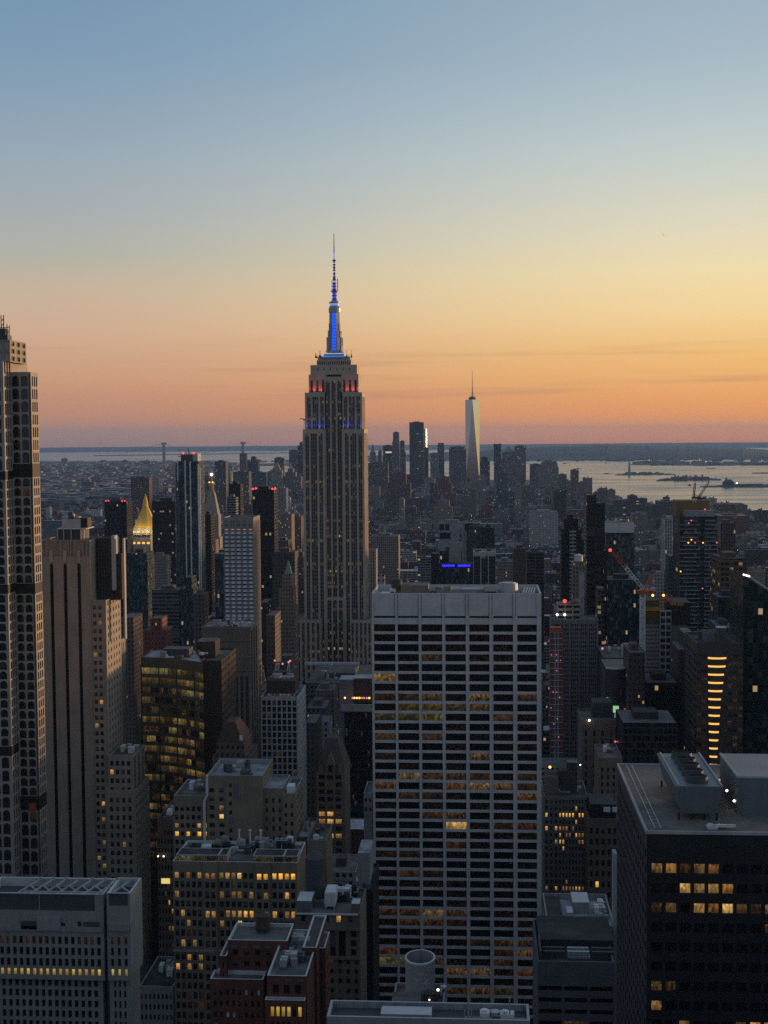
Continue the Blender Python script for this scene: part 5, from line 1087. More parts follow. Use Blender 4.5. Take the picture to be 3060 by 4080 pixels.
b.grid('wall', LATT, 'L', q, 14, 22, .66, .66, zt - 4 - 22 * 3.5, zt - 4, mats=GLN, rec=.5); b.plain('wall', LATT, 'L', q, zt - 4, zt - .7); b.plain('wall', LATT, 'L', q, 0, zt - 4 - 22 * 3.5)
b.shell('wall', DARKG, q, 0, zt - .7, 'FL'); mb = MB(); mb.box(q[0] - .25, q[1], Y - .25, yb, zt - .7, zt, bottom=True, top=False); b.single('roof_edge', mb, PALEC); b.roof((q[0] - .25, q[1], Y - .25, yb), zt, .35, .5, PALEC, SAND)
zd = zt - .35; mb = MB()
for s in (2.0, 3.4): mb.bar((q[0] + s, Y + 2, zd + .3), (q[0] + s, yb - 2, zd + .3), .09)
for i in range(20): mb.bar((q[0] + 2, Y + 3 + i * 2.9, zd + .25), (q[0] + 3.4, Y + 3 + i * 2.9, zd + .25), .05)
b.single('window_washing_rail', mb, STEEL)
# cooling tower with splayed sides
x0, x1 = Xp(2705, 309, 3180), Xp(2872, 309, 3180); ya, yb2 = 309.0, 341.0; zb_, zc = zd + 1.6, zd + 8.0; mb = MB()
mb.prism([(x0 + .8, ya + .8), (x1 - .8, ya + .8), (x1 - .8, yb2), (x0 + .8, yb2)], zb_, zc, 0, [(x0 - .8, ya), (x1 + .6, ya), (x1 + .6, yb2), (x0 - .8, yb2)])
b.single('cooling_tower', mb, [TEALP])
for i in range(5):
    mb = MB(); cx_ = (x0 + x1) / 2; yy = ya + 4.5 + i * 5.8; mb.cyl(cx_, yy, zc, zc + 1.3, 2.6, 2.4, 20, top=False); mb.cyl(cx_, yy, zc + .2, zc + .5, 2.4, n=20); mb.bar((cx_ - 2.3, yy, zc + 1.0), (cx_ + 2.3, yy, zc + 1.0), .14); b.single('fan_stack', mb, LOUV)
mb = MB()
for s in (x0 - .2, x1): mb.box(s, s + .4, ya, yb2, zc, zc + .35)
b.single('edge_walkway', mb, PALEC)
mb = MB()
for i in range(4): mb.box(x0 + i * (x1 - x0) / 3.3, x0 + i * (x1 - x0) / 3.3 + .4, ya + 1, ya + 1.4, zd, zb_); mb.box(x0 + i * (x1 - x0) / 3.3, x0 + i * (x1 - x0) / 3.3 + .4, yb2 - 2, yb2 - 1.6, zd, zb_)
b.single('support_frame', mb, BLACKM)
xa = Xp(2938, 315, 3200); b.blk('penthouse', TEALP, xa, q[1] - 3, 315, 338, zd, zd + 8.8, GREYC)
mb = MB(); mb.box(xa, q[1] - 3, 314.8, 315.1, zd + 8.5, zd + 9.0); mb.box(xa - .1, xa + .3, 315, 338, zd + 8.5, zd + 9.0); b.single('parapet', mb, PALEC)
for p, py in ((2866, 3108), (2896, 3150), (2925, 3191)): b.lamp(BULBP if p < 2880 else BULBW, [(Xp(p, 318, py), 318, Zp(py, 318, p))], .28, 'roof_light')
b.clutter((q[0] + 12, x0 + 12, 301, 307), zd, 3, 4, hmax=1.0); b.fin()
# pale fin wall standing on end left of it
block('fin_wall', 'thin pale concrete fin wall standing edge on beside the dark corner tower', 'wall', 2443, 2457, 3400, 410, 4, PALEC, py=3700)

# lower right of centre
Y = 405.0
b = block('office_building', 'dark flat roofed building with long tanks and a plain grey wall below the white slab', 'building', 2142, 2448, 3832, 385, 34, GREYP, py=3950, fin=False, deck=DECKD)
q = b.q; zt = b.zt; b.parts.pop('wall'); b.shell('wall', GREYP, q, 0, zt, 'F'); zz_ = zt - 96 * b.px
b.plain('wall', GREYP, 'F', q, zz_, zt); b.grid('wall', GREYP, 'F', q, 3, 12, .90, .42, zz_ - 12 * 3.4, zz_, mats=pick(2, (GLN, .96), (LITD, .04)), rec=.6, vo=.8); b.plain('wall', GREYP, 'F', q, 0, zz_ - 12 * 3.4)
X = lambda p, y=3800: Xp(p, 398, y)
for i in range(3):
    mb = MB(); xx = X(2160 + i * 95); mb.box(xx, X(2248 + i * 95), 390, 396, zt - 1, zt - .4); mb.bar((xx, 391, zt + .3), (X(2245 + i * 95), 391, zt + .3), .5); mb.bar((xx, 394, zt + .3), (X(2245 + i * 95), 394, zt + .3), .5); b.single('roof_tank', mb, STEEL if i == 1 else LOUV)
b.blk('plant_house', DARKG, X(2148), X(2445), 398, 418, zt - 1, Zp(3745, 398, 2300), DECKD); b.blk('plant_wall', LOUV, X(2144), X(2150), 386, 398, zt - 1, Zp(3730, 398, 2300)); b.fin()
b = block('office_building', 'grey mechanical rooftop with pale parapets just right of the white slab', 'building', 2180, 2450, 3688, 420, 30, GREYC, py=3750, fin=False, deck=DECKL, ph=2.0)
q = b.q; zt = b.zt; X = lambda p, y=3650: Xp(p, 432, y); zz_ = lambda p: Zp(p, 432, 2300)
b.blk('penthouse', GREYC, X(2285), X(2352), 436, 446, zt - 2, zz_(3612), COPE); b.blk('bulkhead', PALEC, X(2258), X(2282), 430, 436, zt - 2, zz_(3628), COPE); b.blk('duct', PALEC, X(2240), X(2445), 428, 430, zt - 2, zz_(3668)); b.blk('plant_wall', GREYP, q[0], X(2240), 424, 448, zt - 2, zz_(3640), DECKD)
b.clutter((X(2355), X(2445), 430, 448), zt - 2, 8, 4, [PALEC, STEEL, WHITEM], 3); b.fin()
# white lit windows building right of the slab, then brown block
Y = 600.0; z = lambda p: Zp(p, Y, 2255)
b = block('office_building', 'grey stone building with pairs of amber windows directly right of the white slab', 'building', 2168, 2342, 3172, Y, 28, GREYS, py=3400, fin=False, deck=DECKD)
q = b.q; zt = b.zt; W = q[1] - q[0]; b.parts.pop('wall'); b.shell('wall', GREYS, q, 0, zt, 'F'); rr = random.Random(4)
LR = {2: .9, 4: .55, 5: .8, 6: .75, 13: .45, 15: .25}
for u0, u1, n in ((0, .33, 3), (.33, .92, 8), (.92, 1, 1)):
    b.grid('wall', GREYS, 'F', q, n, 22, .46, .6, zt - 22 * 3.0 - 1, zt - 1, u0 * W, u1 * W, .3, 0, lambda i, j: (LITW if j != 2 else LITB) if (rr.random() < LR.get(j, .04) * (1 if n == 8 else .5)) else GL); b.plain('wall', GREYS, 'F', q, zt - 1, zt, u0 * W, u1 * W); b.plain('wall', GREYS, 'F', q, 0, zt - 67, u0 * W, u1 * W)
X = lambda p, y=3130: Xp(p, Y + 8, y)
b.blk('penthouse', BROWNL, X(2172), X(2225), Y + 6, Y + 16, zt - 1, z(3110), DECKD); b.blk('penthouse', DARKG, X(2228), X(2300), Y + 9, Y + 20, zt - 1, z(3092), DECKD); b.blk('chimney', DARKG, X(2262), X(2300), Y + 10, Y + 16, z(3092), z(3060)); b.lamp(BULBA, [(X(2190), Y + 5.5, z(3069))], .6, 'roof_light'); b.lamp(BULBW, [(X(2310), Y + 5, z(3058))], .3, 'roof_light'); b.clutter((X(2170), X(2335), Y + 2, Y + 26), zt - 1, 8, 5); b.fin()
b = block('office_building', 'dark brown building with a single bright square window left of the pale fin wall', 'building', 2344, 2462, 3262, 575, 30, BROWN, F=G(nc=5, fh_m=4.6, fw=.5, fh=.55, mats=lambda i, j: LITB if (i, j) == (1, 5) else (LITW if j == 9 and i in (1, 3) else GL), mt=3), py=3400, fin=False, deck=DECKD)
b.blk('penthouse', BLACKM, Xp(2352, 580, 3230), Xp(2455, 580, 3230), 580, 598, b.zt - 1, Zp(3205, 580, 2400), DECKD); b.blk('skylight', WHITEM, Xp(2405, 579, 3230), Xp(2432, 579, 3230), 578.9, 579.8, Zp(3235, 579, 2400), Zp(3217, 579, 2400)); b.blk('skylight', WHITEM, Xp(2440, 579, 3230), Xp(2458, 579, 3230), 578.9, 579.8, Zp(3235, 579, 2400), Zp(3217, 579, 2400)); b.fin()
block('office_building', 'brown grey stone building with narrow paired windows behind the pale roofed corner tower', 'building', 2388, 2480, 3020, 660, 30, BROWNL, F=G(nc=4, fh_m=3.6, fw=.36, fh=.6, mats=pick(3, (GL, .96), (LITD, .04)), mt=4), py=3100, clutter=4, seed=3)
b = block('office_building', 'stepped grey stone building with stubby towers beside the green lit curved sign', 'building', 2318, 2452, 2868, 720, 30, BROWNL, F=G(nc=4, fh_m=4.4, fw=.26, fh=.7, mats=pick(5, (GL, .95), (LITD, .05)), mt=5), py=2950, fin=False)
b.blk('tower', BROWNL, Xp(2448, 724, 2900), Xp(2498, 724, 2900), 722, 746, 0, Zp(2900, 724, 2470), DECKL); b.blk('penthouse', DARKG, Xp(2362, 730, 2850), Xp(2440, 730, 2850), 730, 744, b.zt - 1, Zp(2800, 730, 2400), DECKD); b.lamp(BULBW, [(Xp(2348, 719, 2870), 719, Zp(2870, 719, 2348))], .55, 'wall_light'); b.lamp(BULBP, [(Xp(2452, 719, 2955), 719, Zp(2955, 719, 2452))], .5, 'wall_light'); b.fin()
# hotel slab, hoist
Y = 950.0
b = block('hotel_slab', 'wide grey hotel slab with a dense grid of small dark windows', 'hotel', 2196, 2384, 2468, Y, 24, GREYS, F=G(nc=24, fh_m=2.95, fw=.62, fh=.62, mats=pick(5, (GL, .96), (LITD, .04)), mt=2.6, rec=.3), py=2700, fin=False)
q = b.q; zt = b.zt; zq = lambda p: Zp(p, Y, 2270)
for i in range(6): b.blk('pier', GREYS, q[0] + (q[1] - q[0]) * i / 5.2, q[0] + (q[1] - q[0]) * i / 5.2 + .9, Y - .5, Y + .01, 0, zt - .2)
h = (Xp(2222, Y + 4, 2430), Xp(2312, Y + 4, 2430), Y + 4, Y + 18); b.grid('penthouse', LIME, 'F', h, 3, 3, .85, .5, zt - 1, zq(2410), mats=GL, rec=.5); b.shell('penthouse', LIME, h, zt - 1, zq(2410), 'F'); b.roof(h, zq(2410), .5, .4, COPE)
for p in (2220, 2250): b.lamp(BULBW, [(Xp(p, Y + 1, 2450), Y + 1, zq(2450))], .8, 'roof_light')
b.lamp(BULBR, [(Xp(2250, Y + 3, 2397), Y + 3, zq(2397))], 1.3); b.fin()
water_tank('conical roofed tank on the hotel penthouse roof', Xp(2292, Y + 10, 2400), Y + 10, zq(2410) - .5, 3.0, 1.6, .4, BROWNL, 2.6)
Y = 900.0; o = thing('construction_hoist', 'orange framed construction hoist tower running up beside the hotel slab', 'hoist', (Xp(2218, Y, 2700), Y, 0)); off = (o.location[0], Y, 0); X = lambda p: Xp(p, Y, 2700); z = lambda p: Zp(p, Y, 2218)
mb = MB(); mb.box(X(2192), X(2243), Y + 1, Y + 5, 0, z(2512)); mb.build('shaft', solid('hoist_mesh', (.16, .095, .08)), o, off)
for p in (2192, 2212, 2224, 2243):
    mb = MB(); mb.bar((X(p), Y + .8, 0), (X(p), Y + .8, z(2500)), .22); mb.build('mast_post', ORANGEM if p in (2192, 2243) else COPE, o, off)
for i in range(26):
    mb = MB(); zc_ = z(2520 + i * 24); mb.bar((X(2192), Y + .7, zc_), (X(2243), Y + .7, zc_), .16); mb.build('landing', COPE, o, off)
mb = MB(); mb.box(X(2194), X(2236), Y + .2, Y + 5, z(2518), z(2500)); mb.build('top_frame', ORANGEM, o, off)
for p, py in ((2197, 2609), (2217, 2609), (2218, 2631), (2233, 2631), (2218, 2672), (2204, 2757), (2218, 2757), (2230, 2778), (2196, 2820), (2221, 2864), (2206, 2884), (2226, 2936)):
    mb = MB(); mb.ball((X(p), Y - .2, z(py)), .32); mb.build('hoist_light', BULBP, o, off)
# curved building with the glowing green sign
Y = 800.0; b = Bld('curved_building', 'dark round fronted building with a green lit sign band', 'building', Xp(2455, Y, 2700), Y + 14); X = lambda p: Xp(p, Y, 2750); z = lambda p: Zp(p, Y, 2460)
def arc(p0, p1, n, bulge): return [(X(p0 + (p1 - p0) * i / n), Y - bulge * math.sin(math.pi * (.15 + .85 * i / n))) for i in range(n + 1)]
def band(name, mat, p0, p1, za, zb, out, n=10):
    mb = MB(); A = [(x, y - out) for x, y in arc(p0, p1, n, 5)]
    for (xa, ya), (xb, yb_) in zip(A, A[1:]): mb.face([(xa, ya, za), (xb, yb_, za), (xb, yb_, zb), (xa, ya, zb)]); mb.face([(xa, ya, zb), (xb, yb_, zb), (xb, yb_ + 2, zb), (xa, ya + 2, zb)])
    return b.single(name, mb, mat)
band('wall', DARKG, 2412, 2510, 0, z(2660), 0); mb = MB(); mb.box(X(2412), X(2510), Y, Y + 30, 0, z(2660)); b.single('rear_wall', mb, DARKG); band('roof_edge', COPE, 2412, 2512, z(2662), z(2656), .4)
SIGNG = emit('green_sign_face', (.42, .90, .46), .62); SIGNR = emit('red_sign_face', (1, .12, .05), .7); SHOPW = lit('shop_window', (1, .8, .6), .3, 1.6, .8, 12)
band('sign_band', SIGNG, 2430, 2482, z(2832), z(2806), .6); band('sign_panel', SIGNR, 2484, 2498, z(2838), z(2818), .6, 3); band('sign_band', SIGNG, 2500, 2509, z(2838), z(2818), .6, 2); band('sign_blade', SIGNG, 2443, 2452, z(2852), z(2834), .7, 2); band('sign_blade', SIGNG, 2415, 2424, z(2796), z(2775), .6, 2)
for p, py0, py1 in ((2470, 2876, 2846), (2484, 2872, 2846), (2497, 2886, 2848), (2482, 2890, 2876), (2500, 2850, 2842)): band('shop_light', emit('shop_glow', (1, .62, .35), 1.1), p - 4, p + 3, z(py0), z(py1), .5, 2)
band('lit_window', LITG, 2466, 2476, z(2765), z(2740), .3, 2)
b.boxes.append(((X(2412), X(2510), Y - 5, Y + 30), 0, z(2660))); b.fin()
b = block('office_building', 'dark wide roofed hall with two round topped white cooling towers on top', 'building', 2405, 2545, 2622, 900, 60, DARKG, py=2650, fin=False, deck=DECK)
for i in range(2):
    mb = MB(); xx = Xp(2478 + i * 34, 915, 2590); w = 5.4; mb.box(xx, xx + w, 905, 922, b.zt - 1, b.zt + 6); mb.cyl(xx + w / 2, 910, b.zt + 6, b.zt + 7.2, 2.4, 2.0, 14); mb.cyl(xx + w / 2, 917, b.zt + 6, b.zt + 7.2, 2.4, 2.0, 14); b.single('cooling_tower', mb, PALEC)
b.clutter(b.q, b.zt - 1, 5, 3); b.lamp(BULBP, [(Xp(2400, 898, 2584), 898, Zp(2584, 898, 2400))], .8, 'wall_light'); b.fin()

# ------------------------------------------------------------------ middle distance towers
WALL_A = windows_wall('small_window_wall', 3.0, 3.6, .25, .75, .3, .8, .07); WALL_B = windows_wall('ribbon_window_wall', 7.0, 3.5, .03, .97, .35, .92, .05); WALL_C = windows_wall('pier_window_wall', 2.6, 3.6, .3, .8, .12, .98, .05); WALL_G = windows_wall('glass_curtain_wall', 1.6, 3.7, .06, .94, .08, .94, .022, gl=(.03, .05, .055)); WALL_D = windows_wall('dark_curtain_wall', 2.2, 3.6, .08, .92, .2, .95, .03, gl=(.01, .01, .012)); WALL_L = windows_wall('lit_office_wall', 3.2, 3.8, .1, .9, .3, .85, .22, gl=(.012, .011, .010), hi=.5)
WALL_BAL = windows_wall('balcony_wall', 9.0, 3.3, .05, .95, .22, .98, .03, gl=(.012, .016, .018)); WALL_S = windows_wall('stone_window_wall', 2.4, 3.4, .3, .7, .3, .75, .05)
C = lambda r, g, b: (r, g, b, 1)
def tower(name, label, cat, tiers, Y, D, wall, col, roofcol=None, fin=True, group=None, crown=None, py=None):
    """a farther building: stacked tiers (left, right, top) given bottom to top; each tier a body with its own roof"""
    pa, pb, top = tiers[-1]; b = Bld(name, label, cat, (Xp(tiers[0][0], Y, top + 150) + Xp(tiers[0][1], Y, top + 150)) / 2, Y + D / 2, group)
    z0 = -drop(b.x, Y); d0 = 0
    for k, (pa, pb, top) in enumerate(tiers):
        z1 = Zp(top, Y, (pa + pb) / 2); xa, xb = Xp(pa, Y, top + 60), Xp(pb, Y, top + 60)
        mb = MB(); mb.col = C(*col); ins = min(k * .8, 3)
        mb.box(xa, xb, Y + ins, Y + D - ins, z0, z1, top=False); b.single('body' if k == 0 else 'setback', mb, wall); b.boxes.append(((xa, xb, Y + ins, Y + D - ins), z0, z1))
        rb = MB(); rb.col = C(*(roofcol or (.12, .12, .125))); rb.box(xa + .4, xb - .4, Y + ins + .4, Y + D - ins - .4, z1 - .5, z1 - .3, top=True)
        ph = MB(); ph.col = C(*[c * .8 for c in col])
        b.roofs.append(((xa, xb, Y, Y + D), z1, b.single('roof', rb, TINTED)))
        if k == len(tiers) - 1 and xb - xa > 9:
            ph.box(xa + (xb - xa) * .25, xa + (xb - xa) * .7, Y + D * .3, Y + D * .7, z1 - .4, z1 + 3.2); b.single('penthouse', ph, TINTED)
        z0 = z1 - .4
    b.zt = z1; b.Y = Y; b.xm = (xa + xb) / 2; b.w = xb - xa
    if fin: b.fin()
    return b
m_, t_, TB = newmat('tinted_plain'); at = t_.n('ShaderNodeAttribute', attribute_name='tint'); nn = t_.n('ShaderNodeTexNoise'); tcc = t_.n('ShaderNodeTexCoord'); t_.put(nn.inputs['Vector'], tcc.outputs['Object']); t_.put(nn.inputs['Scale'], .2); t_.put(nn.inputs['Detail'], 5.0)
sc_ = t_.n('ShaderNodeVectorMath', operation='SCALE'); t_.put(sc_.inputs[0], at.outputs['Color']); t_.put(sc_.inputs[3], t_.ss(nn.outputs[0], .25, .75, .55, 1.45, 'LINEAR')); setp(t_, TB, Base_Color=sc_.outputs[0], Roughness=.85); TINTED = m_
def reds(b, Y, pts, r=.9):
    b.lamp(BULBR, [(Xp(p, Y, py), Y, Zp(py, Y, p)) for p, py in pts], r)

GOLDG = solid('gilded_roof', (.80, .50, .09), rough=.5, metal=.3, var=.1); GLBLUE2 = solid('pale_glass_screen', (.16, .21, .23), rough=.3); DARKB = solid('dark_brown_cladding', (.065, .058, .05), rough=.6); NETYB = solid('dark_yellow_netting', (.10, .07, .016)); ORANGEB = solid('orange_floor_edge', (.20, .08, .05)); WALL_GREEN = windows_wall('green_curtain_wall', 2.6, 3.9, .04, .96, .1, .95, .004, gl=(.012, .022, .020))
# left middle distance
b = tower('dark_tower', 'black slab tower with red beacons left of the gold pyramid roof', 'tower', [(417, 505, 1998)], 1900, 34, WALL_D, (.016, .016, .018), fin=False); reds(b, 1897, [(422, 1996), (432, 1995), (486, 1996), (497, 1996)]); b.blk('mast_frame', LOUV, Xp(440, 1910, 1985), Xp(480, 1910, 1985), 1908, 1914, b.zt, b.zt + 5); b.fin()
Y = 2050.0; b = Bld('gold_pyramid_building', 'stone building crowned by a glowing octagonal gold pyramid', 'building', Xp(565, Y, 2100), Y + 22); X = lambda p, y=2100: Xp(p, Y, y); z = lambda p: Zp(p, Y, 565); k = Y / FOC
xm = X(567, 2030); yc = Y + 20; GS_ = (.34, .31, .27)
for p0, p1, ptop, pbot, nm in ((524, 598, 2128, 2700, 'body'), (512, 603, 2118, 2132, 'cornice_storey')):
    mb = MB(); mb.col = C(*GS_); mb.box(X(p0), X(p1), Y + (2 if nm == 'body' else 0), Y + 36, 0 if nm == 'body' else z(pbot), z(ptop)); b.single(nm, mb, WALL_S); b.boxes.append(((X(p0), X(p1), Y, Y + 36), 0, z(ptop)))
GLOW = emit('crown_uplight', (1, .60, .16), 1.1); cnt = 0
for i in range(4):
    b.blk('lit_opening', GLOW, X(526 + i * 19), X(538 + i * 19), Y - .2, Y + .05, z(2123), z(2116)); b.blk('lit_window', GLOW, X(526 + i * 19), X(537 + i * 19), Y + 1.7, Y + 2.05, z(2168), z(2160))
for rr_, z0_, z1_, r1, nm in ((19.0, z(2106), z(2021), 4.2, 'pyramid'), (4.4, z(2021), z(2000), 3.6, 'lantern'), (3.6, z(2000), z(1968), .1, 'spire')):
    mb = MB(); mb.cyl(xm, yc, z0_, z1_, rr_, r1, 8); b.single(nm, mb, GOLDG)
mb = MB(); mb.cyl(xm, yc, z(2118), z(2104), 20.0, 19.2, 8); b.single('drum', mb, LIME)
for i in range(8):
    a = i * math.pi / 4; mb = MB(); mb.cyl(xm + 17 * math.cos(a), yc + 13 * math.sin(a), z(2118), z(2098), 1.3, .4, 6); b.single('pinnacle', mb, GOLDG)
for dx, dy, e_ in ((-20, -2, 5500), (-7, -5, 4200), (7, -5, 4200), (20, -2, 5500), (-22, 16, 5500), (22, 16, 5500)):
    L = bpy.data.lights.new('crown_floodlight', 'POINT'); L.energy = e_; L.color = (1, .76, .36); L.shadow_soft_size = 1.0; o = bpy.data.objects.new('floodlight', L); COL.objects.link(o); o.parent = b.root; o.location = (xm + dx - b.x, Y + dy - b.y, z(2112))
b.fin()
tower('office_tower', 'dark brown office slab with scattered amber windows right of the gold pyramid', 'tower', [(606, 706, 1996)], 1850, 40, WALL_L, (.022, .019, .018))
tower('stone_building', 'pale stone block with a lit west side standing right below the gold pyramid', 'building', [(600, 664, 2216)], 1650, 24, WALL_S, (.30, .27, .25))
tower('stone_building', 'slim grey stone tower set against the right flank of the gold crowned building', 'building', [(585, 625, 2280), (590, 622, 2235)], 1760, 20, WALL_S, (.24, .22, .2))
b = tower('glass_block', 'dark blue glass block with a flat crown in front of the gold crowned building', 'building', [(508, 588, 2232), (512, 585, 2204)], 1450, 34, WALL_G, (.04, .045, .05)); 
tower('glass_block', 'lower dark glass block stepping down toward the beige setback tower', 'building', [(480, 520, 2215)], 1500, 26, WALL_D, (.03, .035, .04))
# glass tower with white vertical fins
Y = 1600.0; b = tower('glass_tower', 'tall teal glass tower with white vertical fins and red beacons', 'tower', [(712, 792, 1838)], Y, 34, WALL_G, (.045, .06, .06), fin=False); X = lambda p, y=2100: Xp(p, Y, y); z = lambda p: Zp(p, Y, 750)
mb = MB(); mb.col = C(.04, .06, .07); mb.prism([(X(683), Y + 20), (X(697), Y + 8), (X(714), Y + 2), (X(714), Y + 33), (X(683), Y + 33)], 0, z(1845)); b.single('side_wing', mb, WALL_G)
for p0, p1, ya, yb_ in ((710, 714, 1832, 1915), (739, 744, 1835, 2360), (759, 764, 1838, 2360), (790, 795, 1850, 2560), (798, 801, 1860, 2560)): b.blk('fin', WHITEM, X(p0), X(p1), Y - .8, Y + .2, z(yb_), z(ya))
b.blk('crown', LOUV, X(720), X(768), Y + 6, Y + 24, b.zt - 1, z(1812), DECK); b.blk('crown_fin', PALEC, X(769), X(788), Y + 5, Y + 25, b.zt - 1, z(1808)); mb = MB(); mb.bar((X(752), Y + 10, z(1812)), (X(747), Y + 10, z(1786)), .5); mb.bar((X(742), Y + 10, z(1812)), (X(738), Y + 10, z(1800)), .3); mb.bar((X(706), Y + 12, z(1818)), (X(722), Y + 12, z(1819)), .4); b.single('davit', mb, BLACKM); reds(b, Y + 4, [(729, 1805), (771, 1805)], 1.2); b.fin()
tower('brown_slab', 'narrow dark red brick slab between the finned glass tower and the clock tower', 'tower', [(808, 840, 2050)], 1700, 30, WALL_D, (.045, .025, .022))
# campanile
Y = 2250.0; b = tower('campanile', 'pale stone campanile tower with a steep roof and a white beacon at its tip', 'tower', [(806, 877, 2140), (812, 871, 2050)], Y, 24, WALL_S, (.34, .32, .30), fin=False); X = lambda p, y=2000: Xp(p, Y, y); z = lambda p: Zp(p, Y, 838); xm = X(838, 1960)
mb = MB(); hw = X(867) - xm; mb.prism([(xm - hw, Y + 1), (xm + hw, Y + 1), (xm + hw, Y + 23), (xm - hw, Y + 23)], b.zt - .4, z(1962), 0, [(xm - 5, Y + 7), (xm + 5, Y + 7), (xm + 5, Y + 17), (xm - 5, Y + 17)]); b.single('steep_roof', mb, LIME)
mb = MB(); mb.cyl(xm, Y + 12, z(1962), z(1930), 4.2, 3.4, 8); mb.cyl(xm, Y + 12, z(1930), z(1898), 2.0, 1.4, 8); mb.cyl(xm, Y + 12, z(1886), z(1878), 1.2, .1, 6); b.single('lantern', mb, solid('gilded_bronze', (.42, .25, .10))); b.lamp(emit('white_beacon', (1, .93, .85), 7, sample=False), [(xm, Y + 12, z(1892))], 2.2, 'beacon'); b.lamp(BULBA, [(xm - 3, Y + 8, z(1922)), (xm + 2.5, Y + 8, z(1922))], 1.2, 'crown_light'); b.fin()
tower('glass_block', 'blue grey slab tower with a lighter edge far behind the campanile', 'tower', [(857, 900, 1838)], 3900, 40, WALL_C, (.14, .14, .15))
tower('glass_block', 'short dark tower with white floor bands left of the red beacon tower', 'tower', [(911, 958, 1928)], 1900, 26, WALL_D, (.03, .028, .028)); tower('glass_block', 'pale banded glass block tucked beneath the short dark tower', 'building', [(905, 940, 1980)], 1850, 20, WALL_B, (.20, .23, .22))
tower('grey_slab', 'wide grey tower with a lit roof line beyond the short dark tower', 'tower', [(928, 992, 1880)], 4300, 50, WALL_C, (.13, .13, .14))
b = tower('dark_tower', 'black glass tower with red beacons standing left of the art deco skyscraper', 'tower', [(1005, 1092, 1950)], 1480, 30, WALL_D, (.02, .02, .022), fin=False); reds(b, 1477, [(1007, 1948), (1019, 1946), (1085, 1948), (1096, 1946)], 1.1); b.fin()
tower('glass_block', 'teal glass block behind the left edge of the white windowed tower', 'building', [(856, 892, 2208)], 1120, 24, WALL_G, (.04, .06, .065)); tower('stone_building', 'dark narrow stone tower behind the white windowed tower', 'building', [(800, 860, 2150)], 2000, 24, WALL_S, (.2, .18, .165))
b = tower('stepped_tower', 'slim stepped brown stone tower with a pointed cap left of the art deco skyscraper', 'tower', [(1100, 1176, 2420), (1112, 1168, 2345), (1124, 1162, 2290)], 1190, 22, WALL_S, (.26, .19, .14), fin=False); mb = MB(); mb.cyl(b.xm, 1201, b.zt, Zp(2235, 1200, 1140), 4.6, .4, 4); b.single('cap', mb, COPPER); b.fin()
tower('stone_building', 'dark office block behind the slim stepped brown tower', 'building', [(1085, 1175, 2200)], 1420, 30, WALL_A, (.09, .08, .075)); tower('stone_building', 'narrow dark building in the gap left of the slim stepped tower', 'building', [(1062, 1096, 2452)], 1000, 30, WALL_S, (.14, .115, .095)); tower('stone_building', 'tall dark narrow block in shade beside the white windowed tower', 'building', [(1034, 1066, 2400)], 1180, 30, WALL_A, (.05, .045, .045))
tower('glass_block', 'tall blue grey residential block in front of the finned glass tower', 'building', [(716, 770, 2345), (740, 764, 2300)], 1250, 24, WALL_G, (.06, .065, .075)); tower('stone_building', 'brown brick apartment block with red corner lights left of the white windowed tower', 'building', [(770, 812, 2370)], 1150, 24, WALL_A, (.16, .12, .10)); tower('stone_building', 'grey office building with a broad cornice below the pale stone block', 'building', [(606, 714, 2352)], 1250, 30, WALL_B, (.13, .12, .115)); tower('brick_building', 'orange red brick tower block in front of the finned glass tower', 'building', [(572, 660, 2510), (598, 640, 2465)], 950, 22, WALL_S, (.22, .075, .045)); tower('stone_building', 'brown building with a sloping west wall right of the beige setback tower', 'building', [(484, 532, 2460)], 980, 28, WALL_S, (.17, .135, .115))
b = tower('stone_building', 'mansard roofed brown stone building under the brown loggia tower', 'building', [(846, 990, 3010), (860, 970, 2960)], 600, 26, WALL_S, (.13, .10, .085), fin=False); mb = MB(); q0, q1 = Xp(862, 602, 2950), Xp(968, 602, 2950); mb.prism([(q0, 602), (q1, 602), (q1, 624), (q0, 624)], b.zt - .3, Zp(2888, 602, 915), 0, [(q0 + 3.5, 608), (q1 - 4.5, 608), (q1 - 4.5, 620), (q0 + 3.5, 620)]); b.single('mansard_roof', mb, solid('red_slate', (.07, .04, .035))); b.blk('skylight', GLW, Xp(955, 602, 2935), Xp(966, 602, 2935), 601.8, 602.2, Zp(2950, 602, 960), Zp(2930, 602, 960)); b.fin()
b = tower('flat_roof_hall', 'wide low building with a long white edged roof below the art deco skyscraper', 'building', [(1216, 1480, 2722)], 1000, 85, WALL_A, (.12, .115, .11), (.10, .10, .105), fin=False); mb = MB(); zr = b.zt; mb.box(Xp(1212, 1080, 2690), Xp(1430, 1080, 2690), 1083, 1085, zr - .5, zr + 1.6); b.single('parapet', mb, COPE); b.clutter((Xp(1230, 1020, 2700), Xp(1460, 1020, 2700), 1010, 1078), zr - .3, 12, 4, [STEEL, LOUV, PALEC, BUFF], 5); b.fin()
b = tower('brick_building', 'brick rooftop with a steel gantry and pink lamps left of the white grid tower', 'building', [(1082, 1170, 2675)], 790, 24, WALL_S, (.15, .075, .055), fin=False); z = lambda p: Zp(p, 792, 1125); X = lambda p: Xp(p, 792, 2650)
for p in (1098, 1108, 1143, 1152):
    mb = MB(); mb.bar((X(p), 793, b.zt - .3), (X(p) + (.9 if p in (1108, 1143) else 0), 793, z(2640)), .22); b.single('gantry_leg', mb, COPE)
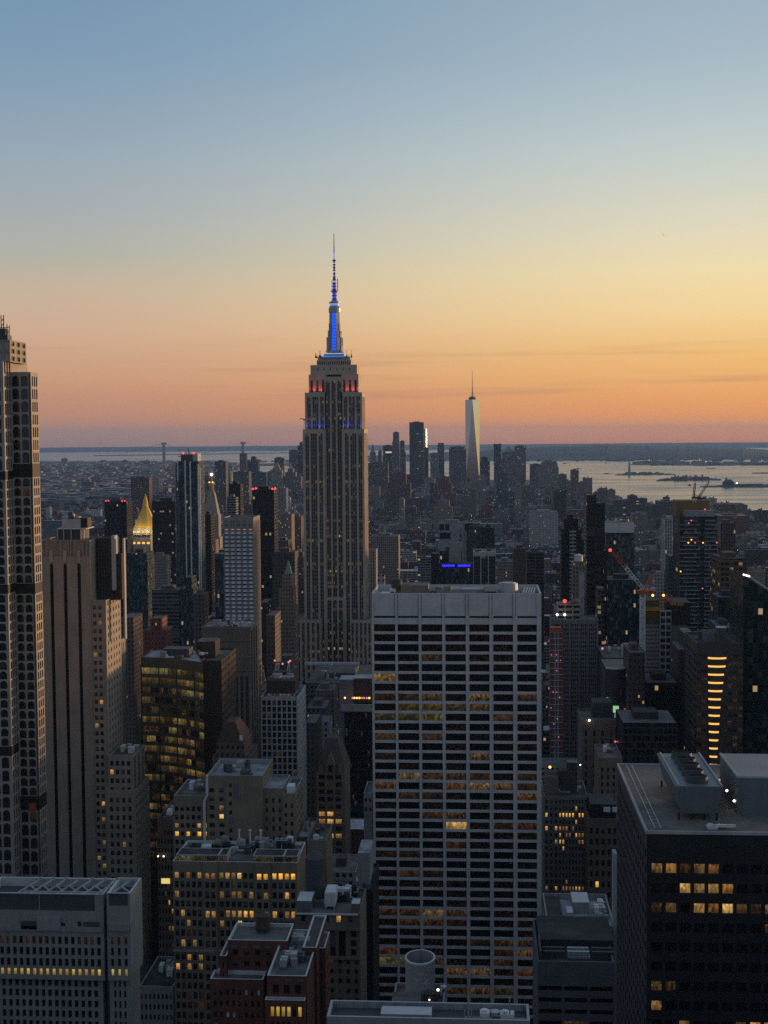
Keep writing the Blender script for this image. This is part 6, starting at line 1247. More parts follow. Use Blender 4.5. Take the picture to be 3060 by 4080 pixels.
mb = MB(); mb.bar((X(1085), 793, z(2640)), (X(1165), 793, z(2640)), .35); mb.box(X(1118), X(1158), 797, 806, b.zt, z(2618)); b.single('gantry_beam', mb, LOUV); b.lamp(BULBP, [(X(1095), 792, z(2632)), (X(1126), 792, z(2645)), (X(1150), 792, z(2638)), (X(1156), 792, z(2633))], .6, 'gantry_lamp'); b.fin()
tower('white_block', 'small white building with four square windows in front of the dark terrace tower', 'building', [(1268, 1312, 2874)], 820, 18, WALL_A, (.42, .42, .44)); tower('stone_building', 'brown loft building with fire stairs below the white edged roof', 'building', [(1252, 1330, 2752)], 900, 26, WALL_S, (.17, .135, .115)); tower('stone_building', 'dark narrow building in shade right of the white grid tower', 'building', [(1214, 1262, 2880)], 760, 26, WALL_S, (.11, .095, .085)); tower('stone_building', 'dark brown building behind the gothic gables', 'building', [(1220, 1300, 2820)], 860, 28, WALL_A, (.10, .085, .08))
tower('red_slab', 'distant tall red brick slab standing above the gold pyramid', 'tower', [(522, 595, 1902)], 4200, 40, WALL_S, (.10, .055, .05)); tower('red_slab', 'pale cream building right of the distant red brick slab', 'building', [(594, 634, 1905)], 5200, 60, WALL_S, (.36, .31, .25))

# right middle distance
b = tower('bronze_tower', 'tall dark bronze apartment tower with a ribbed east side right of centre', 'tower', [(2338, 2410, 2005), (2338, 2376, 1972)], 1150, 30, WALL_BAL, (.05, .04, .036), fin=False); mb = MB(); mb.col = C(.26, .21, .17); x0 = Xp(2338, 1150, 2200); mb.box(x0 - .35, x0 + .02, 1150.5, 1176, Zp(2370, 1150, 2330), Zp(1985, 1150, 2330)); b.single('side_cladding', mb, WALL_B); b.blk('core_pier', BRONZE, Xp(2370, 1150, 2300), Xp(2376, 1150, 2300), 1149.2, 1150, 0, b.zt - 3); b.fin()
tower('dark_tower', 'black apartment tower with a red cap left of the dark bronze tower', 'tower', [(2237, 2318, 2108), (2248, 2304, 2066)], 1300, 26, WALL_D, (.022, .02, .022)); tower('white_block', 'pale concrete ladder framed strip building beside the black capped tower', 'building', [(2270, 2295, 2108)], 1295, 4, WALL_B, (.34, .33, .32)); tower('dark_tower', 'black glass block with a slanting roof edge behind the ladder framed strip', 'building', [(2284, 2330, 2150)], 1350, 30, WALL_D, (.02, .02, .022))
b = tower('stone_building', 'stone tower carrying a round white water tank left of the dark bronze tower', 'building', [(2284, 2326, 2246)], 1080, 20, WALL_S, (.21, .18, .15), fin=False); b.fin()
water_tank('white round water tank on the stone tower beside the dark bronze tower', Xp(2306, 1088, 2235), 1090, b.zt - .3, 3.4, 4.4, 1.5, WHITEM, 1.6)
tower('white_slab', 'plain pale concrete slab edge standing against the dark bronze tower', 'building', [(2312, 2328, 2280)], 1060, 12, TINTED, (.33, .32, .33))
b = tower('apartment_tower', 'brown grey tower with a blank white top box right of the dark bronze tower', 'tower', [(2415, 2528, 2118)], 1350, 34, WALL_G, (.11, .095, .085), fin=False); b.blk('white_top', COPE, Xp(2414, 1348, 2110), Xp(2527, 1348, 2110), 1348, 1386, b.zt - 1, Zp(2084, 1348, 2470), DECK); b.clutter((Xp(2430, 1360, 2080), Xp(2520, 1360, 2080), 1355, 1380), Zp(2084, 1348, 2470), 5, 3, hmax=3); b.fin()
tower('glass_tower', 'dark blue glass tower below the white topped tower behind the crane', 'tower', [(2422, 2548, 2310)], 1120, 36, WALL_G, (.022, .03, .036)); tower('glass_tower', 'thin black glass slab right against the dark bronze tower', 'tower', [(2410, 2420, 2195)], 1130, 20, WALL_D, (.02, .022, .026)); tower('stone_building', 'slim brown tower with yellow windows below the dark bronze tower', 'building', [(2382, 2410, 2345)], 1020, 20, WALL_L, (.09, .07, .06))
b = tower('white_tower', 'white tower with vertical window stripes left of the balcony tower', 'tower', [(2646, 2708, 2095), (2646, 2700, 2070)], 1500, 28, WALL_C, (.46, .46, .48)); tower('glass_block', 'blue screened building with a teal frame in front of the white striped tower', 'building', [(2662, 2702, 2278), (2666, 2702, 2215)], 1300, 26, WALL_D, (.09, .13, .16)); tower('white_block', 'small white building with arched openings left of the white striped tower', 'building', [(2610, 2648, 2292)], 1420, 20, WALL_A, (.42, .40, .38))
Y = 1100.0; b = tower('balcony_tower', 'teal residential tower under construction with white balcony lines and two small cranes above', 'tower', [(2706, 2858, 2056)], Y, 34, WALL_BAL, (.05, .065, .07), fin=False); X = lambda p, y=2300: Xp(p, Y, y); z = lambda p: Zp(p, Y, 2780)
b.blk('netting_wrap', TAN, X(2701, 2030), X(2834, 2030), Y + 10, Y + 30, b.zt - 1, z(1997), DECK); b.blk('parapet_wall', GREYC, X(2728, 2050), X(2846, 2050), Y - .5, Y + 8, z(2058), z(2034), DECKL)
for i in range(36):
    zz_ = z(2076 + i * 16.3); 
    b.blk('balcony', solid('balcony_white', (.40, .42, .43)) if i == 0 else bpy.data.materials['balcony_white'], X(2706 if i % 3 else 2722), X(2790 if i % 2 else 2775), Y - 1.2, Y - .01, zz_, zz_ + .4); b.blk('balcony', bpy.data.materials['balcony_white'], X(2806), X(2858 if i % 4 else 2850), Y - 1.2, Y - .01, zz_, zz_ + .4)
rr = random.Random(3)
for i in range(46): p = rr.choice((2729, 2766, 2780, 2806, 2824, 2846)); j = rr.randrange(34); b.blk('glass_screen', GLBLUE2, X(p), X(p + rr.uniform(4, 8)), Y - .35, Y - .02, z(2076 + j * 16.3 + 15), z(2076 + j * 16.3 + 2))
b.blk('hoist_rail', BROWN, X(2700), X(2703), Y - 1, Y - .2, 0, z(2000)); b.blk('hoist_rail', BROWN, X(2706), X(2708), Y - 1, Y - .2, 0, z(2000))
for p, py in ((2742, 2084), (2752, 2073), (2741, 2162), (2768, 2162), (2799, 2162), (2753, 2150), (2854, 2162), (2798, 2344), (2711, 2276), (2853, 2232), (2836, 2420), (2806, 2029)): b.lamp(BULBA if p % 2 else BULBP, [(X(p), Y - 1.3, z(py))], .55, 'work_light')
b.fin()
tower('stone_building', 'brown apartment tower with vertical bays right of the balcony tower', 'tower', [(2862, 2938, 2180), (2872, 2930, 2085)], 1400, 28, WALL_C, (.13, .095, .075)); b = tower('brick_building', 'brown office block with yellow lit lower floors near the right edge', 'building', [(2868, 2978, 2225)], 1000, 40, WALL_L, (.13, .085, .05), (.06, .055, .05)); tower('dark_tower', 'dark block under the brown office block near the right edge', 'building', [(2862, 2962, 2380)], 930, 30, WALL_D, (.03, .03, .035)); tower('brick_building', 'wide red brick warehouse block far behind the balcony tower', 'building', [(2860, 2985, 2055)], 3300, 90, WALL_S, (.16, .06, .05), (.20, .24, .24)); tower('white_slab', 'pale slab by the river near the right edge', 'building', [(2940, 2978, 2012)], 3500, 26, WALL_C, (.26, .25, .24))
# right edge dark glass with slanted lit roof line
Y = 760.0; X = lambda p, y=2500: Xp(p, Y, y); z = lambda p: Zp(p, Y, 3000); b = Bld('glass_tower', 'dark green glass tower with a sloping bright roof edge at the right edge', 'tower', X(3020), Y + 20)
x0, x1 = X(2960), X(3200); zl, zr_ = z(2292), z(2352) - 13; mb = MB(); mb.col = C(.02, .028, .028); Pp = lambda x, y, zt: [(x, y, 0), (x, y, zt)]
mb.face([(x0, Y, 0), (x1, Y, 0), (x1, Y, zr_), (x0, Y, zl)]); mb.face([(x0, Y + 40, 0), (x0, Y, 0), (x0, Y, zl), (x0, Y + 40, zl)]); mb.face([(x1, Y, 0), (x1, Y + 40, 0), (x1, Y + 40, zr_), (x1, Y, zr_)]); mb.face([(x1, Y + 40, 0), (x0, Y + 40, 0), (x0, Y + 40, zl), (x1, Y + 40, zr_)]); mb.face([(x0, Y, zl), (x1, Y, zr_), (x1, Y + 40, zr_), (x0, Y + 40, zl)]); b.single('body', mb, WALL_GREEN)
mb = MB(); mb.bar((x0 + 2.5, Y - .2, zl), (x1, Y - .2, zr_ + .6), .32); b.single('roof_edge', mb, COPE); mb = MB(); mb.bar((x0 - .2, Y - .4, zl + .5), (x0 + 3.4, Y - .4, zl - .6), .4); b.single('roof_light', mb, emit('white_edge_lamp', (1, .9, .95), 3)); b.boxes.append(((x0, x1, Y, Y + 40), 0, zl)); b.fin()
# corner building with curved lit bands
Y = 720.0; X = lambda p, y=2800: Xp(p, Y, y); z = lambda p: Zp(p, Y, 2850)
b = block('corner_building', 'dark round cornered building with stacked amber light bands near the right edge', 'building', 2775, 2960, 2562, Y, 40, DARKB, F=G(nc=9, fh_m=3.9, fw=.85, fh=.5, mats=pick(4, (GLTEAL, .97), (LITD, .03)), mt=5, rec=.2), L=G(nc=9, fh_m=3.9, fw=.85, fh=.45, mats=GLN, mt=5, rec=.2), py=2800, fin=False, deck=DECKD); zt = b.zt
BAND = emit('amber_band_light', (1, .50, .12), 1.3)
for i in range(14):
    mb = MB(); r0 = 4.7 - i * .16; py = 2618 + i * 32.6; pts_ = [(X(2856 - i * .8) + r0 * 1.05 * math.sin(t), Y + .6 - 2.2 * math.cos(t)) for t in [math.pi * (-.5 + k / 8) for k in range(9)]]
    for (xa, ya), (xb, yb_) in zip(pts_, pts_[1:]): mb.face([(xa, ya, z(py + 7)), (xb, yb_, z(py + 7)), (xb, yb_, z(py)), (xa, ya, z(py))])
    b.single('light_band', mb, BAND)
mb = MB(); P8 = [(X(2856) + 4.95 * math.sin(t), Y + .9 - 2.2 * math.cos(t)) for t in [math.pi * (-.5 + k / 8) for k in range(9)]]; mb.prism(P8, 0, z(2585)); b.single('round_bay', mb, DARKB)
b.blk('penthouse', GREYP, Xp(2808, Y + 10, 2540), Xp(2900, Y + 10, 2540), Y + 10, Y + 26, zt - 1, z(2535), DECKD); b.blk('plant_box', LOUV, Xp(2857, Y + 6, 2530), Xp(2895, Y + 6, 2530), Y + 6, Y + 12, zt - 1, z(2508), STEEL); b.clutter((X(2790), X(2955), Y + 4, Y + 36), zt - 1, 8, 7, hmax=5); b.fin()
tower('stone_building', 'brown slab with stepped white roof edges left of the amber band building', 'building', [(2702, 2776, 2588), (2732, 2776, 2530)], 800, 34, WALL_S, (.075, .055, .045), (.2, .2, .21)); tower('office_building', 'dark low block beneath the brown slab with a few amber windows', 'building', [(2575, 2702, 2720)], 790, 34, WALL_D, (.035, .03, .03)); tower('office_building', 'shadowed grey block behind the roof machines of the corner tower', 'building', [(2480, 2700, 2880)], 690, 34, WALL_D, (.04, .036, .036)); tower('office_building', 'near black block between the amber band building and the dark glass tower', 'building', [(2900, 3080, 2620)], 830, 34, WALL_D, (.025, .027, .03)); tower('office_building', 'brown block under the crane with narrow windows', 'building', [(2505, 2570, 2600)], 780, 30, WALL_S, (.08, .068, .06))
tower('office_building', 'glass hall with green tinted lit floors beside the balcony tower foot', 'building', [(2862, 2935, 2500)], 900, 40, WALL_G, (.05, .06, .06), (.22, .24, .25))
# building under construction in yellow netting, and the tower crane
Y = 860.0; X = lambda p, y=2500: Xp(p, Y, y); z = lambda p: Zp(p, Y, 2650); b = Bld('construction_site_building', 'unfinished tower wrapped in yellow and black netting beside the crane mast', 'building', X(2660), Y + 14)
b.blk('floors', GREYC, X(2572), X(2628), Y + 1, Y + 28, 0, z(2398), DECKD); b.blk('netting', NETYB, X(2567), X(2628), Y, Y + .9, z(2485), z(2392)); b.blk('netting_band', NETY, X(2567), X(2627), Y - .3, Y - .02, z(2434), z(2418)); b.blk('netting', NETB, X(2672), X(2752), Y + 2, Y + 28, z(2490), z(2402), DECKD); b.blk('netting_band', NETY, X(2672), X(2696), Y + 1.6, Y + 1.98, z(2412), z(2400)); b.blk('netting_band', NETY, X(2700), X(2724), Y + 1.6, Y + 1.98, z(2415), z(2404)); b.blk('rear_slab', GREYS, X(2672), X(2735), Y + 3, Y + 27, 0, z(2490))
h = (X(2628), X(2673), Y - 2, Y + 1); b.grid('hoist_shaft', GREYC, 'F', h, 2, 16, .8, .7, z(2850), z(2432), mats=GL, rec=.6); b.plain('hoist_shaft', GREYC, 'F', h, 0, z(2850)); b.shell('hoist_shaft', GREYC, h, 0, z(2432), 'F'); b.roof(h, z(2432), .3, .2)
for i in range(24):
    zq = z(2500 + i * 16); b.blk('floor_edge', BUFF if i % 2 else ORANGEB, X(2573), X(2627), Y + .3, Y + .98, zq, zq + .55)
b.lamp(BULBA, [(X(2641), Y - 2.4, z(2370)), (X(2600), Y - .5, z(2372))], .8, 'work_light'); mb = MB(); [mb.bar((X(2640 + i * 9), Y, z(2400)), (X(2640 + i * 9), Y, z(2372)), .3) for i in range(5)]; b.single('formwork', mb, ORANGEM); b.fin()
def crane(label, Y, pm, ptop, pbase, tip, tail, w, jibcols, back=None, cat='crane'):
    X = lambda p, y: Xp(p, Y, y); Z = lambda y, p: Zp(y, Y, p)
    o = thing('tower_crane', label, cat, (X(pm, ptop), Y, 0), 'tower cranes'); off = (X(pm, ptop), Y, 0)
    xm = X(pm, ptop); zt = Z(ptop, pm); zb = Z(pbase, pm); mb = MB(); h = w / 2; st = max(w * 1.2, 1.5)
    for sx in (-h, h):
        for sy in (-h, h): mb.bar((xm + sx, Y + sy, zb), (xm + sx, Y + sy, zt), w * .075)
    n = int((zt - zb) / st)
    for i in range(n):
        a, c = zb + i * st, zb + (i + 1) * st; s = 1 if i % 2 else -1
        for sy in (-h, h): mb.bar((xm - h * s, Y + sy, a), (xm + h * s, Y + sy, c), w * .055); mb.bar((xm - h, Y + sy, c), (xm + h, Y + sy, c), w * .055)
    mb.build('mast', WHITEM, o, off)
    A = Vector((xm, Y, zt + w * .5)); B = Vector((X(*tip), Y - 2, Z(tip[1], tip[0]))); d = B - A; n = 14; up = Vector((0, 1, 0)).cross(d).normalized(); up = up if up.z > 0 else -up
    for part, a0, a1, m in (('jib', 0, .62, jibcols[0]), ('jib_end', .62, 1.0, jibcols[1])):
        mb = MB(); i0, i1 = int(a0 * n), int(round(a1 * n))
        for i in range(i0, i1):
            p, q = A + d * (i / n), A + d * ((i + 1) / n); wid = w * (.85 if i < n - 2 else .5)
            for sy in (-.4 * wid, .4 * wid): mb.bar(p + Vector((0, sy, 0)), q + Vector((0, sy, 0)), w * .06)
            mb.bar(p + up * wid * .8, q + up * wid * .8, w * .07); mb.bar(p + Vector((0, .4 * wid, 0)), q + up * wid * .8, w * .045); mb.bar(p + up * wid * .8, q + Vector((0, -.4 * wid, 0)), w * .045)
        mb.build(part, m, o, off)
    mb = MB(); mb.box(xm - w * 1.1, xm + w * 1.6, Y - w * .7, Y + w * .7, zt - w * .2, zt + w * .6); mb.box(xm + w * 1.2, xm + w * 2.6, Y - w * .5, Y + w * .5, zt + w * .0, zt + w * .5); mb.build('slewing_deck', ORANGEM if jibcols[1] is ORANGEM else LOUV, o, off)
    T = Vector((X(*tail), Y, Z(tail[1], tail[0]))); mb = MB()
    for s in (-.5, .5): mb.bar(A + Vector((w * .2, s * w, 0)), T + Vector((0, s * .3 * w, 0)), w * .10); mb.bar(A + Vector((w * 1.8, s * w, 0)), T + Vector((0, s * .3 * w, 0)), w * .08)
    mb.bar(T, A + d * .8 + up * w * .6, w * .03); mb.build('a_frame', jibcols[1], o, off)
    mb = MB(); mb.box(xm + w * 1.6, xm + w * 2.7, Y - w * .6, Y + w * .6, zt + w * .5, zt + w * 1.1); mb.build('cab', PALEC, o, off)
    if len(jibcols) > 2:
        mb = MB(); mb.ball(B + Vector((0, 0, .8)), 1.0); mb.build('tip_light', BULBR, o, off)
crane('large red and white luffing tower crane with a white lattice mast', 850, 2560, 2362, 2960, (2430, 2196), (2594, 2290), 2.9, (WHITEM, ORANGEM, 1))
crane('small dark crane with an upright jib on the balcony tower roof', 1108, 2767, 1985, 2002, (2771, 1922), (2765, 1968), 2.0, (BLACKM, BLACKM))
crane('small dark crane with a jib leaning right on the balcony tower roof', 1112, 2788, 1988, 2004, (2826, 1919), (2785, 1970), 2.0, (LOUV, BLACKM))
crane('small crane jib poking out behind the left shoulder of the art deco skyscraper', 1420, 1213, 1674, 1760, (1195, 1669), (1208, 1668), 1.2, (BROWN, BROWN))
# centre middle distance, beyond the white slab
b = tower('concrete_building', 'bare grey concrete building with dark framed glass corners in the centre distance', 'building', [(1748, 1860, 2082)], 1900, 30, TINTED, (.30, .31, .33), fin=False); X = lambda p, y=2120: Xp(p, 1900, y); z = lambda p: Zp(p, 1900, 1800)
for p0, p1, y0, y1 in ((1751, 1770, 2088, 2112), (1774, 1790, 2088, 2112), (1752, 1794, 2122, 2146), (1852, 1874, 2088, 2112)): b.blk('glazed_corner', GLN, X(p0), X(p1), 1899.4, 1899.98, z(y1), z(y0))
for p0, p1, y0, y1 in ((1832, 1838, 2128, 2140), (1831, 1837, 2149, 2158)): b.blk('opening', BLACKM, X(p0), X(p1), 1899.5, 1899.98, z(y1), z(y0))
b.blk('wing', LOUV, X(1860), X(1912), 1902, 1928, 0, z(2084), DECK); b.fin()
tower('glass_block', 'black glass block right of the bare concrete building', 'building', [(1922, 1970, 2102)], 1850, 30, WALL_D, (.018, .02, .024)); tower('brown_slab', 'brown blank walled block between the bare concrete building and the black glass block', 'building', [(1868, 1925, 2096)], 1880, 26, WALL_G, (.12, .10, .085))
Y = 1350.0; b = tower('glass_block', 'dark hotel block with blue neon lines on its upper floor', 'building', [(1745, 1842, 2260), (1752, 1842, 2195)], Y, 34, WALL_G, (.055, .065, .075), fin=False); NEON = emit('blue_neon', (.02, .02, 1), 2.0)
for p0, p1 in ((1761, 1812), (1824, 1874)): b.blk('neon_line', NEON, Xp(p0, Y - 12, 2255), Xp(p1, Y - 12, 2255), Y - 12.3, Y - 12, Zp(2257, Y - 12, 1800), Zp(2250, Y - 12, 1800))
mb = MB(); mb.col = C(.05, .06, .07); mb.box(Xp(1750, Y - 11.9, 2300), Xp(1890, Y - 11.9, 2300), Y - 11.9, Y, 0, Zp(2246, Y - 12, 1800)); b.single('podium', mb, WALL_G); b.blk('lift_core', GREYC, Xp(1790, Y + 2, 2200), Xp(1838, Y + 2, 2200), Y - 1, Y + 10, b.zt - 20, Zp(2162, Y, 1815), DECK); b.fin(); tower('dark_tower', 'thin black shaft building left of the blue neon hotel', 'building', [(1718, 1748, 2206)], 1330, 20, WALL_D, (.022, .024, .028))
Y = 1300.0; b = block('office_building', 'black windowed office block framed by white piers right of the blue neon hotel', 'building', 1886, 1976, 2200, Y, 40, WHITEG, F=G(nc=3, fh_m=60, nr=1, fw=.88, fh=.97, mats=strip_mat('white_pier_strip', 3, wall=(.03, .03, .035), p=.05, wide=.10), mt=3, rec=.6, uvs=(1, 18), nm='window_strip'), L=G(nc=5, fh_m=3.6, fw=.9, fh=.5, mats=GL, mt=3), py=2280, deck=DECKL, ph=1.5, clutter=3, seed=2)
tower('stone_building', 'ornate grey stone block with arched windows right of the white piered office', 'building', [(1982, 2045, 2238)], 1450, 30, WALL_S, (.24, .23, .22)); tower('brick_building', 'dark brown tower with a round brick tank house right of the grey stone block', 'building', [(2044, 2100, 2186)], 1550, 28, WALL_S, (.085, .06, .05)); tower('stone_building', 'grey brown apartment block with balconies behind the right end of the slab roof', 'building', [(2098, 2168, 2200)], 1400, 28, WALL_BAL, (.14, .125, .115)); tower('stone_building', 'wide pale loft building with big windows right of the art deco skyscraper', 'building', [(1478, 1588, 2136)], 2000, 40, WALL_A, (.26, .235, .2)); tower('white_block', 'pale building with white ribs beside the west wall of the art deco skyscraper', 'building', [(1470, 1498, 2190)], 1500, 26, WALL_C, (.42, .39, .36)); tower('white_block', 'small white lantern shaped stair tower left of the slab roof', 'building', [(1505, 1532, 2290)], 900, 8, WALL_A, (.36, .35, .34))
tower('concrete_building', 'broad white gridded building in the right middle distance', 'building', [(2114, 2224, 2040)], 2900, 60, WALL_A, (.40, .39, .38)); tower('black_box', 'black cube building with a pink rooftop glow in the right distance', 'building', [(2207, 2256, 1952)], 3900, 50, WALL_D, (.02, .02, .025)); tower('stepped_block', 'long dark stepped apartment block along the river at right', 'building', [(2424, 2560, 2010), (2450, 2545, 1992), (2508, 2540, 1976)], 3700, 60, WALL_B, (.13, .115, .105)); tower('stepped_block', 'dark terraced warehouse block on the river bank left of the balcony tower', 'building', [(2598, 2705, 2012), (2625, 2695, 1998)], 3800, 80, WALL_S, (.08, .07, .068)); tower('stone_building', 'grey louvred block by the water right of the dark bronze tower', 'building', [(2382, 2416, 1950)], 4100, 30, WALL_B, (.20, .19, .19)); tower('stone_building', 'stepped tan block by the water behind the white topped tower', 'building', [(2420, 2464, 1978), (2424, 2452, 1952)], 3950, 30, WALL_S, (.24, .19, .155)); tower('stone_building', 'grey warehouse with a square window grid below the stepped river block', 'building', [(2520, 2580, 2048)], 3000, 50, WALL_A, (.20, .20, .205))

# ------------------------------------------------------------------ downtown skyline
D = 6100.0; TOWERG = solid('mirror_tower_glass', (.60, .60, .62), rough=.11, metal=.94, var=.05, streak=.05); WALL_D2 = windows_wall('pane_row_wall', 2.8, 3.7, .2, .8, .3, .85, .06)
def spire(b, hw, z1, mat, n=4, name='spire', y=None):
    mb = MB(); mb.cyl(b.xm, y or (b.Y + 15), b.zt - .4, z1, hw, .3, n); b.single(name, mb, mat)
b = tower('spired_tower', 'pale gothic tower with a green pointed roof just right of the art deco skyscraper', 'tower', [(1466, 1504, 1845), (1474, 1496, 1802)], D, 34, WALL_C, (.34, .34, .33), fin=False); spire(b, 13, Zp(1766, D, 1485), COPPER); b.fin()
tower('office_tower', 'small grey tower between the green spire and the dark tower with a lit band', 'tower', [(1507, 1521, 1795)], D + 100, 30, WALL_C, (.18, .16, .15)); b = tower('office_tower', 'dark downtown tower with a bright band near its top', 'tower', [(1526, 1566, 1775)], D, 40, WALL_C, (.06, .065, .075), fin=False); b.blk('lit_band', emit('lit_band', (1, .8, .5), .7), Xp(1536, D, 1800), Xp(1560, D, 1800), D - .6, D - .05, Zp(1805, D, 1548), Zp(1799, D, 1548)); b.fin()
tower('office_tower', 'slender stepped limestone tower among the downtown towers', 'tower', [(1563, 1592, 1760), (1566, 1590, 1722)], D - 60, 34, WALL_C, (.19, .185, .18)); tower('glass_tower', 'blue glass tower with stacked terraces beside the slender stepped tower', 'tower', [(1592, 1617, 1800), (1594, 1612, 1757)], D, 34, WALL_G, (.22, .25, .28))
b = tower('glass_tower', 'tall gridded residential tower second only to the tapering glass tower downtown', 'tower', [(1631, 1688, 1682)], D - 400, 40, WALL_BAL, (.12, .12, .125), fin=False)
for i in range(7):
    p = 1632 + i * 9.2; b.blk('corner_fin', LOUV, Xp(p, D - 401, 1800), Xp(p + 1.6, D - 401, 1800), D - 401.5, D - 400, 0, b.zt + 1)
reds(b, D - 402, [(1636, 1681), (1650, 1679), (1684, 1681)], 1.6); b.fin()
GLR = solid('sunset_tinted_glass', (.38, .22, .12), rough=.35, metal=.9, var=.04, streak=0)  # orange of the reflected sunset put into the base colour
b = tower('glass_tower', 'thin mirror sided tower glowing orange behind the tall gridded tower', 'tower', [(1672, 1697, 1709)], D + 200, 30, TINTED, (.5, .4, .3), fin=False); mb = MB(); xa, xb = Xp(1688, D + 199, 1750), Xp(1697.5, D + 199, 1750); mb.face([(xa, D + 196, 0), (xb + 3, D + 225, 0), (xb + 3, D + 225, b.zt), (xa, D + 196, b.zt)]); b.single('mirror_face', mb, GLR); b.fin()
tower('office_tower', 'dark block below the glowing mirror sided tower', 'tower', [(1689, 1707, 1784)], D, 34, WALL_D, (.07, .07, .08)); tower('office_tower', 'pale blue ribbed tower left of the narrow crowned tower', 'tower', [(1714, 1746, 1806)], D - 100, 36, WALL_C, (.26, .28, .30)); b = tower('glass_tower', 'narrow grey tower with an open framed crown downtown', 'tower', [(1743, 1770, 1772)], D, 34, WALL_G, (.13, .13, .14), fin=False); b.blk('crown_frame', LOUV, Xp(1745, D, 1770), Xp(1768, D, 1770), D + 4, D + 30, b.zt - .4, Zp(1765, D, 1757)); b.fin(); tower('office_tower', 'broad dark tower immediately left of the tapering glass tower', 'tower', [(1789, 1858, 1788), (1794, 1852, 1780)], D - 100, 50, WALL_A, (.10, .10, .105)); tower('office_tower', 'dark rounded block right behind the tapering glass tower', 'tower', [(1912, 1952, 1838), (1916, 1944, 1822)], D + 100, 40, WALL_D, (.07, .065, .07))
b = tower('glass_tower', 'dark glass tower with a sloping top right of the tapering glass tower', 'tower', [(1968, 1996, 1775)], D - 200, 34, WALL_D, (.05, .052, .06), fin=False); mb = MB(); x0, x1 = Xp(1967, D - 200, 1775), Xp(1998, D - 200, 1775); mb.prism([(x0, D - 200), (x1, D - 200), (x1, D - 166), (x0, D - 166)], b.zt - .3, b.zt + 7, 0, [(x0 - 1, D - 200), (x1 + 1, D - 200), (x1 + 1, D - 166), (x0 - 1, D - 166)]); b.single('sloped_crown', mb, LOUV); b.fin()
b = tower('office_tower', 'brown tower with a green copper pyramid roof downtown', 'tower', [(1996, 2058, 1830), (2003, 2052, 1800)], D, 44, WALL_A, (.16, .145, .13), fin=False); spire(b, 30, Zp(1776, D, 2030), COPPER, y=D + 22, name='pyramid_roof'); b.fin(); tower('office_tower', 'flat topped tan banded tower right of the copper pyramid tower', 'tower', [(2051, 2096, 1777)], D - 150, 44, WALL_B, (.26, .225, .17)); tower('office_tower', 'dark domed shoulder block left of the broad rounded riverside tower', 'tower', [(2112, 2160, 1850)], D - 400, 44, WALL_A, (.10, .10, .11)); tower('office_tower', 'broad tan tower with stepped corners at the river edge of downtown', 'tower', [(2146, 2226, 1862), (2154, 2222, 1846), (2160, 2218, 1838)], D - 600, 50, WALL_A, (.22, .185, .16)); tower('office_tower', 'blue grey block right of the broad tan riverside tower', 'tower', [(2224, 2262, 1912), (2226, 2258, 1890)], D - 700, 40, WALL_C, (.13, .13, .145)); tower('office_tower', 'narrow red tower with a curved roof standing by the harbour', 'tower', [(2275, 2306, 1872)], 4800, 36, WALL_A, (.19, .10, .085)); b = tower('office_tower', 'stubby brick tower with a finial right of the narrow red tower', 'tower', [(2298, 2330, 1935), (2306, 2328, 1922)], 4600, 34, WALL_S, (.18, .14, .12), fin=False); spire(b, 4, b.zt + 9, BROWN); b.fin()
for lab, t, y_, w_, col in (('wide brown ribbed slab below the green spired tower', [(1470, 1546, 1843)], 5100, WALL_C, (.12, .095, .09)), ('dark red block of flats in front of the stepped limestone tower', [(1540, 1636, 1925), (1556, 1618, 1885)], 4500, WALL_S, (.11, .06, .055)), ('stepped red brick tower left of the white stepped block', [(1722, 1818, 1965), (1732, 1800, 1925), (1742, 1790, 1900)], 4300, WALL_S, (.16, .065, .055)), ('white stepped slab block at the foot of the tapering glass tower', [(1845, 1936, 1925), (1880, 1936, 1910), (1900, 1936, 1897)], 4500, WALL_B, (.36, .36, .35)), ('pale block left of the stepped red brick tower', [(1690, 1732, 1905)], 4900, WALL_A, (.24, .24, .24)), ('teal green glass block right of the white stepped slab', [(1978, 2024, 1885)], 4000, WALL_G, (.12, .14, .15)), ('tan lofts with a yellow glow in front of the stepped red brick tower', [(1728, 1802, 2020), (1742, 1790, 1995)], 3400, WALL_A, (.25, .22, .17)), ('dark block with a lit notch in the downtown foreground', [(2050, 2076, 1955)], 4100, WALL_D, (.06, .055, .055)), ('brown grey block in front of the broad tan riverside tower', [(2070, 2130, 1940)], 4400, WALL_A, (.13, .11, .105)), ('grey brown blocks below the tapering glass tower', [(1846, 1896, 1950)], 3900, WALL_A, (.14, .13, .12)), ('slim pale tower right of the stone lofts beside the art deco skyscraper', [(1590, 1610, 1990)], 3300, WALL_S, (.22, .21, .21)), ('wide cream block with banded windows in the right distance', [(2098, 2140, 2020)], 3300, WALL_B, (.34, .33, .32)), ('dark red apartment block left of the teal green glass block', [(1916, 1962, 2012)], 3500, WALL_S, (.14, .06, .05)), ('tan building with a ladder of windows in the right distance', [(2052, 2078, 1950)], 3600, WALL_A, (.26, .23, .19))):
    tower('city_block', lab, 'building', t, y_, 44, w_, col)
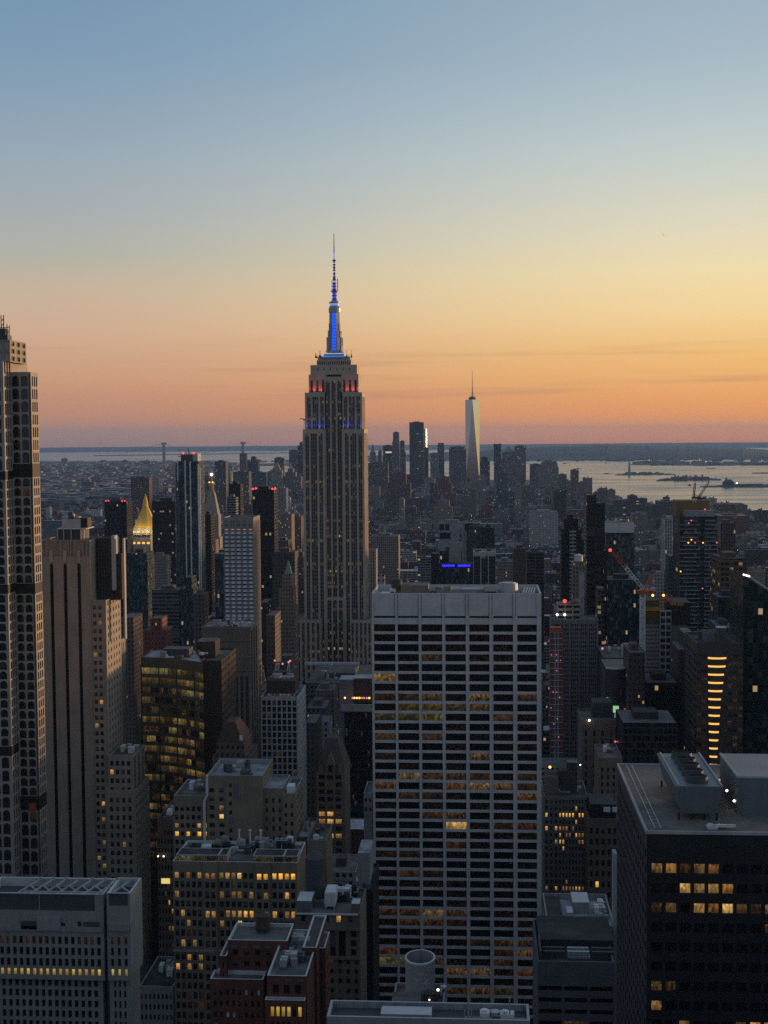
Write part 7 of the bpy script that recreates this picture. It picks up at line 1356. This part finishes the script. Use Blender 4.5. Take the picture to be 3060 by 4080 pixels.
# left of the art deco skyscraper
b = tower('stone_building', 'grey stone courthouse tower with a gilded pyramid roof left of the art deco skyscraper', 'tower', [(1078, 1124, 1872)], 5000, 34, WALL_A, (.26, .245, .22), fin=False); spire(b, 22, Zp(1838, 5000, 1100), solid('dull_gold_roof', (.30, .21, .10)), y=5017, name='pyramid_roof'); b.fin()
b = tower('stone_building', 'broad grey stone tower with a slender tiered cupola left of the art deco skyscraper', 'tower', [(1130, 1200, 1898), (1136, 1178, 1882), (1146, 1168, 1868)], 5050, 40, WALL_C, (.24, .225, .21), fin=False); spire(b, 7, Zp(1840, 5050, 1157), LIME, 8, 'cupola'); b.fin()
for lab, t, y_, w_, col in (('dark blocky tower at the left end of the downtown skyline', [(986, 1030, 1835), (1000, 1018, 1820)], 6200, WALL_D, (.06, .065, .075)), ('slim brown tower with a pale top left of the downtown skyline', [(955, 980, 1808)], 5600, WALL_A, (.17, .13, .12)), ('dark low block left of the grey ribbed tower', [(1094, 1130, 1824)], 6300, WALL_D, (.07, .07, .08)), ('grey ribbed tower just left of the art deco skyscraper', [(1152, 1188, 1794)], 6300, WALL_C, (.12, .125, .14)), ('dark tower touching the left side of the art deco skyscraper', [(1186, 1216, 1775), (1194, 1212, 1762)], 6000, WALL_D, (.06, .065, .075)), ('teal glass block between the lit topped grey tower and the gilded courthouse', [(1005, 1060, 1882)], 4700, WALL_G, (.09, .11, .13)), ('blue grey block behind the tiered cupola', [(1060, 1096, 1880)], 5300, WALL_C, (.16, .17, .18)), ('slim white tower in front of the gilded courthouse', [(1108, 1140, 1945)], 3600, WALL_C, (.30, .30, .31)), ('dark slab behind the pointed clock lantern', [(900, 916, 1870)], 5000, WALL_D, (.08, .08, .085)), ('tan loft block with an arched top left of the art deco skyscraper', [(1110, 1162, 2050)], 2400, WALL_A, (.25, .20, .15)), ('dark brown loft block beside the red beacon tower', [(1098, 1150, 2155)], 1900, WALL_S, (.12, .095, .08)), ('reddish block left of the art deco skyscraper shaft', [(1160, 1200, 2058)], 2500, WALL_S, (.15, .10, .085)), ('red brick school block in front of the lit topped grey tower', [(950, 1005, 2010)], 2600, WALL_S, (.15, .09, .075))):
    tower('city_block', lab, 'building', t, y_, 40, w_, col)

# the tapering glass tower: square base, square top turned 45 degrees
Y = 6400.0; X = lambda p, y=1750: Xp(p, Y, y); z = lambda p: Zp(p, Y, 1882); xc = X(1882.5); yc = Y + 32; hb = (X(1912) - X(1856)) / 2
b = Bld('tapering_tower', 'tallest downtown tower, tapering faceted glass with a thin mast on top', 'skyscraper', xc, yc); zb, zt = 40.0, z(1592); rt = hb * 1.02; a0 = 0.0
base = [(xc + hb * 1.38 * math.cos(a0 + math.pi / 4 + i * math.pi / 2), yc + hb * 1.38 * math.sin(a0 + math.pi / 4 + i * math.pi / 2)) for i in range(4)]; topp = [(xc + rt * math.cos(a0 + i * math.pi / 2), yc + rt * math.sin(a0 + i * math.pi / 2)) for i in range(4)]
mb = MB(); mb.prism(base, 0, zb, top=False); b.single('base', mb, GREYC)
for i in range(4):
    j = (i + 1) % 4; mb = MB(); mb.face([(*base[i], zb), (*topp[j], zt), (*topp[i], zt)]); b.single('facet', mb, TOWERG); mb = MB(); mb.face([(*base[i], zb), (*base[j], zb), (*topp[j], zt)]); b.single('facet', mb, TOWERG)
mb = MB(); mb.face([(*p, zt) for p in topp]); b.single('roof', mb, LOUV); mb = MB(); mb.cyl(xc, yc, zt, z(1583), 17, 18, 24); mb.cyl(xc, yc, z(1583), z(1579), 11, 11, 20); b.single('ring', mb, LOUV)
mb = MB(); mb.cyl(xc, yc, z(1583), z(1540), 2.4, 1.8, 8); mb.cyl(xc, yc, z(1540), z(1474), 1.6, .5, 8)
for a in range(3): mb.bar((xc + 11 * math.cos(a * 2.1), yc + 11 * math.sin(a * 2.1), z(1580)), (xc, yc, z(1555)), .5)
b.single('mast', mb, BLACKM); b.boxes.append(((xc - hb, xc + hb, Y, Y + 64), 0, z(1850))); b.fin()

# ------------------------------------------------------------------ harbour: suspension bridge, statue, island buildings, boats, port
def base_at(px, py): x, y = sea(px, py, 2); return x, y, 2 - drop(x, y)
A = Vector((Xp(653, 16200, 1800), 16200, 0)); Bv = Vector((Xp(968, 16900, 1800), 16900, 0)); dz = -drop(A.x, A.y)
o = thing('suspension_bridge', 'distant grey suspension bridge with two tall towers across the bay mouth', 'bridge', (A.x, A.y, dz)); off = tuple(o.location); steel = solid('bridge_steel', (.16, .17, .19)); u = (Bv - A).normalized(); nrm = Vector((-u.y, u.x, 0))
for P_ in (A, Bv):
    mb = MB()
    for s in (-1, 1): q = P_ + nrm * 16 * s; mb.box(q.x - 9, q.x + 9, q.y - 6, q.y + 6, dz, dz + 211)
    q = P_; mb.box(q.x - 32, q.x + 32, q.y - 5, q.y + 5, dz + 186, dz + 211); mb.box(q.x - 30, q.x + 30, q.y - 5, q.y + 5, dz + 60, dz + 78); mb.build('tower', steel, o, off)
mb = MB(); E0, E1 = A - u * 900, Bv + u * 900; mb.bar((E0.x, E0.y, dz + 66), (E1.x, E1.y, dz + 66), 5); mb.build('deck', steel, o, off)
mb = MB(); L_ = (Bv - A).length; pts = [A - u * 600 + Vector((0, 0, dz + 70))] + [A + u * L_ * i / 16 + Vector((0, 0, dz + 205 - 118 * (1 - (2 * i / 16 - 1) ** 2))) for i in range(17)] + [Bv + u * 600 + Vector((0, 0, dz + 70))]
for p, q in zip(pts, pts[1:]): mb.bar(p, q, 1.6)
mb.build('cable', steel, o, off)
x, y, g = base_at(2507, 1889); o = thing('statue', 'green copper statue holding up a torch on a stone pedestal on the harbour island', 'statue', (x, y, g)); off = (x, y, g)
mb = MB(); mb.cyl(x, y, g, g + 14, 30, 28, 11); mb.cyl(x, y, g + 14, g + 42, 11, 8, 4); mb.cyl(x, y, g + 42, g + 46, 9, 9, 4); mb.build('pedestal', GREYC, o, off)
mb = MB(); mb.cyl(x, y, g + 46, g + 62, 6.5, 5.2, 12); mb.cyl(x, y, g + 62, g + 76, 5.2, 4.4, 12); mb.cyl(x, y, g + 76, g + 80, 4.4, 1.6, 12); mb.ball((x, y, g + 83), 2.6); mb.bar((x - 4, y, g + 76), (x - 7, y, g + 90), 1.4); mb.cyl(x - 7, y, g + 90, g + 95, 1.4, 2.0, 8); mb.bar((x + 4, y - 1, g + 76), (x + 5.5, y - 2, g + 66), 1.5); mb.box(x + 4.5, x + 7.5, y - 4, y - 1, g + 64, g + 72)
for a in range(7): mb.bar((x, y, g + 84), (x + 4.6 * math.cos(a * math.pi / 6), y, g + 84 + 4.6 * math.sin(a * math.pi / 6)), .35)
mb.build('figure', COPPER, o, off)
def shore_house(label, px, py, w, h, d, towers=(), col=BROWN, gable=0, name='island_building'):
    x, y, g = base_at(px, py); o = thing(name, label, 'building', (x, y, g)); off = (x, y, g); mb = MB(); mb.box(x - w / 2, x + w / 2, y, y + d, g, g + h); mb.build('body', col, o, off)
    mb = MB(); zt = g + h; rg = gable or 4; mb.face([(x - w / 2, y, zt), (x + w / 2, y, zt), (x + w / 2 - rg, y + d / 2, zt + rg), (x - w / 2 + rg, y + d / 2, zt + rg)]); mb.face([(x + w / 2, y + d, zt), (x - w / 2, y + d, zt), (x - w / 2 + rg, y + d / 2, zt + rg), (x + w / 2 - rg, y + d / 2, zt + rg)]); mb.face([(x - w / 2, y + d, zt), (x - w / 2, y, zt), (x - w / 2 + rg, y + d / 2, zt + rg)]); mb.face([(x + w / 2, y, zt), (x + w / 2, y + d, zt), (x + w / 2 - rg, y + d / 2, zt + rg)]); mb.build('roof', SLATE, o, off)
    for dx, tw, th in towers: mb = MB(); mb.box(x + dx - tw / 2, x + dx + tw / 2, y - 2, y - 2 + tw, g, g + th); mb.cyl(x + dx, y - 2 + tw / 2, g + th, g + th + tw * .8, tw * .6, .2, 8); mb.build('tower', col, o, off)
shore_house('long dark hall with four corner turrets on the middle harbour island', 2712, 1913, 66, 16, 40, [(-30, 8, 26), (-14, 7, 24), (14, 7, 24), (30, 8, 26)]); shore_house('low brick hospital wings on the right part of the middle harbour island', 2795, 1912, 90, 14, 40, [(5, 7, 28)], RED); shore_house('gabled railway terminal with a small spire on the nearest shore spit', 2905, 1938, 52, 20, 40, [(-14, 7, 40)], DKB, 14); shore_house('long low ferry sheds on the nearest shore spit at the right edge', 2990, 1939, 130, 10, 40, (), BROWN); shore_house('low visitor pavilion among trees on the statue island', 2575, 1891, 46, 8, 24, (), BROWN)
for i, (px, py, L_, lab) in enumerate(((2250, 1848, 40, 'small dark ferry far out left of the statue island'), (2414, 1845, 26, 'tiny tug far out on the open bay'), (2748, 1935, 20, 'tiny pale launch off the nearest shore spit'), (2304, 1868, 50, 'long flat barge beside the narrow red tower'), (1560, 1845, 30, 'small boat between the downtown towers'), (1048, 1854, 50, 'flat barge on the bay left of the art deco skyscraper'))):
    x, y = sea(px, py); g = -drop(x, y); o = thing('boat', lab, 'boat', (x, y, g)); off = (x, y, g); mb = MB(); w = L_ / 2; mb.prism([(x - w, y - 3), (x + w * .8, y - 4), (x + w, y), (x + w * .8, y + 4), (x - w, y + 3)], g - .5, g + 3.0); mb.build('hull', BLACKM, o, off); mb = MB(); mb.box(x - w * .5, x + w * .3, y - 2.5, y + 2.5, g + 3, g + 6.5); mb.box(x - w * .3, x + w * .05, y - 2, y + 2, g + 6.5, g + 9); mb.build('cabin', GREYC, o, off)
o = thing('airliner', 'tiny dark airliner flying low over the horizon at left', 'airplane', (Xp(396, 9000, 1766), 9000, Zp(1766, 9000, 396))); off = tuple(o.location); mb = MB(); x, y, z0 = off; mb.bar((x - 9, y, z0), (x + 9, y, z0), 1.0); mb.build('fuselage', LOUV, o, off); mb = MB(); mb.box(x - 3, x + 2, y - 14, y + 14, z0 - .4, z0 + .3, bottom=True); mb.bar((x + 7.5, y, z0), (x + 9, y, z0 + 4), .5); mb.build('wings', LOUV, o, off)
x0, z0 = XZ(2612, 906, 26000); x1, z1 = XZ(2650, 941, 26000); mb = MB(); V0, V1 = Vector((x0, 26000, z0)), Vector((x1, 26000, z1))
for i in range(8): a, c = V0 + (V1 - V0) * i / 8, V0 + (V1 - V0) * (i + 1) / 8; mb.bar(a, c, 4 + 2.2 * i)
m_ = bpy.data.materials.new('vapour'); m_.use_nodes = True; m_.node_tree.nodes.clear(); t_ = NT(m_.node_tree); pv = t_.n('ShaderNodeVolumePrincipled'); ou = t_.n('ShaderNodeOutputMaterial'); t_.t.links.new(pv.outputs[0], ou.inputs['Volume']); pv.inputs['Color'].default_value = (1, .95, .95, 1); pv.inputs['Density'].default_value = .02; pv.inputs['Anisotropy'].default_value = .45
tag(mb.build('vapour_trail', m_, None, tuple(V0)), 'short pink vapour trail high in the sky at right', 'vapour trail')

# ------------------------------------------------------------------ the carpet of low buildings
import numpy as np
GW, GH = 765, 1020; gk = 3060.0 / GW
edgeL = sorted((p[0][1], p[0][0]) for p in MANH); edgeR = sorted((p[1][1], p[1][0]) for p in MANH)
def interp(t, y):
    for (y0, x0), (y1, x1) in zip(t, t[1:]):
        if y0 <= y <= y1: return x0 + (x1 - x0) * (y - y0) / (y1 - y0)
    return t[-1][1]
r = random.Random(77)
PAL = [('red brick', (.13, .058, .048), 18), ('brown brick', (.10, .078, .068), 24), ('tan brick', (.22, .18, .145), 16), ('grey', (.17, .175, .185), 20), ('cream', (.36, .335, .30), 10), ('dark', (.045, .047, .055), 10), ('white', (.46, .47, .49), 9)]
ROOFS = [('silver', (.60, .65, .72), 42), ('black', (.05, .05, .052), 30), ('grey', (.17, .17, .175), 32)]
def wpick(t): 
    k = r.random() * sum(q[2] for q in t)
    for q in t:
        k -= q[2]
        if k < 0: return q
    return t[-1]
occ = []
for b in BLDS:
    for (x0, x1, y0, y1), z0, z1 in b.boxes: occ.append((x0 - 2, x1 + 2, y0 - 2, y1 + 2))
occ = np.array(occ)
lots = []
def free(x0, x1, y0, y1): return not np.any((occ[:, 0] < x1) & (occ[:, 1] > x0) & (occ[:, 2] < y1) & (occ[:, 3] > y0))
yb = 600.0
while yb < 5900:
    for row in (0, 1):
        y0 = yb + row * 30; dep = r.uniform(22, 29)
        xl, xr = max(interp(edgeL, y0) + 20, Xp(-150, y0)), min(interp(edgeR, y0) - 25, Xp(3200, y0)); x = xl
        while x < xr:
            big = r.random()
            w = r.uniform(9, 22) if big < .6 else (r.uniform(22, 42) if big < .95 else r.uniform(45, 75))
            av = (x + 60000) % 250
            if av > 222: x += 250 - av + r.uniform(0, 2); continue
            if y0 < 1350: h = r.triangular(18, 72, 34)
            elif y0 < 2300: h = r.triangular(14, 62, 30)
            elif y0 < 4600: h = r.triangular(10, 44, 18) * (1.7 if big > .93 and r.random() < .5 else 1)
            else: h = r.triangular(12, 70, 26)
            if r.random() < .035 and y0 > 1500: h *= 1.8
            d2 = dep * r.uniform(.75, 1)
            if free(x, x + w, y0, y0 + d2): lots.append([x, x + w - .4, y0 + r.uniform(0, 1.5), y0 + d2, h - drop(x, y0), 0, None])
            x += w + (r.uniform(2, 9) if r.random() < .08 else 0)
    yb += 82
# what shows: a coarse depth pass, near to far
grid_ = np.zeros((GH, GW), bool)
items = [(y0, (x0, x1, y0, y1), z1, None) for b in BLDS for (x0, x1, y0, y1), z0, z1 in b.boxes] + [(l[2], (l[0], l[1], l[2], l[3]), l[4], l) for l in lots]
for y0, (x0, x1, ya, yb_), z1, l in sorted(items, key=lambda q: q[0]):
    P = [proj(x, y, z1) for x in (x0, x1) for y in (ya, yb_)]
    Pb = proj(x0, ya, 0)
    if None in P or Pb is None: continue
    a, c = min(p[0] for p in P) / gk, max(p[0] for p in P) / gk; t = min(p[1] for p in P) / gk; bt = Pb[1] / gk
    i0, i1, j0, j1 = int(max(0, a)), int(min(GW, math.ceil(c))), int(max(0, t)), int(min(GH, math.ceil(bt)))
    if i1 <= i0 or j1 <= j0: continue
    s = grid_[j0:j1, i0:i1]; n = int((~s).sum()); s[:] = True
    if l is not None: l[5] = n; l[6] = ((i0 + i1) * gk / 2, max(p[1] for p in P))
vis = sorted([l for l in lots if l[5] > 0], key=lambda l: -l[5])
WL = [WALL_A, WALL_S, WALL_B, WALL_S]
LAND_MARKS = [((567, 2030), 'the gold pyramid'), ((750, 2100), 'the finned glass tower'), ((838, 2000), 'the campanile'), ((950, 2250), 'the white windowed tower'), ((1048, 2150), 'the red beacon tower'), ((1330, 2300), 'the art deco skyscraper'), ((1140, 2350), 'the pointed cap tower'), ((460, 2100), 'the black beacon slab'), ((1800, 2120), 'the bare concrete building'), ((1930, 2260), 'the white piered office'), ((1800, 2250), 'the blue neon hotel'), ((2375, 2150), 'the dark bronze tower'), ((2470, 2110), 'the white topped tower'), ((2675, 2150), 'the white striped tower'), ((2780, 2200), 'the balcony tower'), ((2920, 2260), 'the brown office block'), ((2280, 2100), 'the black capped tower'), ((1882, 1800), 'the tapering tower'), ((1530, 2160), 'the pale loft building'), ((2170, 2060), 'the white gridded building'), ((2490, 1990), 'the stepped river block'), ((2650, 2010), 'the terraced warehouse'), ((2020, 2260), 'the ornate grey block'), ((1125, 2070), 'the arched tan loft'), ((2560, 2300), 'the crane'), ((1320, 3000), 'the gothic gables'), ((2290, 2600), 'the hotel slab'), ((690, 2700), 'the concave office'), ((1110, 2780), 'the white grid tower'), ((915, 2930), 'the mansard building'), ((2850, 2600), 'the amber bands'), ((2460, 2820), 'the green sign')]
used = {}
def lowrise(l, mb, parts=None):
    """one low building: body, roof with parapet, stair bulkhead and perhaps a tank"""
    x0, x1, y0, y1, h = l[:5]; wn_, wc, _ = wpick(PAL); rn, rc, _ = wpick(ROOFS); k = r.uniform(.75, 1.25); base = -drop(x0, y0)
    W_, R_, B_ = parts if parts else (mb, mb, mb)
    W_.col = C(*[q * k for q in wc]); W_.box(x0, x1, y0, y1, base, h, 0, top=False)
    kr = r.uniform(.7, 1.25); R_.col = C(*[q * kr for q in rc]); R_.face([(x0 + .3, y0 + .3, h - .6), (x1 - .3, y0 + .3, h - .6), (x1 - .3, y1 - .3, h - .6), (x0 + .3, y1 - .3, h - .6)], 1 if not parts else 0)
    R_.col = C(*[q * k * .9 for q in wc])
    O = [(x0, y0), (x1, y0), (x1, y1), (x0, y1)]; I = [(x0 + .35, y0 + .35), (x1 - .35, y0 + .35), (x1 - .35, y1 - .35), (x0 + .35, y1 - .35)]
    for a in range(4): q = (a + 1) % 4; R_.face([(*O[a], h), (*O[q], h), (*I[q], h), (*I[a], h)], 1 if not parts else 0); R_.face([(*I[a], h), (*I[q], h), (*I[q], h - .6), (*I[a], h - .6)], 1 if not parts else 0)
    feat = ''
    w, d = x1 - x0, y1 - y0
    for n in range(1 if w < 14 else r.choice((1, 2, 3))):
        bw, bd, bh = r.uniform(2.5, min(7, w * .5)), r.uniform(3, 8), r.uniform(2.5, 5); bx, by = r.uniform(x0 + .5, x1 - bw - .5), r.uniform(y0 + 2, y1 - bd - .5) if y1 - y0 > bd + 3 else y0 + 1
        X_ = MB() if parts else B_
        if parts: B_.append(('bulkhead', X_))
        X_.col = C(*[q * r.uniform(.6, 1.3) for q in r.choice((wc, (.35, .36, .37), (.12, .12, .12)))]); X_.box(bx, bx + bw, by, by + bd, h - .6, h + bh, 1 if not parts else 0)
    if r.random() < .30: 
        X_ = MB() if parts else B_
        if parts: B_.append(('tank', X_))
        tx, ty = r.uniform(x0 + 2, x1 - 2), r.uniform(y0 + 3, y1 - 2); X_.col = C(.10, .07, .05); X_.cyl(tx, ty, h - .5, h + 6, 1.9, 1.8, 8, 1 if not parts else 0); X_.cyl(tx, ty, h + 6, h + 7.2, 2.1, .1, 8, 1 if not parts else 0); feat = 'with a tank'
    return wn_, rn, feat
IND = [l for l in vis if l[5] >= 6][:300]; indset = set(map(id, IND))
info = []
for l in IND:
    x0, x1, y0, y1 = l[:4]; cx_, cy_ = (x0 + x1) / 2, (y0 + y1) / 2; Wm, Rm, Bm = MB(), MB(), []
    wn_, rn, feat = lowrise(l, None, (Wm, Rm, Bm)); o = thing('low_building', None, 'building', (cx_, cy_, 0), 'low buildings carpeting the middle distance'); off = (cx_, cy_, 0)
    Wm.build('body', r.choice(WL), o, off); ro = Rm.build('roof', TINTED, o, off); [X_.build(n_, TINTED, ro, off) for n_, X_ in Bm]
    info.append((o, l, wn_, rn, feat))
stuff = [MB() for _ in range(4)]
for l in lots:
    if id(l) in indset: continue
    if l[5] == 0 and l[2] < 2600 and r.random() < .25: continue
    lowrise(l, stuff[0] if False else stuff[r.randrange(4)])
merged = MB()
for k, s in enumerate(stuff):
    n = len(merged.v); merged.v += s.v; merged.f += [tuple(i + n for i in f) for f in s.f]; merged.m += [4 if m == 1 else k for m in s.m]; merged.c += s.c; merged.uv += s.uv
tag(merged.build('distant_buildings', [WALL_A, WALL_S, WALL_B, WALL_D2, TINTED]), kind='stuff')
# labels: what it looks like and which landmark it stands next to, counted off from the left where twins remain
def words(o, l, wn_, rn, feat):
    px, py = l[6]; (lx, ly), nm = min(LAND_MARKS, key=lambda q: (q[0][0] - px) ** 2 + (q[0][1] - py) ** 2)
    dx, dy = px - lx, py - ly; rel = ('left of' if dx < 0 else 'right of') if abs(dx) > abs(dy) * .8 else ('beyond' if dy < 0 else 'in front of')
    w, h = l[1] - l[0], l[4]; size = 'tall' if h > 45 else ('squat' if h < 20 else ('broad' if w > 32 else ('narrow' if w < 13 else 'plain')))
    return '%s %s building, %s roof%s, %s %s' % (size, wn_, rn, ' and tank' if feat and len(nm.split()) < 4 else '', rel, nm)
bylab = {}
for t in info: bylab.setdefault(words(*t), []).append(t)
ORD = ['first', 'second', 'third', 'fourth', 'fifth', 'sixth', 'seventh', 'eighth', 'ninth', 'tenth']
for lab, ts in bylab.items():
    ts.sort(key=lambda t: t[1][6][0])
    for i, t in enumerate(ts): t[0]['label'] = lab if len(ts) == 1 else '%s from left, %s' % (ORD[min(i, 9)], lab)

# ------------------------------------------------------------------ far shore: low town, port, lights
bk = MB(); r = random.Random(5)
def far_boxes(n, pxr, pyr, wr, hr, bright=.25):
    for _ in range(n):
        px, py = r.uniform(*pxr), pyr[0] + (pyr[1] - pyr[0]) * r.random() ** 1.3; x, y = sea(px, py, 3); g = 3 - drop(x, y); w, h, d = r.uniform(*wr), r.triangular(hr[0], hr[1], hr[0] + (hr[1] - hr[0]) * .15), r.uniform(25, 70)
        c = r.choice(((.09, .07, .065), (.13, .10, .09), (.16, .14, .13), (.07, .07, .075))) if r.random() > bright else (.34, .33, .33)
        bk.col = C(*c); bk.box(x, x + w, y, y + d, g - 4, g + h, 0, top=False); bk.col = C(*(r.choice(((.05, .05, .05), (.13, .13, .14), (.40, .42, .45))))); bk.face([(x, y, g + h), (x + w, y, g + h), (x + w, y + d, g + h), (x, y + d, g + h)], 1)
def brook(px, py): return True
for py in range(1842, 2080, 3):
    edge = [(1838, 800), (1848, 940), (1860, 950), (1875, 920), (1895, 845), (1915, 815), (1935, 785), (1950, 715), (1965, 655), (1985, 550), (2005, 410), (2030, 220), (2060, 10), (2085, -350)]
    e = next((x0 + (x1 - x0) * (py - y0) / (y1 - y0) for (y0, x0), (y1, x1) in zip(edge, edge[1:]) if y0 <= py <= y1), 0)
    if e > 110: far_boxes(int((e - 60) / 9), (90, e - 12), (py, py + 3), (18, 90), (8, 38 if py > 1870 else 26))
far_boxes(60, (960, 1400), (1834, 1842), (30, 90), (6, 22)); far_boxes(160, (2210, 3080), (1822, 1838), (25, 110), (6, 34), .35); far_boxes(130, (2520, 3080), (1846, 1853), (30, 130), (6, 26), .3); far_boxes(90, (1500, 2200), (1820, 1838), (30, 100), (6, 30), .2)
tag(bk.build('far_shore_town', [WALL_S, TINTED]), kind='stuff')
for lab, px, py, w, h in (('distant paired housing slab at the left on the far shore', 256, 1850, 60, 62), ('distant tower block left of the bridge on the far shore', 498, 1852, 60, 48), ('distant tower block under the bridge tower on the far shore', 585, 1856, 62, 52), ('distant grey hall right of the arched tower on the far shore', 330, 1945, 70, 45), ('dark distant hospital block on the far shore', 350, 1962, 60, 52)):
    x, y = sea(px, py, 3); mb = MB(); o = thing('tower_block', lab, 'building', (x, y, 0)); mb.col = C(.12, .09, .085); mb.box(x - w / 2, x + w / 2, y, y + 40, -drop(x, y), h - drop(x, y)); mb.build('body', WALL_S, o, (x, y, 0)); mb = MB(); mb.col = C(.1, .09, .09); mb.box(x - w * .15, x + w * .1, y + 10, y + 25, h - drop(x, y), h + 9 - drop(x, y)); mb.build('bulkhead', TINTED, o, (x, y, 0))
lts = [MB(), MB(), MB()]
def light(px, py, rad, k, h=9):
    x, y = sea(px, py, 3); s = math.hypot(x, y) / 9000; lts[k].ball((x, y, h - drop(x, y)), rad * s, n=6)
for i in range(16): light(402 + i * 7.6, 1949 + r.uniform(-1, 1), 2.6, r.choice((0, 0, 0, 2)))
for i in range(22): light(218 + i * 2.7, 1959 - i * 1.0 - (i > 14) * 3, 2.4, 0 if i > 3 else 1)
for _ in range(90):
    py = r.uniform(1845, 1975); light(r.uniform(160, 640), py, r.uniform(.8, 1.9), r.choice((0, 0, 1, 1, 2)))
for px, py, k in ((222, 1883, 2), (228, 1891, 0), (305, 1882, 0), (325, 1881, 0), (340, 1880, 0), (303, 1893, 0), (2431, 1810, 0), (2447, 1810, 1), (2738, 1826, 2), (2750, 1824, 0), (2595, 1840, 2), (2815, 1822, 0), (2682, 1768, 0), (2936, 1930, 0), (2744, 1910, 1)): light(px, py, 4.2, k)
for _ in range(60): light(r.uniform(2520, 3060), r.uniform(1824, 1852), r.uniform(.8, 2.0), r.choice((0, 1, 1, 2)))
for _ in range(70): light(r.uniform(2960, 3060), r.uniform(2050, 2062), r.uniform(.3, 1.0), r.choice((0, 1, 2)))
mg = MB()
for k, s in enumerate(lts): n = len(mg.v); mg.v += s.v; mg.f += [tuple(i + n for i in f) for f in s.f]; mg.m += [k] * len(s.f); mg.c += s.c; mg.uv += s.uv
tag(mg.build('far_shore_lights', [BULBW, BULBA, BULBP]), kind='stuff')
# street lamps and headlights glimpsed between the low buildings
lts = [MB(), MB(), MB()]; r = random.Random(8)
for _ in range(360):
    y = r.uniform(1350, 4200); x = Xp(r.uniform(-20, 3080), y); av = (x + 60000) % 250
    if r.random() < .6: x += 236 - av
    h = r.uniform(5, 9) if r.random() < .5 else r.uniform(18, 50); lts[r.choice((0, 0, 1, 1, 2))].ball((x, y, h), r.uniform(.2, .5), n=6)
mg = MB()
for k, s in enumerate(lts): n = len(mg.v); mg.v += s.v; mg.f += [tuple(i + n for i in f) for f in s.f]; mg.m += [k] * len(s.f); mg.c += s.c; mg.uv += s.uv
tag(mg.build('city_lights', [BULBW, BULBA, BULBP]), kind='stuff')
